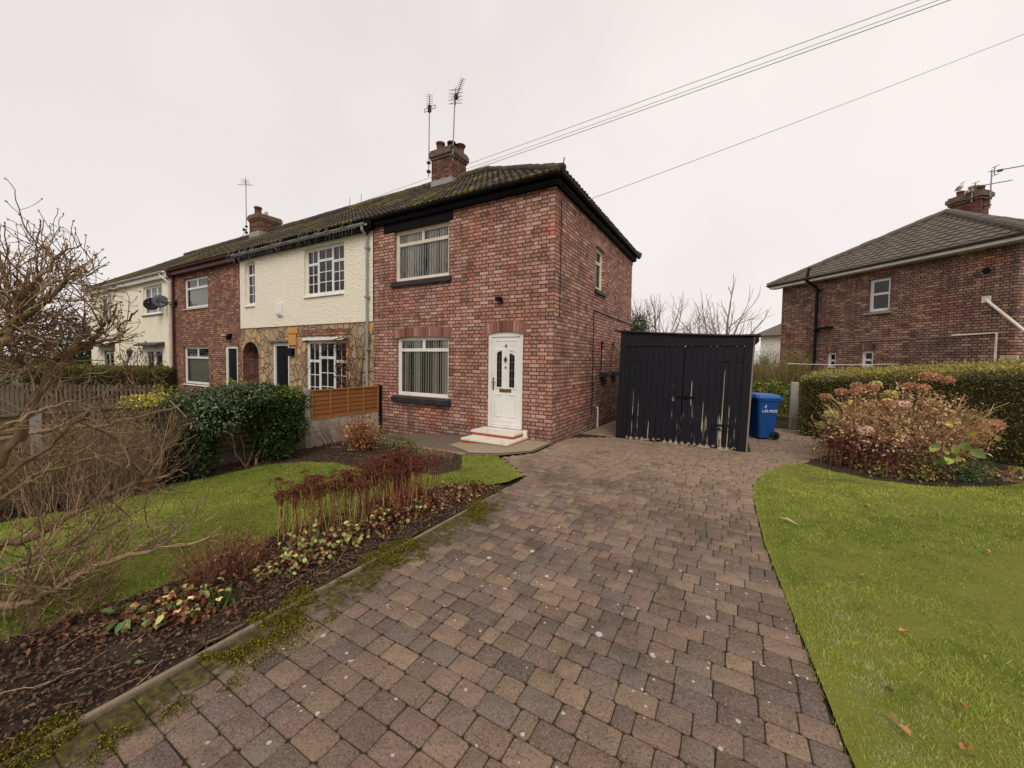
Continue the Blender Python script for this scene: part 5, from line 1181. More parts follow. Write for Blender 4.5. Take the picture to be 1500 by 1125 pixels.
def strip(name, pts, w_, z0, z1, mat):
    m = MB()
    for (xa, ya), (xb, yb) in zip(pts, pts[1:]):
        a_, b_ = Vector((xa, ya, 0)), Vector((xb, yb, 0)); u_ = (b_-a_).normalized(); v_ = Vector((-u_.y, u_.x, 0)); n_ = max(1, int((b_-a_).length/0.6))
        for i in range(n_):
            p_, q_ = a_.lerp(b_, i/n_)+u_*0.004, a_.lerp(b_, (i+1)/n_)-u_*0.004; k = len(m.v)
            for c_ in (p_, q_, q_+v_*w_, p_+v_*w_): m.v.append((c_.x, c_.y, gz(c_.x, c_.y)+z0))
            for c_ in (p_, q_, q_+v_*w_, p_+v_*w_): m.v.append((c_.x, c_.y, gz(c_.x, c_.y)+z1))
            m.f += [(k+3, k+2, k+1, k), (k+4, k+5, k+6, k+7)]+[(k+j, k+(j+1) % 4, k+4+(j+1) % 4, k+4+j) for j in range(4)]
    return tag(obj(name, m, M[mat], bevel=0.006), kind='structure')
strip('path_edging', [(-4.9, -1.04), (-3.2, -1.32), (-1.3, -1.71), (-0.92, -1.77)], 0.09, -0.1, 0.026, 'apron')
sheet('step_apron', [(-1.75, -1.12), (-0.9, -1.60), (-0.42, -1.36), (-0.02, -0.86), (-0.02, -0.02), (-0.5, -0.02), (-1.75, -0.3)], 0.022, M['apron'], 0.4, 0.004, 3)
YARD = [(3.2, 1.4), (4.42, 1.25), (4.62, 1.9), (5.1, 2.9), (5.35, 3.8), (5.0, 4.95), (4.75, 5.6), (5.2, 10), (3.0, 10)]
sheet('yard', YARD, -0.014, M['joint'], 0.4, 0.0, 3)
DRIVE = [(0.66, -9.5), (0.66, -5), (0.62, -2.75), (0.60, -2.26), (0.18, -1.9), (-0.30, -1.48), (0.06, -0.9), (0.06, 0.0), (0.03, 0.9), (0.95, 1.75), (3.3, 1.75), (4.30, 1.40), (4.26, 1.05), (3.95, 0.6), (3.62, -0.2), (3.46, -0.88), (3.44, -1.6), (3.48, -2.93), (3.58, -4.08), (3.67, -5.11), (3.80, -9.5)]
sheet('joint_sand', DRIVE, -0.007, M['joint'], 0.0)
# kerb edging
m = MB()
y = -9.5
while y < -2.8:
    y1 = min(y+0.91, -2.78); j = random.uniform(-0.006, 0.006); m.box(WORLD, 0.616+j, 0.648+j, y+0.003, y1-0.003, -0.1, 0.014+random.uniform(-0.008, 0.006)); y = y1
ko = tag(obj('kerb', m, mat_simple('mossy_edging', rgb(132, 116, 94), 0.95, 0.35, 9, bump=0.8, dirt=(rgb(84, 76, 34), 0.9)), bevel=0.01), kind='structure')
# block paving: every block bevelled and slightly out of true, in one sheet
def lerp_poly(pts, y):
    for (y0, x0), (y1, x1) in zip(pts, pts[1:]):
        if y0 <= y <= y1: return x0+(x1-x0)*(y-y0)/(y1-y0)
    return pts[-1][1]
DL = [(-9.5, 0.66), (-5, 0.66), (-2.75, 0.62), (-2.26, 0.60), (-1.48, -0.28), (-0.9, 0.07), (0.9, 0.04), (1.75, 0.95)]
DR = [(-9.5, 3.80), (-5.11, 3.67), (-4.08, 3.58), (-2.93, 3.48), (-1.6, 3.44), (-0.88, 3.46), (-0.2, 3.62), (0.6, 3.95), (1.05, 4.26), (1.45, 4.42), (1.75, 4.3)]
PVP = P_((127, 106, 92), (119, 99, 88), (114, 95, 86), (131, 110, 93), (134, 114, 94), (113, 99, 90), (122, 101, 89), (129, 107, 91), (119, 102, 90), (108, 92, 85))
PV, PF8, PFq, PC = [], [], [], []
def paver(x0, x1, y0, y1, ang=0.0):
    cx_, cy_ = (x0+x1)/2, (y0+y1)/2
    z = gz(cx_, cy_)+random.uniform(-0.003, 0.003); tx, ty = random.uniform(-.012, .012), random.uniform(-.012, .012); g = 0.0012+random.uniform(0, 0.0022)
    cc = random.choice(PVP)*random.uniform(0.80, 1.15)*(1 if random.random() > 0.06 else 0.7)
    if y0 > -3.5: cc = cc*(1-min(1, (y0+3.5)/3)*0.4)+rgb3(166, 142, 114)*min(1, (y0+3.5)/3)*0.4
    aa = random.uniform(-0.012, 0.012); ca, sa = math.cos(aa), math.sin(aa); hx, hy = (x1-x0)/2-g, (y1-y0)/2-g; k = len(PV)
    for inset, zz in ((0.0, -0.04), (0.0, -0.006), (0.002, -0.002), (0.006, 0.0)):
        for (sx_, sy_, cxr, cyr) in ((-1, -1, 1, 0), (1, -1, -1, 0), (1, -1, 0, 1), (1, 1, 0, -1), (1, 1, -1, 0), (-1, 1, 1, 0), (-1, 1, 0, -1), (-1, -1, 0, 1)):
            c = 0.007+random.uniform(0, 0.008); lx = sx_*(hx-inset)+cxr*c+random.uniform(-.0015, .0015); ly = sy_*(hy-inset)+cyr*c+random.uniform(-.0015, .0015)
            PV.append((cx_+lx*ca-ly*sa, cy_+ly*ca+lx*sa, z+zz+lx*tx+ly*ty)); PC.append(cc)
    for q in range(3):
        for i in range(8): PFq.append((k+q*8+i, k+q*8+(i+1) % 8, k+(q+1)*8+(i+1) % 8, k+(q+1)*8+i))
    t = k+24; PFq.extend([(t, t+1, t+2, t+3), (t, t+3, t+4, t+7), (t+4, t+5, t+6, t+7)])
y = -9.3; RH = 0.134
while y < 1.62:
    xl, xr = lerp_poly(DL, y+RH/2), lerp_poly(DR, y+RH/2)
    if y > 0.85: xl = max(xl, 0.05+max(0, (y-0.9)))
    border = y < -0.9
    a = xl+0.005; b = xr-0.006+random.uniform(-0.01, 0.012)
    x = a
    while x < b-0.03:
        wd = random.choice([0.10, 0.13, 0.135, 0.16, 0.18, 0.195, 0.20, 0.205])+random.uniform(-.006, .006)
        x1 = min(x+wd, b)
        if b-x1 < 0.07: x1 = b
        paver(x, x1, y, y+RH); x = x1
    y += RH
def border_run(side, ya, yb, off):
    y = ya
    while y < yb:
        l = random.choice([0.165, 0.245, 0.245]); xm = lerp_poly(side, y+l/2); paver(xm+off[0], xm+off[1], y, y+l); y += l
y += 0
YR = [(1.25, 4.40), (1.9, 4.60), (2.9, 5.08), (3.8, 5.32), (4.95, 4.98), (6.5, 4.9)]
while y < 6.2:      # worn paving carries on past the bin, and down the side of the house
    for xa, xb in ((3.50, lerp_poly(YR, y+RH/2)-0.01), (0.04, 0.88)):
        x = xa
        while x < xb-0.03:
            x1 = min(x+random.choice([0.10, 0.13, 0.16, 0.18, 0.20, 0.205]), xb)
            if xb-x1 < 0.06: x1 = xb
            paver(x, x1, y, y+RH); x = x1
    y += RH
tag(nobj('driveway', np.array(PV), np.array(PFq), M['paver'], C=np.array(PC)), kind='structure')

# ------------------------------------------------------------------ grass
def grass(name, poly, dmax, dens0, cols, lab, seed):
    xs, ys = np.array(poly).T; x0, x1, y0, y1 = xs.min(), xs.max(), ys.min(), ys.max()
    N = int((x1-x0)*(y1-y0)*dens0); x = rng.uniform(x0, x1, N); y = rng.uniform(y0, y1, N)
    d = np.hypot(x-CX, y-CY); fw = (x-CX)*-0.5+(y-CY)*0.866
    keep = inpoly(x+rng.normal(0, 0.018, N), y+rng.normal(0, 0.018, N), poly) & (rng.random(N) < np.clip((1.9/np.maximum(d, 0.3))**1.35, 0.03, 1.0)) & (d < dmax) & (fw > -0.3) & (d > 0.7)
    keep &= ~((vn(x, y, 6.3, seed+20)*0.6+0.4*vn(x, y, 15, seed+2) < 0.40) & (rng.random(N) < 0.75))
    x, y, d = x[keep], y[keep], d[keep]; n = len(x)
    z = gzn(x, y)+0.004
    p1 = 0.5*vn(x, y, 1.1, seed)+0.5*vn(x, y, 0.45, seed+7); p2 = vn(x, y, 4.5, seed+3); p3 = rng.random(n)
    w_ = (0.0010+0.00045*d)*rng.uniform(0.7, 1.3, n); h = (0.012+0.012*rng.random(n))*(0.75+0.5*p2)*(1+0.04*d)
    a = rng.uniform(0, 2*np.pi, n); ln = rng.uniform(0.2, 1.1, n); b = rng.uniform(0, 2*np.pi, n)
    base = np.stack([x, y, z], 1); s = np.stack([np.cos(a), np.sin(a), np.zeros(n)], 1)*w_[:, None]*0.5
    tip = base+np.stack([np.cos(b)*ln*h, np.sin(b)*ln*h, h], 1); mid = base+(tip-base)*0.55+np.array([0, 0, 1])*(h*0.12)[:, None]
    V = np.stack([base-s, base+s, mid+s*0.8, tip, mid-s*0.8], 1).reshape(-1, 3); i = np.arange(n)*5
    F = np.concatenate([np.stack([i, i+1, i+2, i+4], 1), np.stack([i+4, i+2, i+3, i+3], 1)])
    p5 = vn(x, y, 9.0, seed+11); t = np.clip(0.40+1.5*(p1-0.5)+0.75*(p2-0.5)+0.55*(p5-0.5)+0.35*(p3-0.5), 0, 1)[:, None]; h = h*np.clip(0.5+1.0*p5, 0.5, 1.4)
    c = cols[0]*(1-t)+cols[1]*t
    yl = (rng.random(n) < 0.10+0.10*p1)[:, None]; c = np.where(yl, cols[2], c); dk = (rng.random(n) < 0.07)[:, None]; c = np.where(dk, cols[3], c)
    if seed == 1:   # pale dewy strip along the drive
        p4 = vn(x, y, 17, 5); e = np.clip(1-np.abs(x-3.88-0.1*(p2-0.5))/0.34, 0, 1)*np.clip((-y-3.0)/1.5, 0, 1)*np.clip((p4-0.42)*5, 0, 1)*(rng.random(n) < 0.75); c = c*(1-0.6*e[:, None])+rgb3(172, 178, 152)*0.6*e[:, None]
    if seed == 1:   # yellowish rim against the paving
        ex = x-np.interp(y, [q[0] for q in DR], [q[1] for q in DR]); e = np.clip(1-ex/0.07, 0, 1)*(rng.random(n) < 0.7)*(y < 1); c = c*(1-0.6*e[:, None])+rgb3(170, 168, 72)*0.6*e[:, None]
    c = c*rng.uniform(0.75, 1.25, (n, 1))
    tri = F[n:, :3]
    V2, C2 = V, np.repeat(np.clip(c, 0, 1), 5, 0)
    # quads plus a tip triangle folded into a quad strip: use degenerate-free triangles
    q = F[:n]; T = np.concatenate([q[:, [0, 1, 2]], q[:, [0, 2, 3]], tri])
    o = nobj(name, V2, T, M['grass'], C=C2); return tag(o, lab, 'grass', kind='stuff')
GC = [rgb3(90, 112, 34), rgb3(156, 164, 74), rgb3(178, 172, 104), rgb3(78, 98, 35)]
grass('grass', LAWN_R, 13, 27000, GC, 'short mown green grass of the right hand lawn', 1)
grass('grass', LAWN_L, 12, 24000, GC, 'short mown green grass of the left hand lawn', 2)

# ------------------------------------------------------------------ litter, soil crumbs and moss
def crumbs(polys, n):
    out = []
    for poly, k in polys:
        xs, ys = np.array(poly).T; x = rng.uniform(xs.min(), xs.max(), k); y = rng.uniform(ys.min(), ys.max(), k)
        kp = inpoly(x, y, poly) & (np.hypot(x-CX, y-CY) < 11); out.append(np.stack([x[kp], y[kp]], 1))
    p = np.concatenate(out); return np.column_stack([p, gzn(p[:, 0], p[:, 1])+0.012])
cp = crumbs([(BED_N, 30000), (BED_C, 9000), (BED_R, 6000), (LAWN_R, 260), (LAWN_L, 120)], 0); n = len(cp); sz = rng.uniform(0.003, 0.013, n)*rng.uniform(0.5, 1.3, n)*(1+0.06*np.hypot(cp[:, 0]-CX, cp[:, 1]-CY))
oct_ = np.array([[1, 0, 0], [0, 1, 0], [-1, 0, 0], [0, -1, 0], [0, 0, 0.8], [0, 0, -0.8]]); V = cp[:, None, :]+oct_[None]*sz[:, None, None]*rng.uniform(0.6, 1.4, (n, 6, 1))
of = np.array([[0, 1, 4], [1, 2, 4], [2, 3, 4], [3, 0, 4], [1, 0, 5], [2, 1, 5], [3, 2, 5], [0, 3, 5]]); F = (of[None]+(np.arange(n)*6)[:, None, None]).reshape(-1, 3)
tag(nobj('soil_crumbs', V.reshape(-1, 3), F, M['matte_leaf'], C=np.repeat(pal(P_((70, 52, 42), (52, 40, 33), (92, 72, 58), (110, 88, 72)), n), 6, 0)), 'loose crumbs of dark soil on the flower beds', 'soil', kind='stuff')
lp = crumbs([(BED_N, 5500), (BED_C, 2400), (BED_R, 2000)], 0); n = len(lp); lp[:, 2] += rng.uniform(0.005, 0.03, n)
o_ = ball(n); o_[:, 2] *= 0.25; nn = ball(n)*0.5+np.array([0, 0, 1.0])
V, F, C = leafset(lp, o_, nn, rng.uniform(0.012, 0.04, n), rng.uniform(0.006, 0.022, n), pal(P_((80, 60, 48), (94, 72, 57), (66, 50, 41), (122, 100, 78), (84, 66, 57), (72, 54, 45)), n, 0.3))
tag(nobj('leaf_litter', V, F, M['matte_leaf'], C=C), 'brown fallen leaves and stalks scattered over the flower beds', 'leaf litter', kind='stuff')
# roots, straw and broken twigs lying on the beds
sp = crumbs([(BED_N, 900), (BED_C, 500), (BED_R, 300)], 0); n = len(sp); a = rng.uniform(0, 2*np.pi, n); Ls = rng.uniform(0.05, 0.22, n); tt = np.linspace(-0.5, 0.5, 5)
Pt = sp[:, None, :]+np.stack([np.cos(a), np.sin(a), np.zeros(n)], 1)[:, None, :]*(Ls[:, None]*tt[None])[:, :, None]+rng.normal(0, 0.006, (n, 5, 3)); Pt[:, :, 2] = np.abs(Pt[:, :, 2]-sp[:, 2][:, None])+sp[:, 2][:, None]+0.012
V, F, C = tubes_np(Pt, np.full((n, 5), 1.0)*rng.uniform(0.0012, 0.003, n)[:, None], 3, pal(P_((150, 122, 96), (120, 94, 74), (172, 146, 116), (96, 74, 60)), n, 0.2))
tag(nobj('twig_litter', V, F, M['twig'], C=C), 'dry roots, straw and broken twigs lying on the flower beds', 'twigs', kind='stuff')
# moss tufts along the kerb
n = 130000; x = 0.66+rng.normal(0, 0.20, n); y = rng.uniform(-8.5, -3.0, n)
m_ = vn(x*2.0, y*1.3, 2.6, 4)*0.7+0.35*vn(x, y, 13, 2)-np.clip(np.abs(x-0.70)-0.06, 0, 1)*0.55
kp = (m_ > 0.55+0.12*np.clip((y+5.4)/1.0, 0, 1)) & ~((x > 0.612) & (x < 0.650) & (rng.random(n) < 0.30)) & (x < 1.2) & (x > 0.3); x, y, m_ = x[kp], y[kp], m_[kp]; n = len(x)
ps = np.stack([x, y, gzn(x, y)+np.clip((m_-0.55)*0.10, 0, 0.016)+rng.uniform(-0.003, 0.003, n)+np.where((x > .61) & (x < .65), 0.012, 0.0)], 1); dd = ball(n); dd[:, 2] = np.abs(dd[:, 2])+0.35
V, F, C = leafset(ps, dd, ball(n), rng.uniform(0.005, 0.013, n), rng.uniform(0.004, 0.008, n), pal(P_((112, 108, 30), (84, 80, 24), (146, 140, 46), (68, 58, 24), (62, 48, 24)), n, 0.25))
tag(nobj('moss', V, F, M['matte_leaf'], C=C), 'yellow green moss growing along the kerb and paving joints', 'moss', kind='stuff')
# weeds and moss in the open joints of the drive
n = 5000; x = rng.uniform(0.7, 3.6, n); y = rng.uniform(-6.8, 1.4, n); row = np.round((y+9.3)/RH); y = -9.3+row*RH+rng.normal(0, 0.003, n); kp = vn(x, y, 2.1, 9) > 0.62; x, y = x[kp], y[kp]; n = len(x)
dd = ball(n); dd[:, 2] = np.abs(dd[:, 2])+0.6
V, F, C = leafset(np.stack([x, y, gzn(x, y)-0.008], 1), dd, ball(n), rng.uniform(0.008, 0.018, n), rng.uniform(0.004, 0.008, n), pal(P_((96, 92, 34), (70, 66, 30), (118, 112, 46)), n, 0.25))
tag(nobj('joint_moss', V, F, M['matte_leaf'], C=C), 'thin moss lodged in the joints of the block paving', 'moss', kind='stuff')
#@@PART5
# ------------------------------------------------------------------ planting
def plant(name, lab, cat, loc, group=None): return thing(name, lab, cat, loc, group)

# long clipped hedge on the right
def hedge(lab, a, b, thick, zf, zb, n, L, pf_, pt_, zbot=-0.3, core=True, name='hedge', rise=0.0, rmax=9.0):
    a, b = np.array(a, float), np.array(b, float); u = (b-a)/np.linalg.norm(b-a); ln = np.linalg.norm(b-a); v = np.array([-u[1], u[0]])
    t = thing(name, lab, 'hedge', (float(a[0]+b[0])/2, float(a[1]+b[1])/2, zbot))
    HB = Basis((a[0], a[1], 0), (u[0], u[1], 0), (v[0], v[1], 0))
    m = MB(); m.prism(HB, [(0.10, zbot), (thick-0.1, zbot), (thick-0.1, zb-0.1), (0.10, zf-0.1)], 0.1, ln-0.1)
    if rise: m.v = [(x, y, z if z < zbot+0.01 else z+rise*min(rmax, max(0, (x-a[0])*u[0]+(y-a[1])*u[1]))-0.04) for x, y, z in m.v]
    obj('stems', m, mat_simple('hedge_core', rgb(56, 53, 32), 0.95, 0.3, 20), t)  # added solid dark core that blocks the view through, no real stems
    areas = np.array([ln*(zf-zbot), ln*thick, thick*(zf-zbot)]); k = rng.choice(3, n, p=areas/areas.sum())
    r1, r2 = rng.random(n), rng.random(n); dep = np.abs(rng.normal(0, 0.05, n))
    uu_ = np.where(k == 2, rng.normal(0.0, 0.03, n)+dep, r1*ln); dv = np.where(k == 0, dep, r2*thick)
    zt = zf+(zb-zf)*np.clip(dv/thick, 0, 1)+rise*np.clip(uu_, 0, rmax); rd = np.minimum(1, np.minimum(dv+0.02, 0.12)/0.12)
    zz = np.where(k == 1, zt-dep+0.03*vn(uu_, dv, 6), zbot+(zt-zbot)*np.where(k == 2, r1, r2))-0.05*(1-rd)*(k == 1)
    wob = 0.05*(vn(uu_, zz, 3.1, 5)-0.5)+0.03*(vn(uu_, zz, 9, 1)-0.5)
    dv = np.where(k == 0, dv+wob, dv)
    pos = np.stack([a[0]+u[0]*uu_+v[0]*dv, a[1]+u[1]*uu_+v[1]*dv, zz], 1)
    out = np.where((k == 1)[:, None], np.array([0, 0, 1.0]), np.where((k == 2)[:, None], np.array([-u[0], -u[1], 0.1]), np.array([-v[0], -v[1], 0.15])))
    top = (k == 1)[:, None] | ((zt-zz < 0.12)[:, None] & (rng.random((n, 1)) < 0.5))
    col = np.where(top, pal(pt_, n, 0.25), pal(pf_, n, 0.25))*(0.7+0.6*vn(uu_*1.0, zz*1.4+dv, 5, 2))[:, None]  # top leaves take a paler palette: sky light painted into their colour
    V, F, C = leafset(pos, out*0.7+ball(n)*0.8+np.array([0, 0, 0.25]), out+ball(n)*0.7, L*rng.uniform(0.6, 1.3, n), L*0.55*rng.uniform(0.7, 1.2, n), np.clip(col, 0, 1))
    ns = n//28; us, vs = rng.random(ns)*ln, rng.random(ns)*thick; zs = zf+(zb-zf)*vs/thick+rise*np.clip(us, 0, rmax)
    ps = np.stack([a[0]+u[0]*us+v[0]*vs, a[1]+u[1]*us+v[1]*vs, zs+rng.uniform(-0.02, 0.09, ns)], 1)
    V2, F2, C2 = leafset(ps, ball(ns)*0.5+np.array([0, 0, 1.0]), ball(ns), L*rng.uniform(0.8, 1.5, ns), L*0.45*rng.uniform(0.7, 1.2, ns), pal(pt_, ns, 0.3))
    V, F, C = join([(V, F, C), (V2, F2, C2)])
    nobj('foliage', V, F, M['leaf'], t, C); return t
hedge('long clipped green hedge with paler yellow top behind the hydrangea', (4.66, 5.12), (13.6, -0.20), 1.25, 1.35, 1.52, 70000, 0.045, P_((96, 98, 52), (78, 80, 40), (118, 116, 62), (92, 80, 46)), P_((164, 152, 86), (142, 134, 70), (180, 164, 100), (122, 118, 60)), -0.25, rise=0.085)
hedge('low clipped dark green hedge in front of the far cream house', (-22.5, -3.45), (-17.25, -0.55), 1.0, 1.02, 1.15, 14000, 0.09, P_((66, 74, 34), (52, 58, 28), (84, 88, 42)), P_((112, 112, 52), (96, 98, 46)), -0.5)

# evergreen shrubs by the fence
def shrub(name, lab, blobs, sets, base, stems=None, cat='shrub', mat='leaf'):
    t = plant(name, lab, cat, base)
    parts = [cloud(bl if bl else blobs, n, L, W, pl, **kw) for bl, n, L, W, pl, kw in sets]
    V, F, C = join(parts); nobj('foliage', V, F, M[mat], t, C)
    if stems is not None:
        V, F, C = stems; nobj('stems', V, F, M['twig'], t, C)
    return t
DKG = P_((40, 54, 28), (30, 42, 22), (54, 68, 34), (62, 78, 40)); GRG = P_((106, 118, 86), (86, 100, 68), (126, 136, 106), (66, 82, 50))
st = []
for (x, y, tx, ty, tz, r) in ((-4.35, -3.62, -4.25, -3.75, 0.55, 0.016), (-4.3, -3.60, -4.3, -3.45, 0.6, 0.022), (-4.2, -3.55, -4.3, -3.2, 0.55, 0.026), (-4.4, -3.6, -4.4, -4.0, 0.5, 0.02), (-4.25, -3.64, -4.2, -3.95, 0.4, 0.014)):
    t_ = np.linspace(0, 1, 5)[:, None]; p = np.array([x, y, -0.33])*(1-t_)+np.array([tx, ty, tz])*t_+rng.normal(0, 0.02, (5, 3)); st.append((p, r, r*0.7, 0))
stm = branch_mesh(st, P_((128, 102, 76), (110, 88, 66)))
b1 = [((-4.30, -4.40, 0.62), (0.42, 0.52, 0.45)), ((-4.25, -4.50, 0.12), (0.40, 0.42, 0.42)), ((-4.3, -3.85, 0.88), (0.42, 0.45, 0.28)), ((-4.30, -3.35, 0.92), (0.40, 0.38, 0.24))]
b1t = [((-4.25, -4.25, 0.98), (0.40, 0.5, 0.16)), ((-4.2, -3.7, 1.02), (0.40, 0.55, 0.18)), ((-4.1, -4.25, 0.72), (0.36, 0.5, 0.3)), ((-4.22, -3.35, 0.98), (0.35, 0.3, 0.16))]
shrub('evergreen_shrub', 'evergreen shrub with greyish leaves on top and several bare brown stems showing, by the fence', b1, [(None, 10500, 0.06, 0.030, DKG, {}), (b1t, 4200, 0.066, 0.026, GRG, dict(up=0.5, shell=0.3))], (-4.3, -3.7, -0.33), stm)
b2 = [((-4.28, -3.23, 0.62), (0.42, 0.50, 0.46)), ((-4.25, -3.16, 0.15), (0.38, 0.42, 0.40)), ((-4.35, -2.80, 0.78), (0.36, 0.30, 0.30)), ((-4.2, -3.38, 0.9), (0.34, 0.34, 0.26)), ((-4.25, -2.88, 0.35), (0.32, 0.32, 0.34))]
shrub('evergreen_shrub', 'dense dark green rounded shrub beside the concrete fence post', b2, [(None, 10000, 0.055, 0.032, P_((40, 58, 26), (30, 44, 20), (54, 74, 32), (76, 96, 44)), {}), ([((-4.2, -3.18, 1.02), (0.34, 0.4, 0.12))], 600, 0.05, 0.03, P_((130, 138, 48), (104, 118, 44)), dict(up=0.5))], (-4.28, -3.18, -0.33))
shrub('variegated_shrub', 'bright yellow leaved shrub top beside the grey green evergreen', [((-4.45, -4.98, 1.0), (0.18, 0.22, 0.10)), ((-4.5, -4.78, 1.04), (0.16, 0.16, 0.08))], [(None, 520, 0.045, 0.026, P_((206, 190, 76), (186, 176, 78), (140, 140, 60), (220, 206, 110)), dict(up=0.4)), ([((-4.45, -5.05, 0.45), (0.25, 0.32, 0.5))], 700, 0.05, 0.026, P_((120, 98, 66), (98, 84, 54), (110, 112, 56)), {})], (-4.45, -5.0, -0.33))
shrub('variegated_shrub', 'yellow green shrub peeping over the fence behind the two evergreens', [((-5.35, -3.35, 0.92), (0.25, 0.45, 0.32)), ((-5.35, -4.4, 0.9), (0.2, 0.22, 0.3)), ((-5.35, -2.75, 0.9), (0.22, 0.25, 0.25))], [(None, 1400, 0.05, 0.03, P_((132, 132, 50), (160, 152, 62), (96, 106, 44)), dict(up=0.4))], (-5.35, -3.4, -0.35))

# bare twiggy hedge on the left boundary
TW = P_((132, 104, 82), (108, 84, 66), (150, 124, 98), (94, 72, 56), (160, 138, 110))
def twiggy(lab, base, spread, n, h, pl, name='bare_shrub', r0=0.006, r1=0.002, lean=0.35, side=True, cat='shrub'):
    t = plant(name, lab, cat, base)
    P, rd, c = fan(base, spread, n, h, 0.35, r0, r1, pl, lean=lean, wig=0.06, K=6)
    parts = [tubes_np(P, rd, 3, c)]
    if side:
        k = np.repeat(np.arange(n), 4); i = rng.integers(2, 5, len(k)); p0 = P[k, i]; d = nrm(ball(len(k))*0.8+np.array([0, 0, 0.9])); L = h*rng.uniform(0.12, 0.3, len(k))
        Q = p0[:, None, :]+np.linspace(0, 1, 4)[None, :, None]*(d*L[:, None])[:, None, :]; Q[:, 1:] += rng.normal(0, 0.012, (len(k), 3, 3))
        parts.append(tubes_np(Q, np.linspace(r1, r1*0.6, 4)[None]*np.ones((len(k), 1)), 3, pal(pl, len(k), 0.25)))
    V, F, C = join(parts); nobj('twigs', V, F, M['twig'], t, C); return t, P
twiggy('thicket of fine reddish brown bare twigs left of the evergreen shrubs', (-4.05, -5.55, -0.28), (0.35, 0.62, 0), 430, 1.32, TW, lean=0.16, r0=0.005, r1=0.0015)
twiggy('thicket of bare brown twigs at the far left end of the garden fence', (-4.3, -7.3, -0.3), (0.35, 1.2, 0), 340, 1.2, TW, lean=0.16, r0=0.005, r1=0.0015)
twiggy('low cluster of bare rose stems against the orange fence panel', (-4.4, -1.7, -0.27), (0.18, 0.3, 0), 34, 0.75, P_((120, 70, 58), (140, 96, 76), (96, 62, 50)), 'rose_bush', lean=0.6)

# brown leaved shrub under the window
base = (-3.35, -1.95, -0.17)
t, Pst = twiggy('small shrub with crisp orange brown leaves in front of the ground floor window', base, (0.14, 0.14, 0), 60, 0.72, P_((150, 112, 80), (120, 86, 62)), 'beech_shrub', lean=0.75)
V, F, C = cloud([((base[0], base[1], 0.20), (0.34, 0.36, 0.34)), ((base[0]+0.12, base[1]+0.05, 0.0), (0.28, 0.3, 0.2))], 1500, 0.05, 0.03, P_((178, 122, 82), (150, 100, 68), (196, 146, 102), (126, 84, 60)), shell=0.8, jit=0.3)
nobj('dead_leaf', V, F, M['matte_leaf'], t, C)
V, F, C = cloud([((-2.6, -1.72, 0.0), (0.5, 0.18, 0.16)), ((-1.9, -1.98, 0.0), (0.4, 0.16, 0.10))], 900, 0.045, 0.03, P_((110, 116, 66), (86, 92, 50), (140, 132, 90), (120, 96, 74)), jit=0.3)
t = plant('ground_cover', 'low straggling green plants along the edge of the concrete path', 'plant', (-2.6, -1.72, -0.12)); nobj('foliage', V, F, M['leaf'], t, C)
twiggy('low bare heather like clump in the bed near the doorstep', (-1.15, -2.15, -0.02), (0.32, 0.22, 0), 120, 0.22, P_((140, 108, 92), (116, 86, 76), (160, 130, 108)), 'heather', r0=0.003, r1=0.0015, lean=0.5)

# sedums: straw stems with flat dark red heads
def sedum(lab, pts, n, h, spread, headr, stemp, headp):
    c = np.mean(np.array(pts), 0); t = plant('sedum_plant', lab, 'plant', (float(c[0]), float(c[1]), 0.0))
    pts = np.array(pts); i = rng.integers(0, len(pts), n); b = pts[i]+rng.normal(0, spread, (n, 2)); hh = h*rng.uniform(0.72, 1.05, n)
    K = 6; tt = np.linspace(0, 1, K)[None, :, None]; lean = rng.normal(0, 0.10, (n, 3)); lean[:, 2] = 1
    P = np.column_stack([b, np.full(n, -0.01)])[:, None, :]+tt*(lean*hh[:, None])[:, None, :]; P[:, 1:] += rng.normal(0, 0.005, (n, K-1, 3))
    V, F, C = tubes_np(P, np.linspace(0.0042, 0.0030, K)[None]*np.ones((n, 1)), 4, pal(stemp, n, 0.2)); nobj('stem', V, F, M['twig'], t, C)
    tips = P[:, -1]; k = 60; m_ = n*k; a = rng.uniform(0, 2*np.pi, m_); q = np.sqrt(rng.random(m_))*np.repeat(headr*rng.uniform(0.55, 1.25, n), k); 
    pos = np.repeat(tips, k, 0)+np.stack([np.cos(a)*q, np.sin(a)*q, 0.016-(q/headr)**2*0.014+rng.normal(0, 0.005, m_)], 1)
    V, F, C = leafset(pos, ball(m_)+np.array([0, 0, 0.9]), ball(m_), rng.uniform(0.010, 0.018, m_), rng.uniform(0.007, 0.013, m_), pal(headp, m_, 0.3)); 
    s_ = np.repeat(np.arange(n), 6); Q0 = P[s_, 4]; tgt = tips[s_]+np.column_stack([rng.normal(0, headr*0.6, (len(s_), 2)), np.full(len(s_), 0.004)])
    V2, F2, C2 = tubes_np(Q0[:, None]*(1-np.linspace(0, 1, 3)[None, :, None])+tgt[:, None]*np.linspace(0, 1, 3)[None, :, None], np.full((len(s_), 3), 0.0016), 3, pal(headp, len(s_), 0.2))
    V, F, C = join([(V, F, C), (V2, F2, C2)]); nobj('flower_head', V, F, M['matte_leaf'], t, C)
    m_ = n*7; s_ = rng.integers(0, n, m_); f = rng.random(m_)*0.85; p = P[s_, 0]*(1-f)[:, None]+P[s_, -1]*f[:, None]; dd = ball(m_); dd[:, 2] = -np.abs(dd[:, 2])*0.9
    V, F, C = leafset(p, dd, ball(m_), rng.uniform(0.02, 0.045, m_), rng.uniform(0.006, 0.012, m_), pal([*stemp, *stemp, *headp], m_, 0.3)); nobj('dead_leaf', V, F, M['matte_leaf'], t, C)
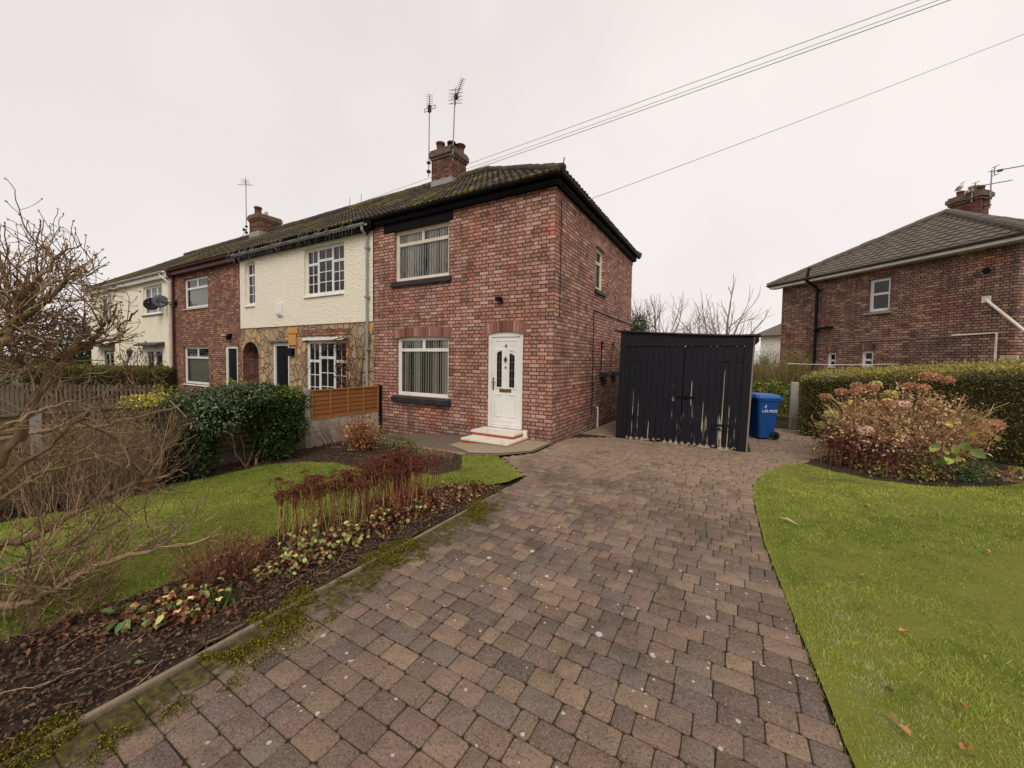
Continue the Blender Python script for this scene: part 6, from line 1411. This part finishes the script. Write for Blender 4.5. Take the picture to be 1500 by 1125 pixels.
STRAW = P_((170, 152, 92), (150, 134, 78), (150, 112, 76), (116, 78, 58)); RUST = P_((112, 66, 51), (94, 54, 43), (132, 84, 65), (80, 47, 39)); RUSTS = P_((152, 98, 72), (128, 76, 57), (168, 126, 92), (108, 63, 50))
sedum('straw stemmed dead sedum with flat dark red heads, the clump nearer the bare shrub', [(-0.36, -5.12), (-0.28, -4.95), (-0.22, -4.8), (-0.14, -4.65), (-0.08, -4.5)], 115, 0.52, 0.075, 0.06, STRAW, RUST)
sedum('rust red dead sedum clump nearest the front door', [(-0.06, -4.28), (0.0, -4.1), (0.02, -3.95)], 125, 0.60, 0.10, 0.06, RUSTS, RUST)

# mixed low plants of the near bed
t, Pst = twiggy('brown dried perennial clump at the tip of the long bare branch', (-0.15, -5.78, 0.0), (0.20, 0.18, 0), 130, 0.36, P_((124, 86, 66), (104, 70, 54), (142, 108, 82)), 'dried_perennial', r0=0.003, r1=0.0015, lean=0.6)
V, F, C = cloud([((-0.1, -5.70, 0.12), (0.28, 0.28, 0.16)), ((0.1, -5.52, 0.06), (0.2, 0.2, 0.1))], 1700, 0.026, 0.015, P_((132, 88, 64), (112, 70, 54), (150, 108, 78), (92, 58, 48)), shell=0.9, jit=0.3, rag=0.3); nobj('dead_leaf', V, F, M['matte_leaf'], t, C)
def mound(lab, blobs, n, L, W, pl, name='perennial', dead=0, loc=None):
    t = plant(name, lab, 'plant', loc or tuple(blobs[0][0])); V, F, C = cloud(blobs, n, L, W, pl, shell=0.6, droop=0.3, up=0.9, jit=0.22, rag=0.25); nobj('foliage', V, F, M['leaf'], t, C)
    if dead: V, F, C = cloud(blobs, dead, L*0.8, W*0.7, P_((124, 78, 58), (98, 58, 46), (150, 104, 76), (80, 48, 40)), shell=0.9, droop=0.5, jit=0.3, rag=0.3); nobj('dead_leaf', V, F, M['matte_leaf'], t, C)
    return t
PALE = P_((172, 172, 108), (146, 154, 94), (192, 186, 120), (120, 132, 82), (188, 176, 100), (104, 116, 70))
mound('pale yellow green leafy mound in front of the nearer sedum clump', [((0.18, -5.45, 0.06), (0.17, 0.2, 0.11)), ((0.22, -5.12, 0.08), (0.17, 0.22, 0.13)), ((0.10, -5.28, 0.10), (0.16, 0.2, 0.13)), ((0.2, -4.9, 0.08), (0.14, 0.16, 0.12))], 480, 0.040, 0.036, PALE, dead=900)
mound('cream and green leafy mound in front of the rust red sedum clump', [((0.24, -4.7, 0.07), (0.16, 0.18, 0.13)), ((0.20, -4.45, 0.09), (0.16, 0.18, 0.14)), ((0.26, -4.2, 0.06), (0.15, 0.16, 0.11))], 200, 0.038, 0.034, PALE, dead=1300)
mound('dying brown and cream ground cover at the narrow end of the bed', [((0.28, -3.9, 0.04), (0.18, 0.2, 0.08)), ((0.32, -3.5, 0.05), (0.2, 0.25, 0.08)), ((0.36, -3.15, 0.05), (0.18, 0.2, 0.07)), ((0.15, -3.35, 0.05), (0.2, 0.2, 0.08)), ((0.1, -3.75, 0.06), (0.2, 0.2, 0.1))], 430, 0.036, 0.03, P_((182, 160, 112), (156, 140, 94), (130, 122, 80), (168, 132, 96)), dead=2300)
t = mound('red leaved primrose clump with cream flowers near the kerb', [((0.14, -6.08, 0.06), (0.18, 0.2, 0.10))], 130, 0.05, 0.035, P_((150, 160, 96), (120, 140, 84), (176, 176, 110)), dead=800, name='primrose')
n = 26; fp = np.column_stack([rng.normal(0.12, 0.09, n), rng.normal(-6.08, 0.09, n), rng.uniform(0.08, 0.15, n)]); parts = []
for k in range(5):
    a = 2*np.pi*k/5; d = np.stack([np.cos(a)+rng.normal(0, .2, n), np.sin(a)+rng.normal(0, .2, n), rng.normal(0.2, .2, n)], 1); parts.append(leafset(fp, d, np.tile([0., 0, 1], (n, 1))+ball(n)*0.3, np.full(n, 0.022), np.full(n, 0.02), pal(P_((236, 214, 150), (226, 190, 110), (220, 150, 90), (240, 226, 180)), n, 0.08)))
V, F, C = join(parts); nobj('flower', V, F, M['leaf'], t, C)
t = plant('daffodil', 'tuft of upright strappy green daffodil leaves beside the primrose', 'plant', (0.30, -5.90, 0)); n = 46
V, F, C = leafset(np.column_stack([rng.normal(0.28, 0.03, n), rng.normal(-5.93, 0.035, n), np.zeros(n)]), ball(n)*0.4+np.array([0, 0, 1.0]), ball(n), rng.uniform(0.10, 0.18, n), np.full(n, 0.010), pal(P_((70, 96, 44), (92, 116, 58), (60, 82, 40)), n)); nobj('foliage', V, F, M['leaf'], t, C)
mound('few loose green leaves and one orange bloom at the left of the primrose', [((-0.05, -6.28, 0.05), (0.14, 0.12, 0.06))], 22, 0.07, 0.045, P_((120, 140, 88), (150, 164, 104), (96, 120, 70)), dead=30, name='seedling')
mound('tiny pale green seedling by the mossy kerb', [((0.42, -6.42, 0.02), (0.05, 0.05, 0.03))], 12, 0.035, 0.025, P_((160, 170, 110), (140, 152, 90)), name='seedling')
t, _ = twiggy('brown grassy twigs and stubble under the big bare shrub', (-0.75, -6.75, 0.0), (0.45, 0.5, 0), 260, 0.24, P_((122, 94, 74), (104, 78, 60), (150, 122, 96)), 'stubble', r0=0.003, r1=0.0015, lean=0.9, cat='plant')

V, F, C = cloud([((-0.30, -6.45, 0.03), (0.26, 0.22, 0.07)), ((-0.12, -6.30, 0.02), (0.22, 0.2, 0.05)), ((0.30, -5.75, 0.02), (0.2, 0.25, 0.04))], 900, 0.035, 0.018, P_((124, 90, 68), (104, 74, 56), (148, 116, 88), (86, 62, 50)), shell=0.9, up=0.6, jit=0.3, rag=0.2); nobj('dead_leaf', V, F, M['matte_leaf'], t, C)
# big bare shrub with knobbly buds in the left foreground
LIMBS = {'L1':[(-0.80,-7.0,0.0),(-0.75,-6.88,0.09),(-0.70,-6.74,0.13),(-0.66,-6.62,0.11),(-0.59,-6.50,0.18),(-0.50,-6.33,0.26),(-0.41,-6.11,0.29),(-0.29,-5.92,0.29)],
'L2':[(-0.85,-7.0,0.0),(-0.90,-6.86,0.35),(-1.01,-6.69,0.42),(-0.93,-6.52,0.45),(-0.93,-6.29,0.57),(-0.93,-6.06,0.65),(-0.85,-5.90,0.69)],
'L2b':[(-0.93,-6.06,0.65),(-0.88,-5.98,0.74),(-0.82,-5.88,0.95),(-0.78,-5.86,1.04)],
'L3':[(-0.85,-7.02,0.0),(-0.78,-6.90,0.69),(-0.69,-6.73,0.95),(-0.61,-6.63,1.24),(-0.54,-6.53,1.53),(-0.52,-6.46,1.68),(-0.44,-6.36,1.76),(-0.37,-6.32,1.85),(-0.32,-6.29,1.91)],
'L4':[(-0.82,-7.04,0.0),(-0.66,-6.95,1.2),(-0.50,-6.83,1.52),(-0.44,-6.76,1.62),(-0.39,-6.68,1.81),(-0.35,-6.65,1.89),(-0.33,-6.64,2.01),(-0.25,-6.60,2.10),(-0.14,-6.54,2.24)],
'L5':[(-0.95,-6.98,0.0),(-1.25,-6.88,0.8),(-1.31,-6.63,1.07),(-1.19,-6.33,1.11),(-0.96,-6.08,1.17),(-0.81,-5.76,1.28)],
'L6':[(-0.85,-7.0,0.0),(-0.81,-6.80,0.74),(-0.75,-6.53,1.03),(-0.65,-6.36,1.25),(-0.54,-6.18,1.45),(-0.48,-6.09,1.53)],
'L7':[(-0.80,-7.06,0.0),(-0.70,-6.9,1.4),(-0.60,-6.81,1.65),(-0.37,-6.67,1.85),(-0.23,-6.58,1.97),(-0.15,-6.50,2.12),(-0.11,-6.44,2.18)],
'L8':[(-0.52,-6.46,1.68),(-0.41,-6.34,1.75),(-0.36,-6.25,1.77),(-0.39,-6.21,1.90),(-0.30,-6.16,1.99)],
'L9':[(-0.85,-7.05,0.0),(-1.0,-6.95,0.9),(-1.15,-6.8,1.5),(-1.1,-6.6,1.8),(-1.0,-6.5,2.0)],
'L10':[(-0.9,-6.98,0.0),(-1.1,-6.8,0.5),(-1.15,-6.5,0.8),(-1.05,-6.2,0.88),(-1.0,-5.95,0.92)],
'L13':[(-0.82,-7.0,0.0),(-0.78,-6.85,0.3),(-0.74,-6.6,0.33),(-0.8,-6.35,0.36),(-0.72,-6.12,0.48)],
'L14':[(-0.82,-7.02,0.0),(-0.72,-6.9,0.8),(-0.5,-6.75,1.2),(-0.42,-6.62,1.32),(-0.30,-6.45,1.40)]}
RAD = {'L1': (0.038, 0.013), 'L2': (0.036, 0.013), 'L3': (0.034, 0.009), 'L4': (0.030, 0.008), 'L5': (0.022, 0.008), 'L6': (0.020, 0.006), 'L7': (0.022, 0.006), 'L2b': (0.013, 0.009), 'L8': (0.010, 0.004), 'L9': (0.020, 0.006), 'L10': (0.020, 0.007), 'L13': (0.018, 0.006), 'L14': (0.016, 0.005)}
big = plant('bare_shrub', 'large bare knobbly branched shrub filling the left foreground', 'shrub', (-0.85, -7.02, 0))
def smooth(pts, k=4):
    p = np.array(pts, float); p = np.vstack([2*p[0]-p[1], p, 2*p[-1]-p[-2]]); out = []
    for i in range(1, len(p)-2):
        for t in np.linspace(0, 1, k, endpoint=False): out.append(0.5*((2*p[i])+(-p[i-1]+p[i+1])*t+(2*p[i-1]-5*p[i]+4*p[i+1]-p[i+2])*t*t+(-p[i-1]+3*p[i]-3*p[i+1]+p[i+2])*t**3))
    out.append(p[-2]); return np.array(out)
BARK = P_((122, 99, 74), (106, 86, 63), (134, 112, 86), (112, 97, 68)); parts = []; tw = []
cfgS = dict(wander=0.17, up=0.30, taper=0.72, kids=[(0, 1), (1, 2), (2, 3)], ang=(25, 70), len=(0.45, 0.8), t0=0.25)
NK = {'L8': 0.5, 'L6': 0.7, 'L14': 0.6, 'L5': 0.9, 'L2b': 0.7, 'L10': 1.0, 'L3': 0.9, 'L4': 1.7, 'L7': 1.7, 'L9': 1.6, 'L13': 1.4, 'L1': 1.5, 'L2': 1.3}
for nm, pts in LIMBS.items():
    P = smooth(pts, 5); P[1:-1] += rng.normal(0, 0.010, (len(P)-2, 3)); ra_, rb_ = RAD[nm]; rd = np.linspace(ra_, rb_, len(P))*rng.uniform(0.82, 1.2, len(P))
    parts.append(tubes_np(P[None], rd[None], 8, pal(BARK, 1, 0.1)))
    L = len(P); nk = int(NK.get(nm, 1.0)*1.05*(6+2.2*len(pts)))
    for k in range(nk):
        i = rng.integers(int(L*0.35), L-1); ax = P[i+1]-P[i]; ax /= np.linalg.norm(ax); sd_ = rng.normal(size=3)+np.array([0.1, 0.35, 0.45]); sd_ -= ax*sd_.dot(ax); sd_ /= np.linalg.norm(sd_); a = R(rng.uniform(30, 75))
        grow(tw, P[i], ax*math.cos(a)+sd_*math.sin(a), rng.uniform(0.10, 0.30), min(rd[i]*0.5, 0.0062), 2, cfgS)
    grow(tw, P[-1], P[-1]-P[-2], 0.14, rb_*0.7, 2, cfgS)
tw = [o for o in tw if o[0][:, 2].max() < 2.34+0.5*min(1.0, max(0.0, -6.45-o[0][:, 1].max())/0.3) and not (o[0][:, 1] > -6.22-(o[0][:, 2]-2.0)*0.62).any()]
V, F, C = join(parts); nobj('limb', V, F, M['twig'], big, C, smooth=True)
V, F, C = branch_mesh(tw, P_((138, 114, 88), (114, 92, 70), (158, 134, 104), (94, 76, 58)), rmin=0.0017); nobj('twigs', V, F, M['twig'], big, C)
tips = np.array([o[0][-1] for o in tw if o[3] == 0]); td = np.array([o[0][-1]-o[0][-2] for o in tw if o[3] == 0]); n = len(tips)
V, F, C = join([leafset(tips-nrm(td)*0.004, td+ball(n)*0.02*0.5, ball(n), np.full(n, 0.015)*rng.uniform(.6, 1.3, n), np.full(n, 0.0075), pal(P_((108, 82, 66), (126, 98, 78)), n)) for _ in range(3)]); nobj('bud', V, F, M['matte_leaf'], big, C)

# hydrangea island on the right lawn
hy = plant('hydrangea', 'big mophead hydrangea with dead tan flower heads in front of the long hedge', 'shrub', (5.85, 2.05, -0.05))
P, rd, c = fan((5.70, 2.0, -0.05), (0.58, 0.54, 0), 560, 1.42, 0.45, 0.006, 0.003, P_((180, 150, 110), (156, 122, 88), (138, 106, 76), (198, 170, 126)), lean=0.42, wig=0.09, K=6)
k = np.repeat(np.arange(560), 7); i = rng.integers(2, 5, len(k)); p0 = P[k, i]; d = nrm(ball(len(k))*1.1+np.array([0, 0, 0.35])); Lh = rng.uniform(0.08, 0.26, len(k)); Q = p0[:, None, :]+np.linspace(0, 1, 4)[None, :, None]*(d*Lh[:, None])[:, None, :]
V, F, C = join([tubes_np(P, rd, 4, c), tubes_np(Q, np.linspace(0.0035, 0.002, 4)[None]*np.ones((len(k), 1)), 3, pal(P_((196, 166, 128), (172, 136, 100), (156, 116, 88)), len(k), 0.25))]); nobj('stems', V, F, M['twig'], hy, C)
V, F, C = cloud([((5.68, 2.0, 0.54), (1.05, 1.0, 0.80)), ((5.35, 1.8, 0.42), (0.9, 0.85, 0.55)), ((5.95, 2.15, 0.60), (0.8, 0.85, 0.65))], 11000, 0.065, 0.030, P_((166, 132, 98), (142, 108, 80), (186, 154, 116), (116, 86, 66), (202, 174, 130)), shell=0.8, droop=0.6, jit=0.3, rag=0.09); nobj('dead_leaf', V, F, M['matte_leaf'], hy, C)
def mop(c, r, pl, label=None):
    n = 240; o = ball(n); o[:, 2] = o[:, 2]*0.65; pos = np.array(c)+o*r*rng.uniform(0.8, 1.02, (n, 1)); V, F, C = leafset(pos, ball(n), o+ball(n)*0.4, np.full(n, r*0.30), np.full(n, r*0.26), pal(pl, n, 0.22)); ob = nobj('flower_head', V, F, M['matte_leaf'], hy, C)
    if label: ob['label'] = label
TAN = P_((178, 134, 102), (158, 114, 86), (196, 156, 122)); PNK = P_((226, 196, 184), (212, 172, 160), (236, 214, 200)); GRN = P_((190, 180, 106), (168, 164, 96), (206, 192, 120))
heads = [(4.72, 1.75, 0.80, 0.10, GRN), (4.80, 1.95, 0.62, 0.09, GRN), (4.62, 2.0, 0.55, 0.09, GRN), (4.72, 2.3, 1.06, 0.095, TAN), (4.95, 2.3, 1.17, 0.10, TAN), (5.15, 2.2, 1.20, 0.10, TAN), (5.2, 2.4, 1.29, 0.10, TAN), (5.35, 2.2, 1.28, 0.11, TAN), (5.45, 2.35, 1.34, 0.09, GRN), (5.6, 2.1, 1.18, 0.10, GRN), (5.95, 2.5, 1.32, 0.10, TAN), (6.08, 2.4, 1.30, 0.10, TAN), (6.2, 2.5, 1.50, 0.13, TAN), (6.45, 2.6, 1.44, 0.10, TAN), (5.1, 1.3, 0.60, 0.11, PNK), (5.55, 1.35, 0.52, 0.11, PNK), (5.3, 1.3, 0.50, 0.10, TAN), (5.75, 1.5, 0.56, 0.11, TAN), (5.7, 1.9, 1.02, 0.10, PNK), (5.2, 1.8, 0.98, 0.10, TAN), (5.5, 1.75, 1.02, 0.10, TAN), (6.9, 2.3, 0.72, 0.14, TAN), (6.7, 2.1, 0.62, 0.12, TAN), (6.0, 1.9, 1.05, 0.10, TAN)]
for x, y, z, r, pl in heads: mop((x, y, z), r, pl, 'pale pink fading flower head' if pl is PNK else ('greenish yellow flower head' if pl is GRN else None))
n = 60; o_ = ball(n)*np.array([1.0, 0.85, 0.62]); pos = np.array([5.75, 1.85, 0.6])+o_*rng.uniform(0.75, 1.0, (n, 1)); V, F, C = leafset(pos, ball(n)+np.array([0.2, -0.4, -0.2]), ball(n)*0.5+np.array([0, -0.6, 0.8]), rng.uniform(0.08, 0.15, n), rng.uniform(0.06, 0.10, n), pal(P_((150, 152, 70), (196, 178, 76), (120, 134, 70), (170, 160, 96)), n, 0.2)); nobj('leaf', V, F, M['leaf'], hy, C)
n = 12; pos = np.column_stack([rng.normal(6.0, 0.14, n), rng.normal(1.05, 0.1, n), rng.uniform(0.2, 0.5, n)]); V, F, C = leafset(pos, ball(n)+np.array([0, -0.5, 0]), ball(n)*0.4+np.array([-0.2, -0.8, 0.6]), rng.uniform(0.13, 0.2, n), rng.uniform(0.10, 0.14, n), pal(P_((128, 146, 78), (110, 132, 72), (150, 160, 84)), n, 0.1)); o = nobj('leaf', V, F, M['leaf'], hy, C); o['label'] = 'fresh green leaves low on the hydrangea'
sedum('dark red seed heads on a low sedum clump at the left foot of the hydrangea', [(4.72, 1.35), (4.9, 1.15), (5.1, 1.0), (4.8, 1.5), (5.3, 0.95)], 70, 0.34, 0.13, 0.045, P_((146, 106, 80), (122, 84, 64), (104, 70, 56)), P_((92, 52, 48), (78, 44, 42), (112, 68, 60)))
V, F, C = cloud([((4.95, 1.35, 0.22), (0.48, 0.42, 0.26)), ((5.35, 1.15, 0.2), (0.4, 0.35, 0.24))], 1600, 0.045, 0.02, P_((96, 62, 52), (116, 78, 62), (78, 50, 44), (140, 104, 78)), shell=0.9, droop=0.4, jit=0.3, rag=0.1); nobj('dead_leaf', V, F, M['matte_leaf'], hy, C)
mound('feathery dark green plant at the front right foot of the hydrangea', [((6.15, 1.12, 0.10), (0.32, 0.28, 0.20)), ((6.35, 1.3, 0.12), (0.25, 0.25, 0.18))], 1500, 0.04, 0.018, P_((72, 92, 48), (58, 78, 40), (92, 110, 60)), name='geranium')
mound('low yellowing ground cover along the front edge of the hydrangea bed', [((5.4, 0.85, 0.06), (0.45, 0.2, 0.12)), ((5.7, 1.0, 0.10), (0.3, 0.25, 0.16))], 420, 0.05, 0.035, P_((128, 128, 66), (150, 140, 80), (104, 108, 58)), dead=500, name='ground_cover')
V, F, C = cloud([((6.9, 1.75, 0.02), (0.5, 0.3, 0.06))], 180, 0.08, 0.05, P_((170, 140, 106), (140, 108, 80), (190, 164, 128)), jit=0.25); t = plant('dead_foliage', 'heap of pale dead leaves at the right end of the hydrangea bed', 'leaf litter', (6.9, 1.75, -0.05)); nobj('dead_leaf', V, F, M['matte_leaf'], t, C)

# shrubs and trees beyond
shrub('laurel_bush', 'yellow green laurel bush behind the blue bin', [((4.1, 8.6, 0.55), (0.62, 0.6, 0.6)), ((4.6, 9.2, 0.5), (0.6, 0.6, 0.55))], [(None, 3200, 0.09, 0.045, P_((110, 118, 48), (84, 96, 40), (150, 150, 62), (58, 70, 32)), {})], (4.2, 8.7, -0.3))
shrub('ivy_clump', 'low dark green growth around the foot of the concrete post', [((5.1, 7.0, 0.1), (0.5, 0.8, 0.35)), ((5.3, 8.2, 0.2), (0.4, 0.6, 0.4))], [(None, 1500, 0.07, 0.04, P_((86, 80, 48), (64, 66, 36), (110, 96, 62)), {})], (5.1, 7.2, -0.3))
for x, y, h, lab in ((4.3, 12.6, 2.9, 'olive brown bare shrub beside the left edge of the right hand house'), (5.2, 11.8, 2.5, 'straggly half bare shrub against the wall of the right hand house')):
    t, _ = twiggy(lab, (x, y, -0.3), (0.5, 0.5, 0), 260, h, P_((128, 112, 74), (112, 92, 66), (146, 130, 84)), 'bare_shrub', r0=0.010, r1=0.004, lean=0.3)
    V, F, C = cloud([((x, y, h*0.62), (0.75, 0.75, h*0.32))], 1300, 0.06, 0.03, P_((150, 146, 70), (122, 120, 58), (170, 158, 84)), shell=0.9, rag=0.3); nobj('leaf', V, F, M['leaf'], t, C)
def bare_tree(lab, base, h, spread, lev=4, r=0.14, trunk=0.28, kids=((0, 1), (1, 2), (2, 3), (2, 3), (3, 4)), pl=None):
    t = plant('bare_tree', lab, 'tree', base); out = []
    cfg = dict(wander=0.09, up=0.30, taper=0.62, kids=list(kids), ang=(22, 48), len=(0.55, 0.80), t0=0.25)
    b = np.array(base, float); tk = []
    top = b+np.array([0, 0, h*trunk]); tk.append((np.linspace(b-np.array([0, 0, 0.3]), top, 5), r, r*0.85, 9))
    pl = pl or P_((138, 126, 116), (122, 110, 102), (152, 140, 130))
    V, F, C = branch_mesh(tk, pl); nobj('trunk', V, F, M['twig'], t, C, smooth=True)
    for k in range(5):
        a = 2*math.pi*k/5+rng.uniform(0, 0.8); an = R(rng.uniform(18, 42))*spread; grow(out, top-np.array([0, 0, h*0.05*k*0.6]), (math.cos(a)*math.sin(an), math.sin(a)*math.sin(an), math.cos(an)), h*0.30*rng.uniform(0.85, 1.15), r*0.5, lev-1, cfg)
    grow(out, top, (0, 0, 1), h*0.33, r*0.75, lev-1, cfg)
    V, F, C = branch_mesh(out, pl, rmin=0.012); nobj('branches', V, F, M['twig'], t, C)
bare_tree('larger spreading bare tree above the right half of the garage roof', (2.1, 34.0, -0.2), 8.9, 1.35, 4, 0.2)
bare_tree('bare tree with rounded crown above the left half of the garage roof', (-3.9, 35.5, -0.2), 9.1, 1.0, 4, 0.18)
bare_tree('slender bare tree standing between the two larger ones over the garage', (-0.6, 40.0, -0.2), 8.0, 0.7, 4, 0.14)
bare_tree('faint bare tree farthest left over the garage, next to the conifer', (-6.5, 36.0, -0.2), 8.2, 0.8, 4, 0.14)
def dense_tree(lab, base, blobs, n, L, pl, name='evergreen_tree', r=0.15):
    t = plant(name, lab, 'tree', base); z1 = max(b[0][2] for b in blobs)
    V, F, C = branch_mesh([(np.linspace(np.array(base)-np.array([0, 0, 0.2]), np.array([base[0], base[1], z1]), 5), r, r*0.5, 0)], P_((90, 74, 60))); nobj('trunk', V, F, M['twig'], t, C)
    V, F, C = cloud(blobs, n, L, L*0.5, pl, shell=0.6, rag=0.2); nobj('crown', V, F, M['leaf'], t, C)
dense_tree('dark green conifer just showing behind the corner of the brick end house', (-0.85, 11.4, -0.25), [((-0.85, 11.4, 2.6), (0.75, 0.75, 1.3)), ((-0.75, 11.4, 3.4), (0.45, 0.45, 0.6))], 4200, 0.10, P_((74, 84, 54), (56, 66, 42), (96, 104, 70)))
dense_tree('dark rounded evergreen beyond the end of the far cream house', (-34, 0.3, -0.4), [((-34, 0.3, 2.2), (1.9, 2.2, 2.2)), ((-33, 1.5, 1.5), (1.6, 1.6, 1.6))], 4500, 0.22, P_((52, 66, 36), (40, 52, 30), (66, 80, 44)))
dense_tree('brownish mass of shrub seen through the bare branches at the far left', (-38, -5, -0.4), [((-35, -2.5, 1.6), (2.6, 3.0, 2.2)), ((-36, -7, 1.6), (2.6, 3.2, 2.3)), ((-37, -12, 1.6), (2.8, 3.2, 2.3))], 9000, 0.26, P_((98, 86, 54), (80, 74, 44), (112, 94, 64)), 'hedgerow_bush')
bare_tree('bare tree rising behind the bare shrub at the far left', (-40, 3.5, -0.4), 6.8, 1.1, 4, 0.16, pl=P_((120, 98, 84), (104, 84, 72)))
bare_tree('bare tree at the extreme left edge beyond the gardens', (-44, -6.0, -0.4), 6.5, 1.1, 4, 0.16, pl=P_((120, 98, 84), (104, 84, 72)))
# dry climber on the stone wall
t = plant('climbing_plant', 'leafless climbing stems spread over the stone cladding round the cream house window', 'plant', (-6.2, -0.05, -0.35)); out = []
for k in range(16):
    x = rng.uniform(-6.6, -5.6); pts = [np.array([x, -0.045, 0.2])]
    for q in range(4): pts.append(pts[-1]+np.array([rng.normal(-0.08 if k % 2 else 0.05, 0.22), 0.0, rng.uniform(0.3, 0.75)]))
    out.append((np.array(pts), 0.011, 0.006, 0))
for k in range(5):
    x0 = -6.3; out.append((np.array([[x0-0.4*q*(1+0.1*k), -0.06, 1.9+0.12*k+0.10*math.sin(q*1.3+k)-(0.08*q*q if k > 2 else 0)] for q in range(5)]), 0.009, 0.005, 0))
V, F, C = branch_mesh(out, P_((78, 54, 44), (98, 72, 56))); nobj('stems', V, F, M['twig'], t, C)
n = 160; pos = np.column_stack([rng.normal(-6.45, 0.25, n), np.full(n, -0.07), rng.uniform(0.5, 2.3, n)]); V, F, C = leafset(pos, ball(n), ball(n), rng.uniform(.04, .09, n), rng.uniform(.03, .05, n), pal(P_((96, 50, 46), (120, 80, 62), (110, 104, 60)), n)); nobj('dead_leaf', V, F, M['matte_leaf'], t, C)

# single fallen leaves on the right lawn and a curled leaf by the drive
for x, y, s in ((4.12, -3.91, 0.055), (3.89, -4.76, 0.06), (4.19, -4.45, 0.045), (4.11, -4.74, 0.05), (4.09, -3.2, 0.04), (5.2, -2.1, 0.05), (4.6, -1.2, 0.05), (3.95, -2.9, 0.04)):
    V, F, C = leafset(np.array([[x, y, 0.035]]*2), np.array([[random.uniform(-1, 1), random.uniform(-1, 1), 0.1], [random.uniform(-1, 1), random.uniform(-1, 1), 0.25]]), np.array([[0, 0.2, 1.0], [0.2, 0, 1.0]]), np.array([s, s*0.8]), np.array([s*0.6, s*0.5]), pal(P_((176, 124, 84), (150, 100, 66)), 2))
    tag(nobj('fallen_leaf', V, F, M['matte_leaf'], C=C), 'single small brown leaf lying flat on the right lawn', 'fallen leaf', 'brown leaves fallen on the right lawn')
m = MB(); m.tube([(3.66, -2.16, 0.03), (3.72, -2.2, 0.045), (3.80, -2.27, 0.03)], [0.006, 0.016, 0.004], 6); tag(obj('curled_leaf', m, M['buff_clay'], recalc=False), 'curled pale brown leaf near the far edge of the right lawn by the driveway', 'fallen leaf')

# bare street trees across the road, seen only as reflections in the windows
out = []
cfgT = dict(wander=0.09, up=0.30, taper=0.62, kids=[(0, 1), (2, 3), (2, 3), (3, 4)], ang=(22, 48), len=(0.55, 0.80), t0=0.25)
for x, y in ((-6, -20), (-13, -22), (-20, -19), (-28, -23), (-36, -20), (-46, -22), (-56, -24), (0, -24)):
    top = np.array([x, y, 2.4]); out.append((np.linspace(np.array([x, y, -0.3]), top, 5), 0.24, 0.2, 9))
    for k in range(6):
        a = 2*math.pi*k/6+rng.uniform(0, 0.8); an = R(rng.uniform(15, 50)); grow(out, top, (math.cos(a)*math.sin(an), math.sin(a)*math.sin(an), math.cos(an)), 4.4, 0.14, 3, cfgT)
V, F, C = branch_mesh(out, P_((92, 78, 68), (76, 64, 56)), rmin=0.016)
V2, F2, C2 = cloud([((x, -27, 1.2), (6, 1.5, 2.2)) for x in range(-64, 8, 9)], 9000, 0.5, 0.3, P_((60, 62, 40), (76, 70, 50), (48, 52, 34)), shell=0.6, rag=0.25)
V, F, C = join([(V, F, C), (V2, F2, C2)])
tag(nobj('woodland', V, F, M['twig'], C=C), 'line of bare trees and shrubs across the road reflected in the windows', 'trees', kind='stuff')
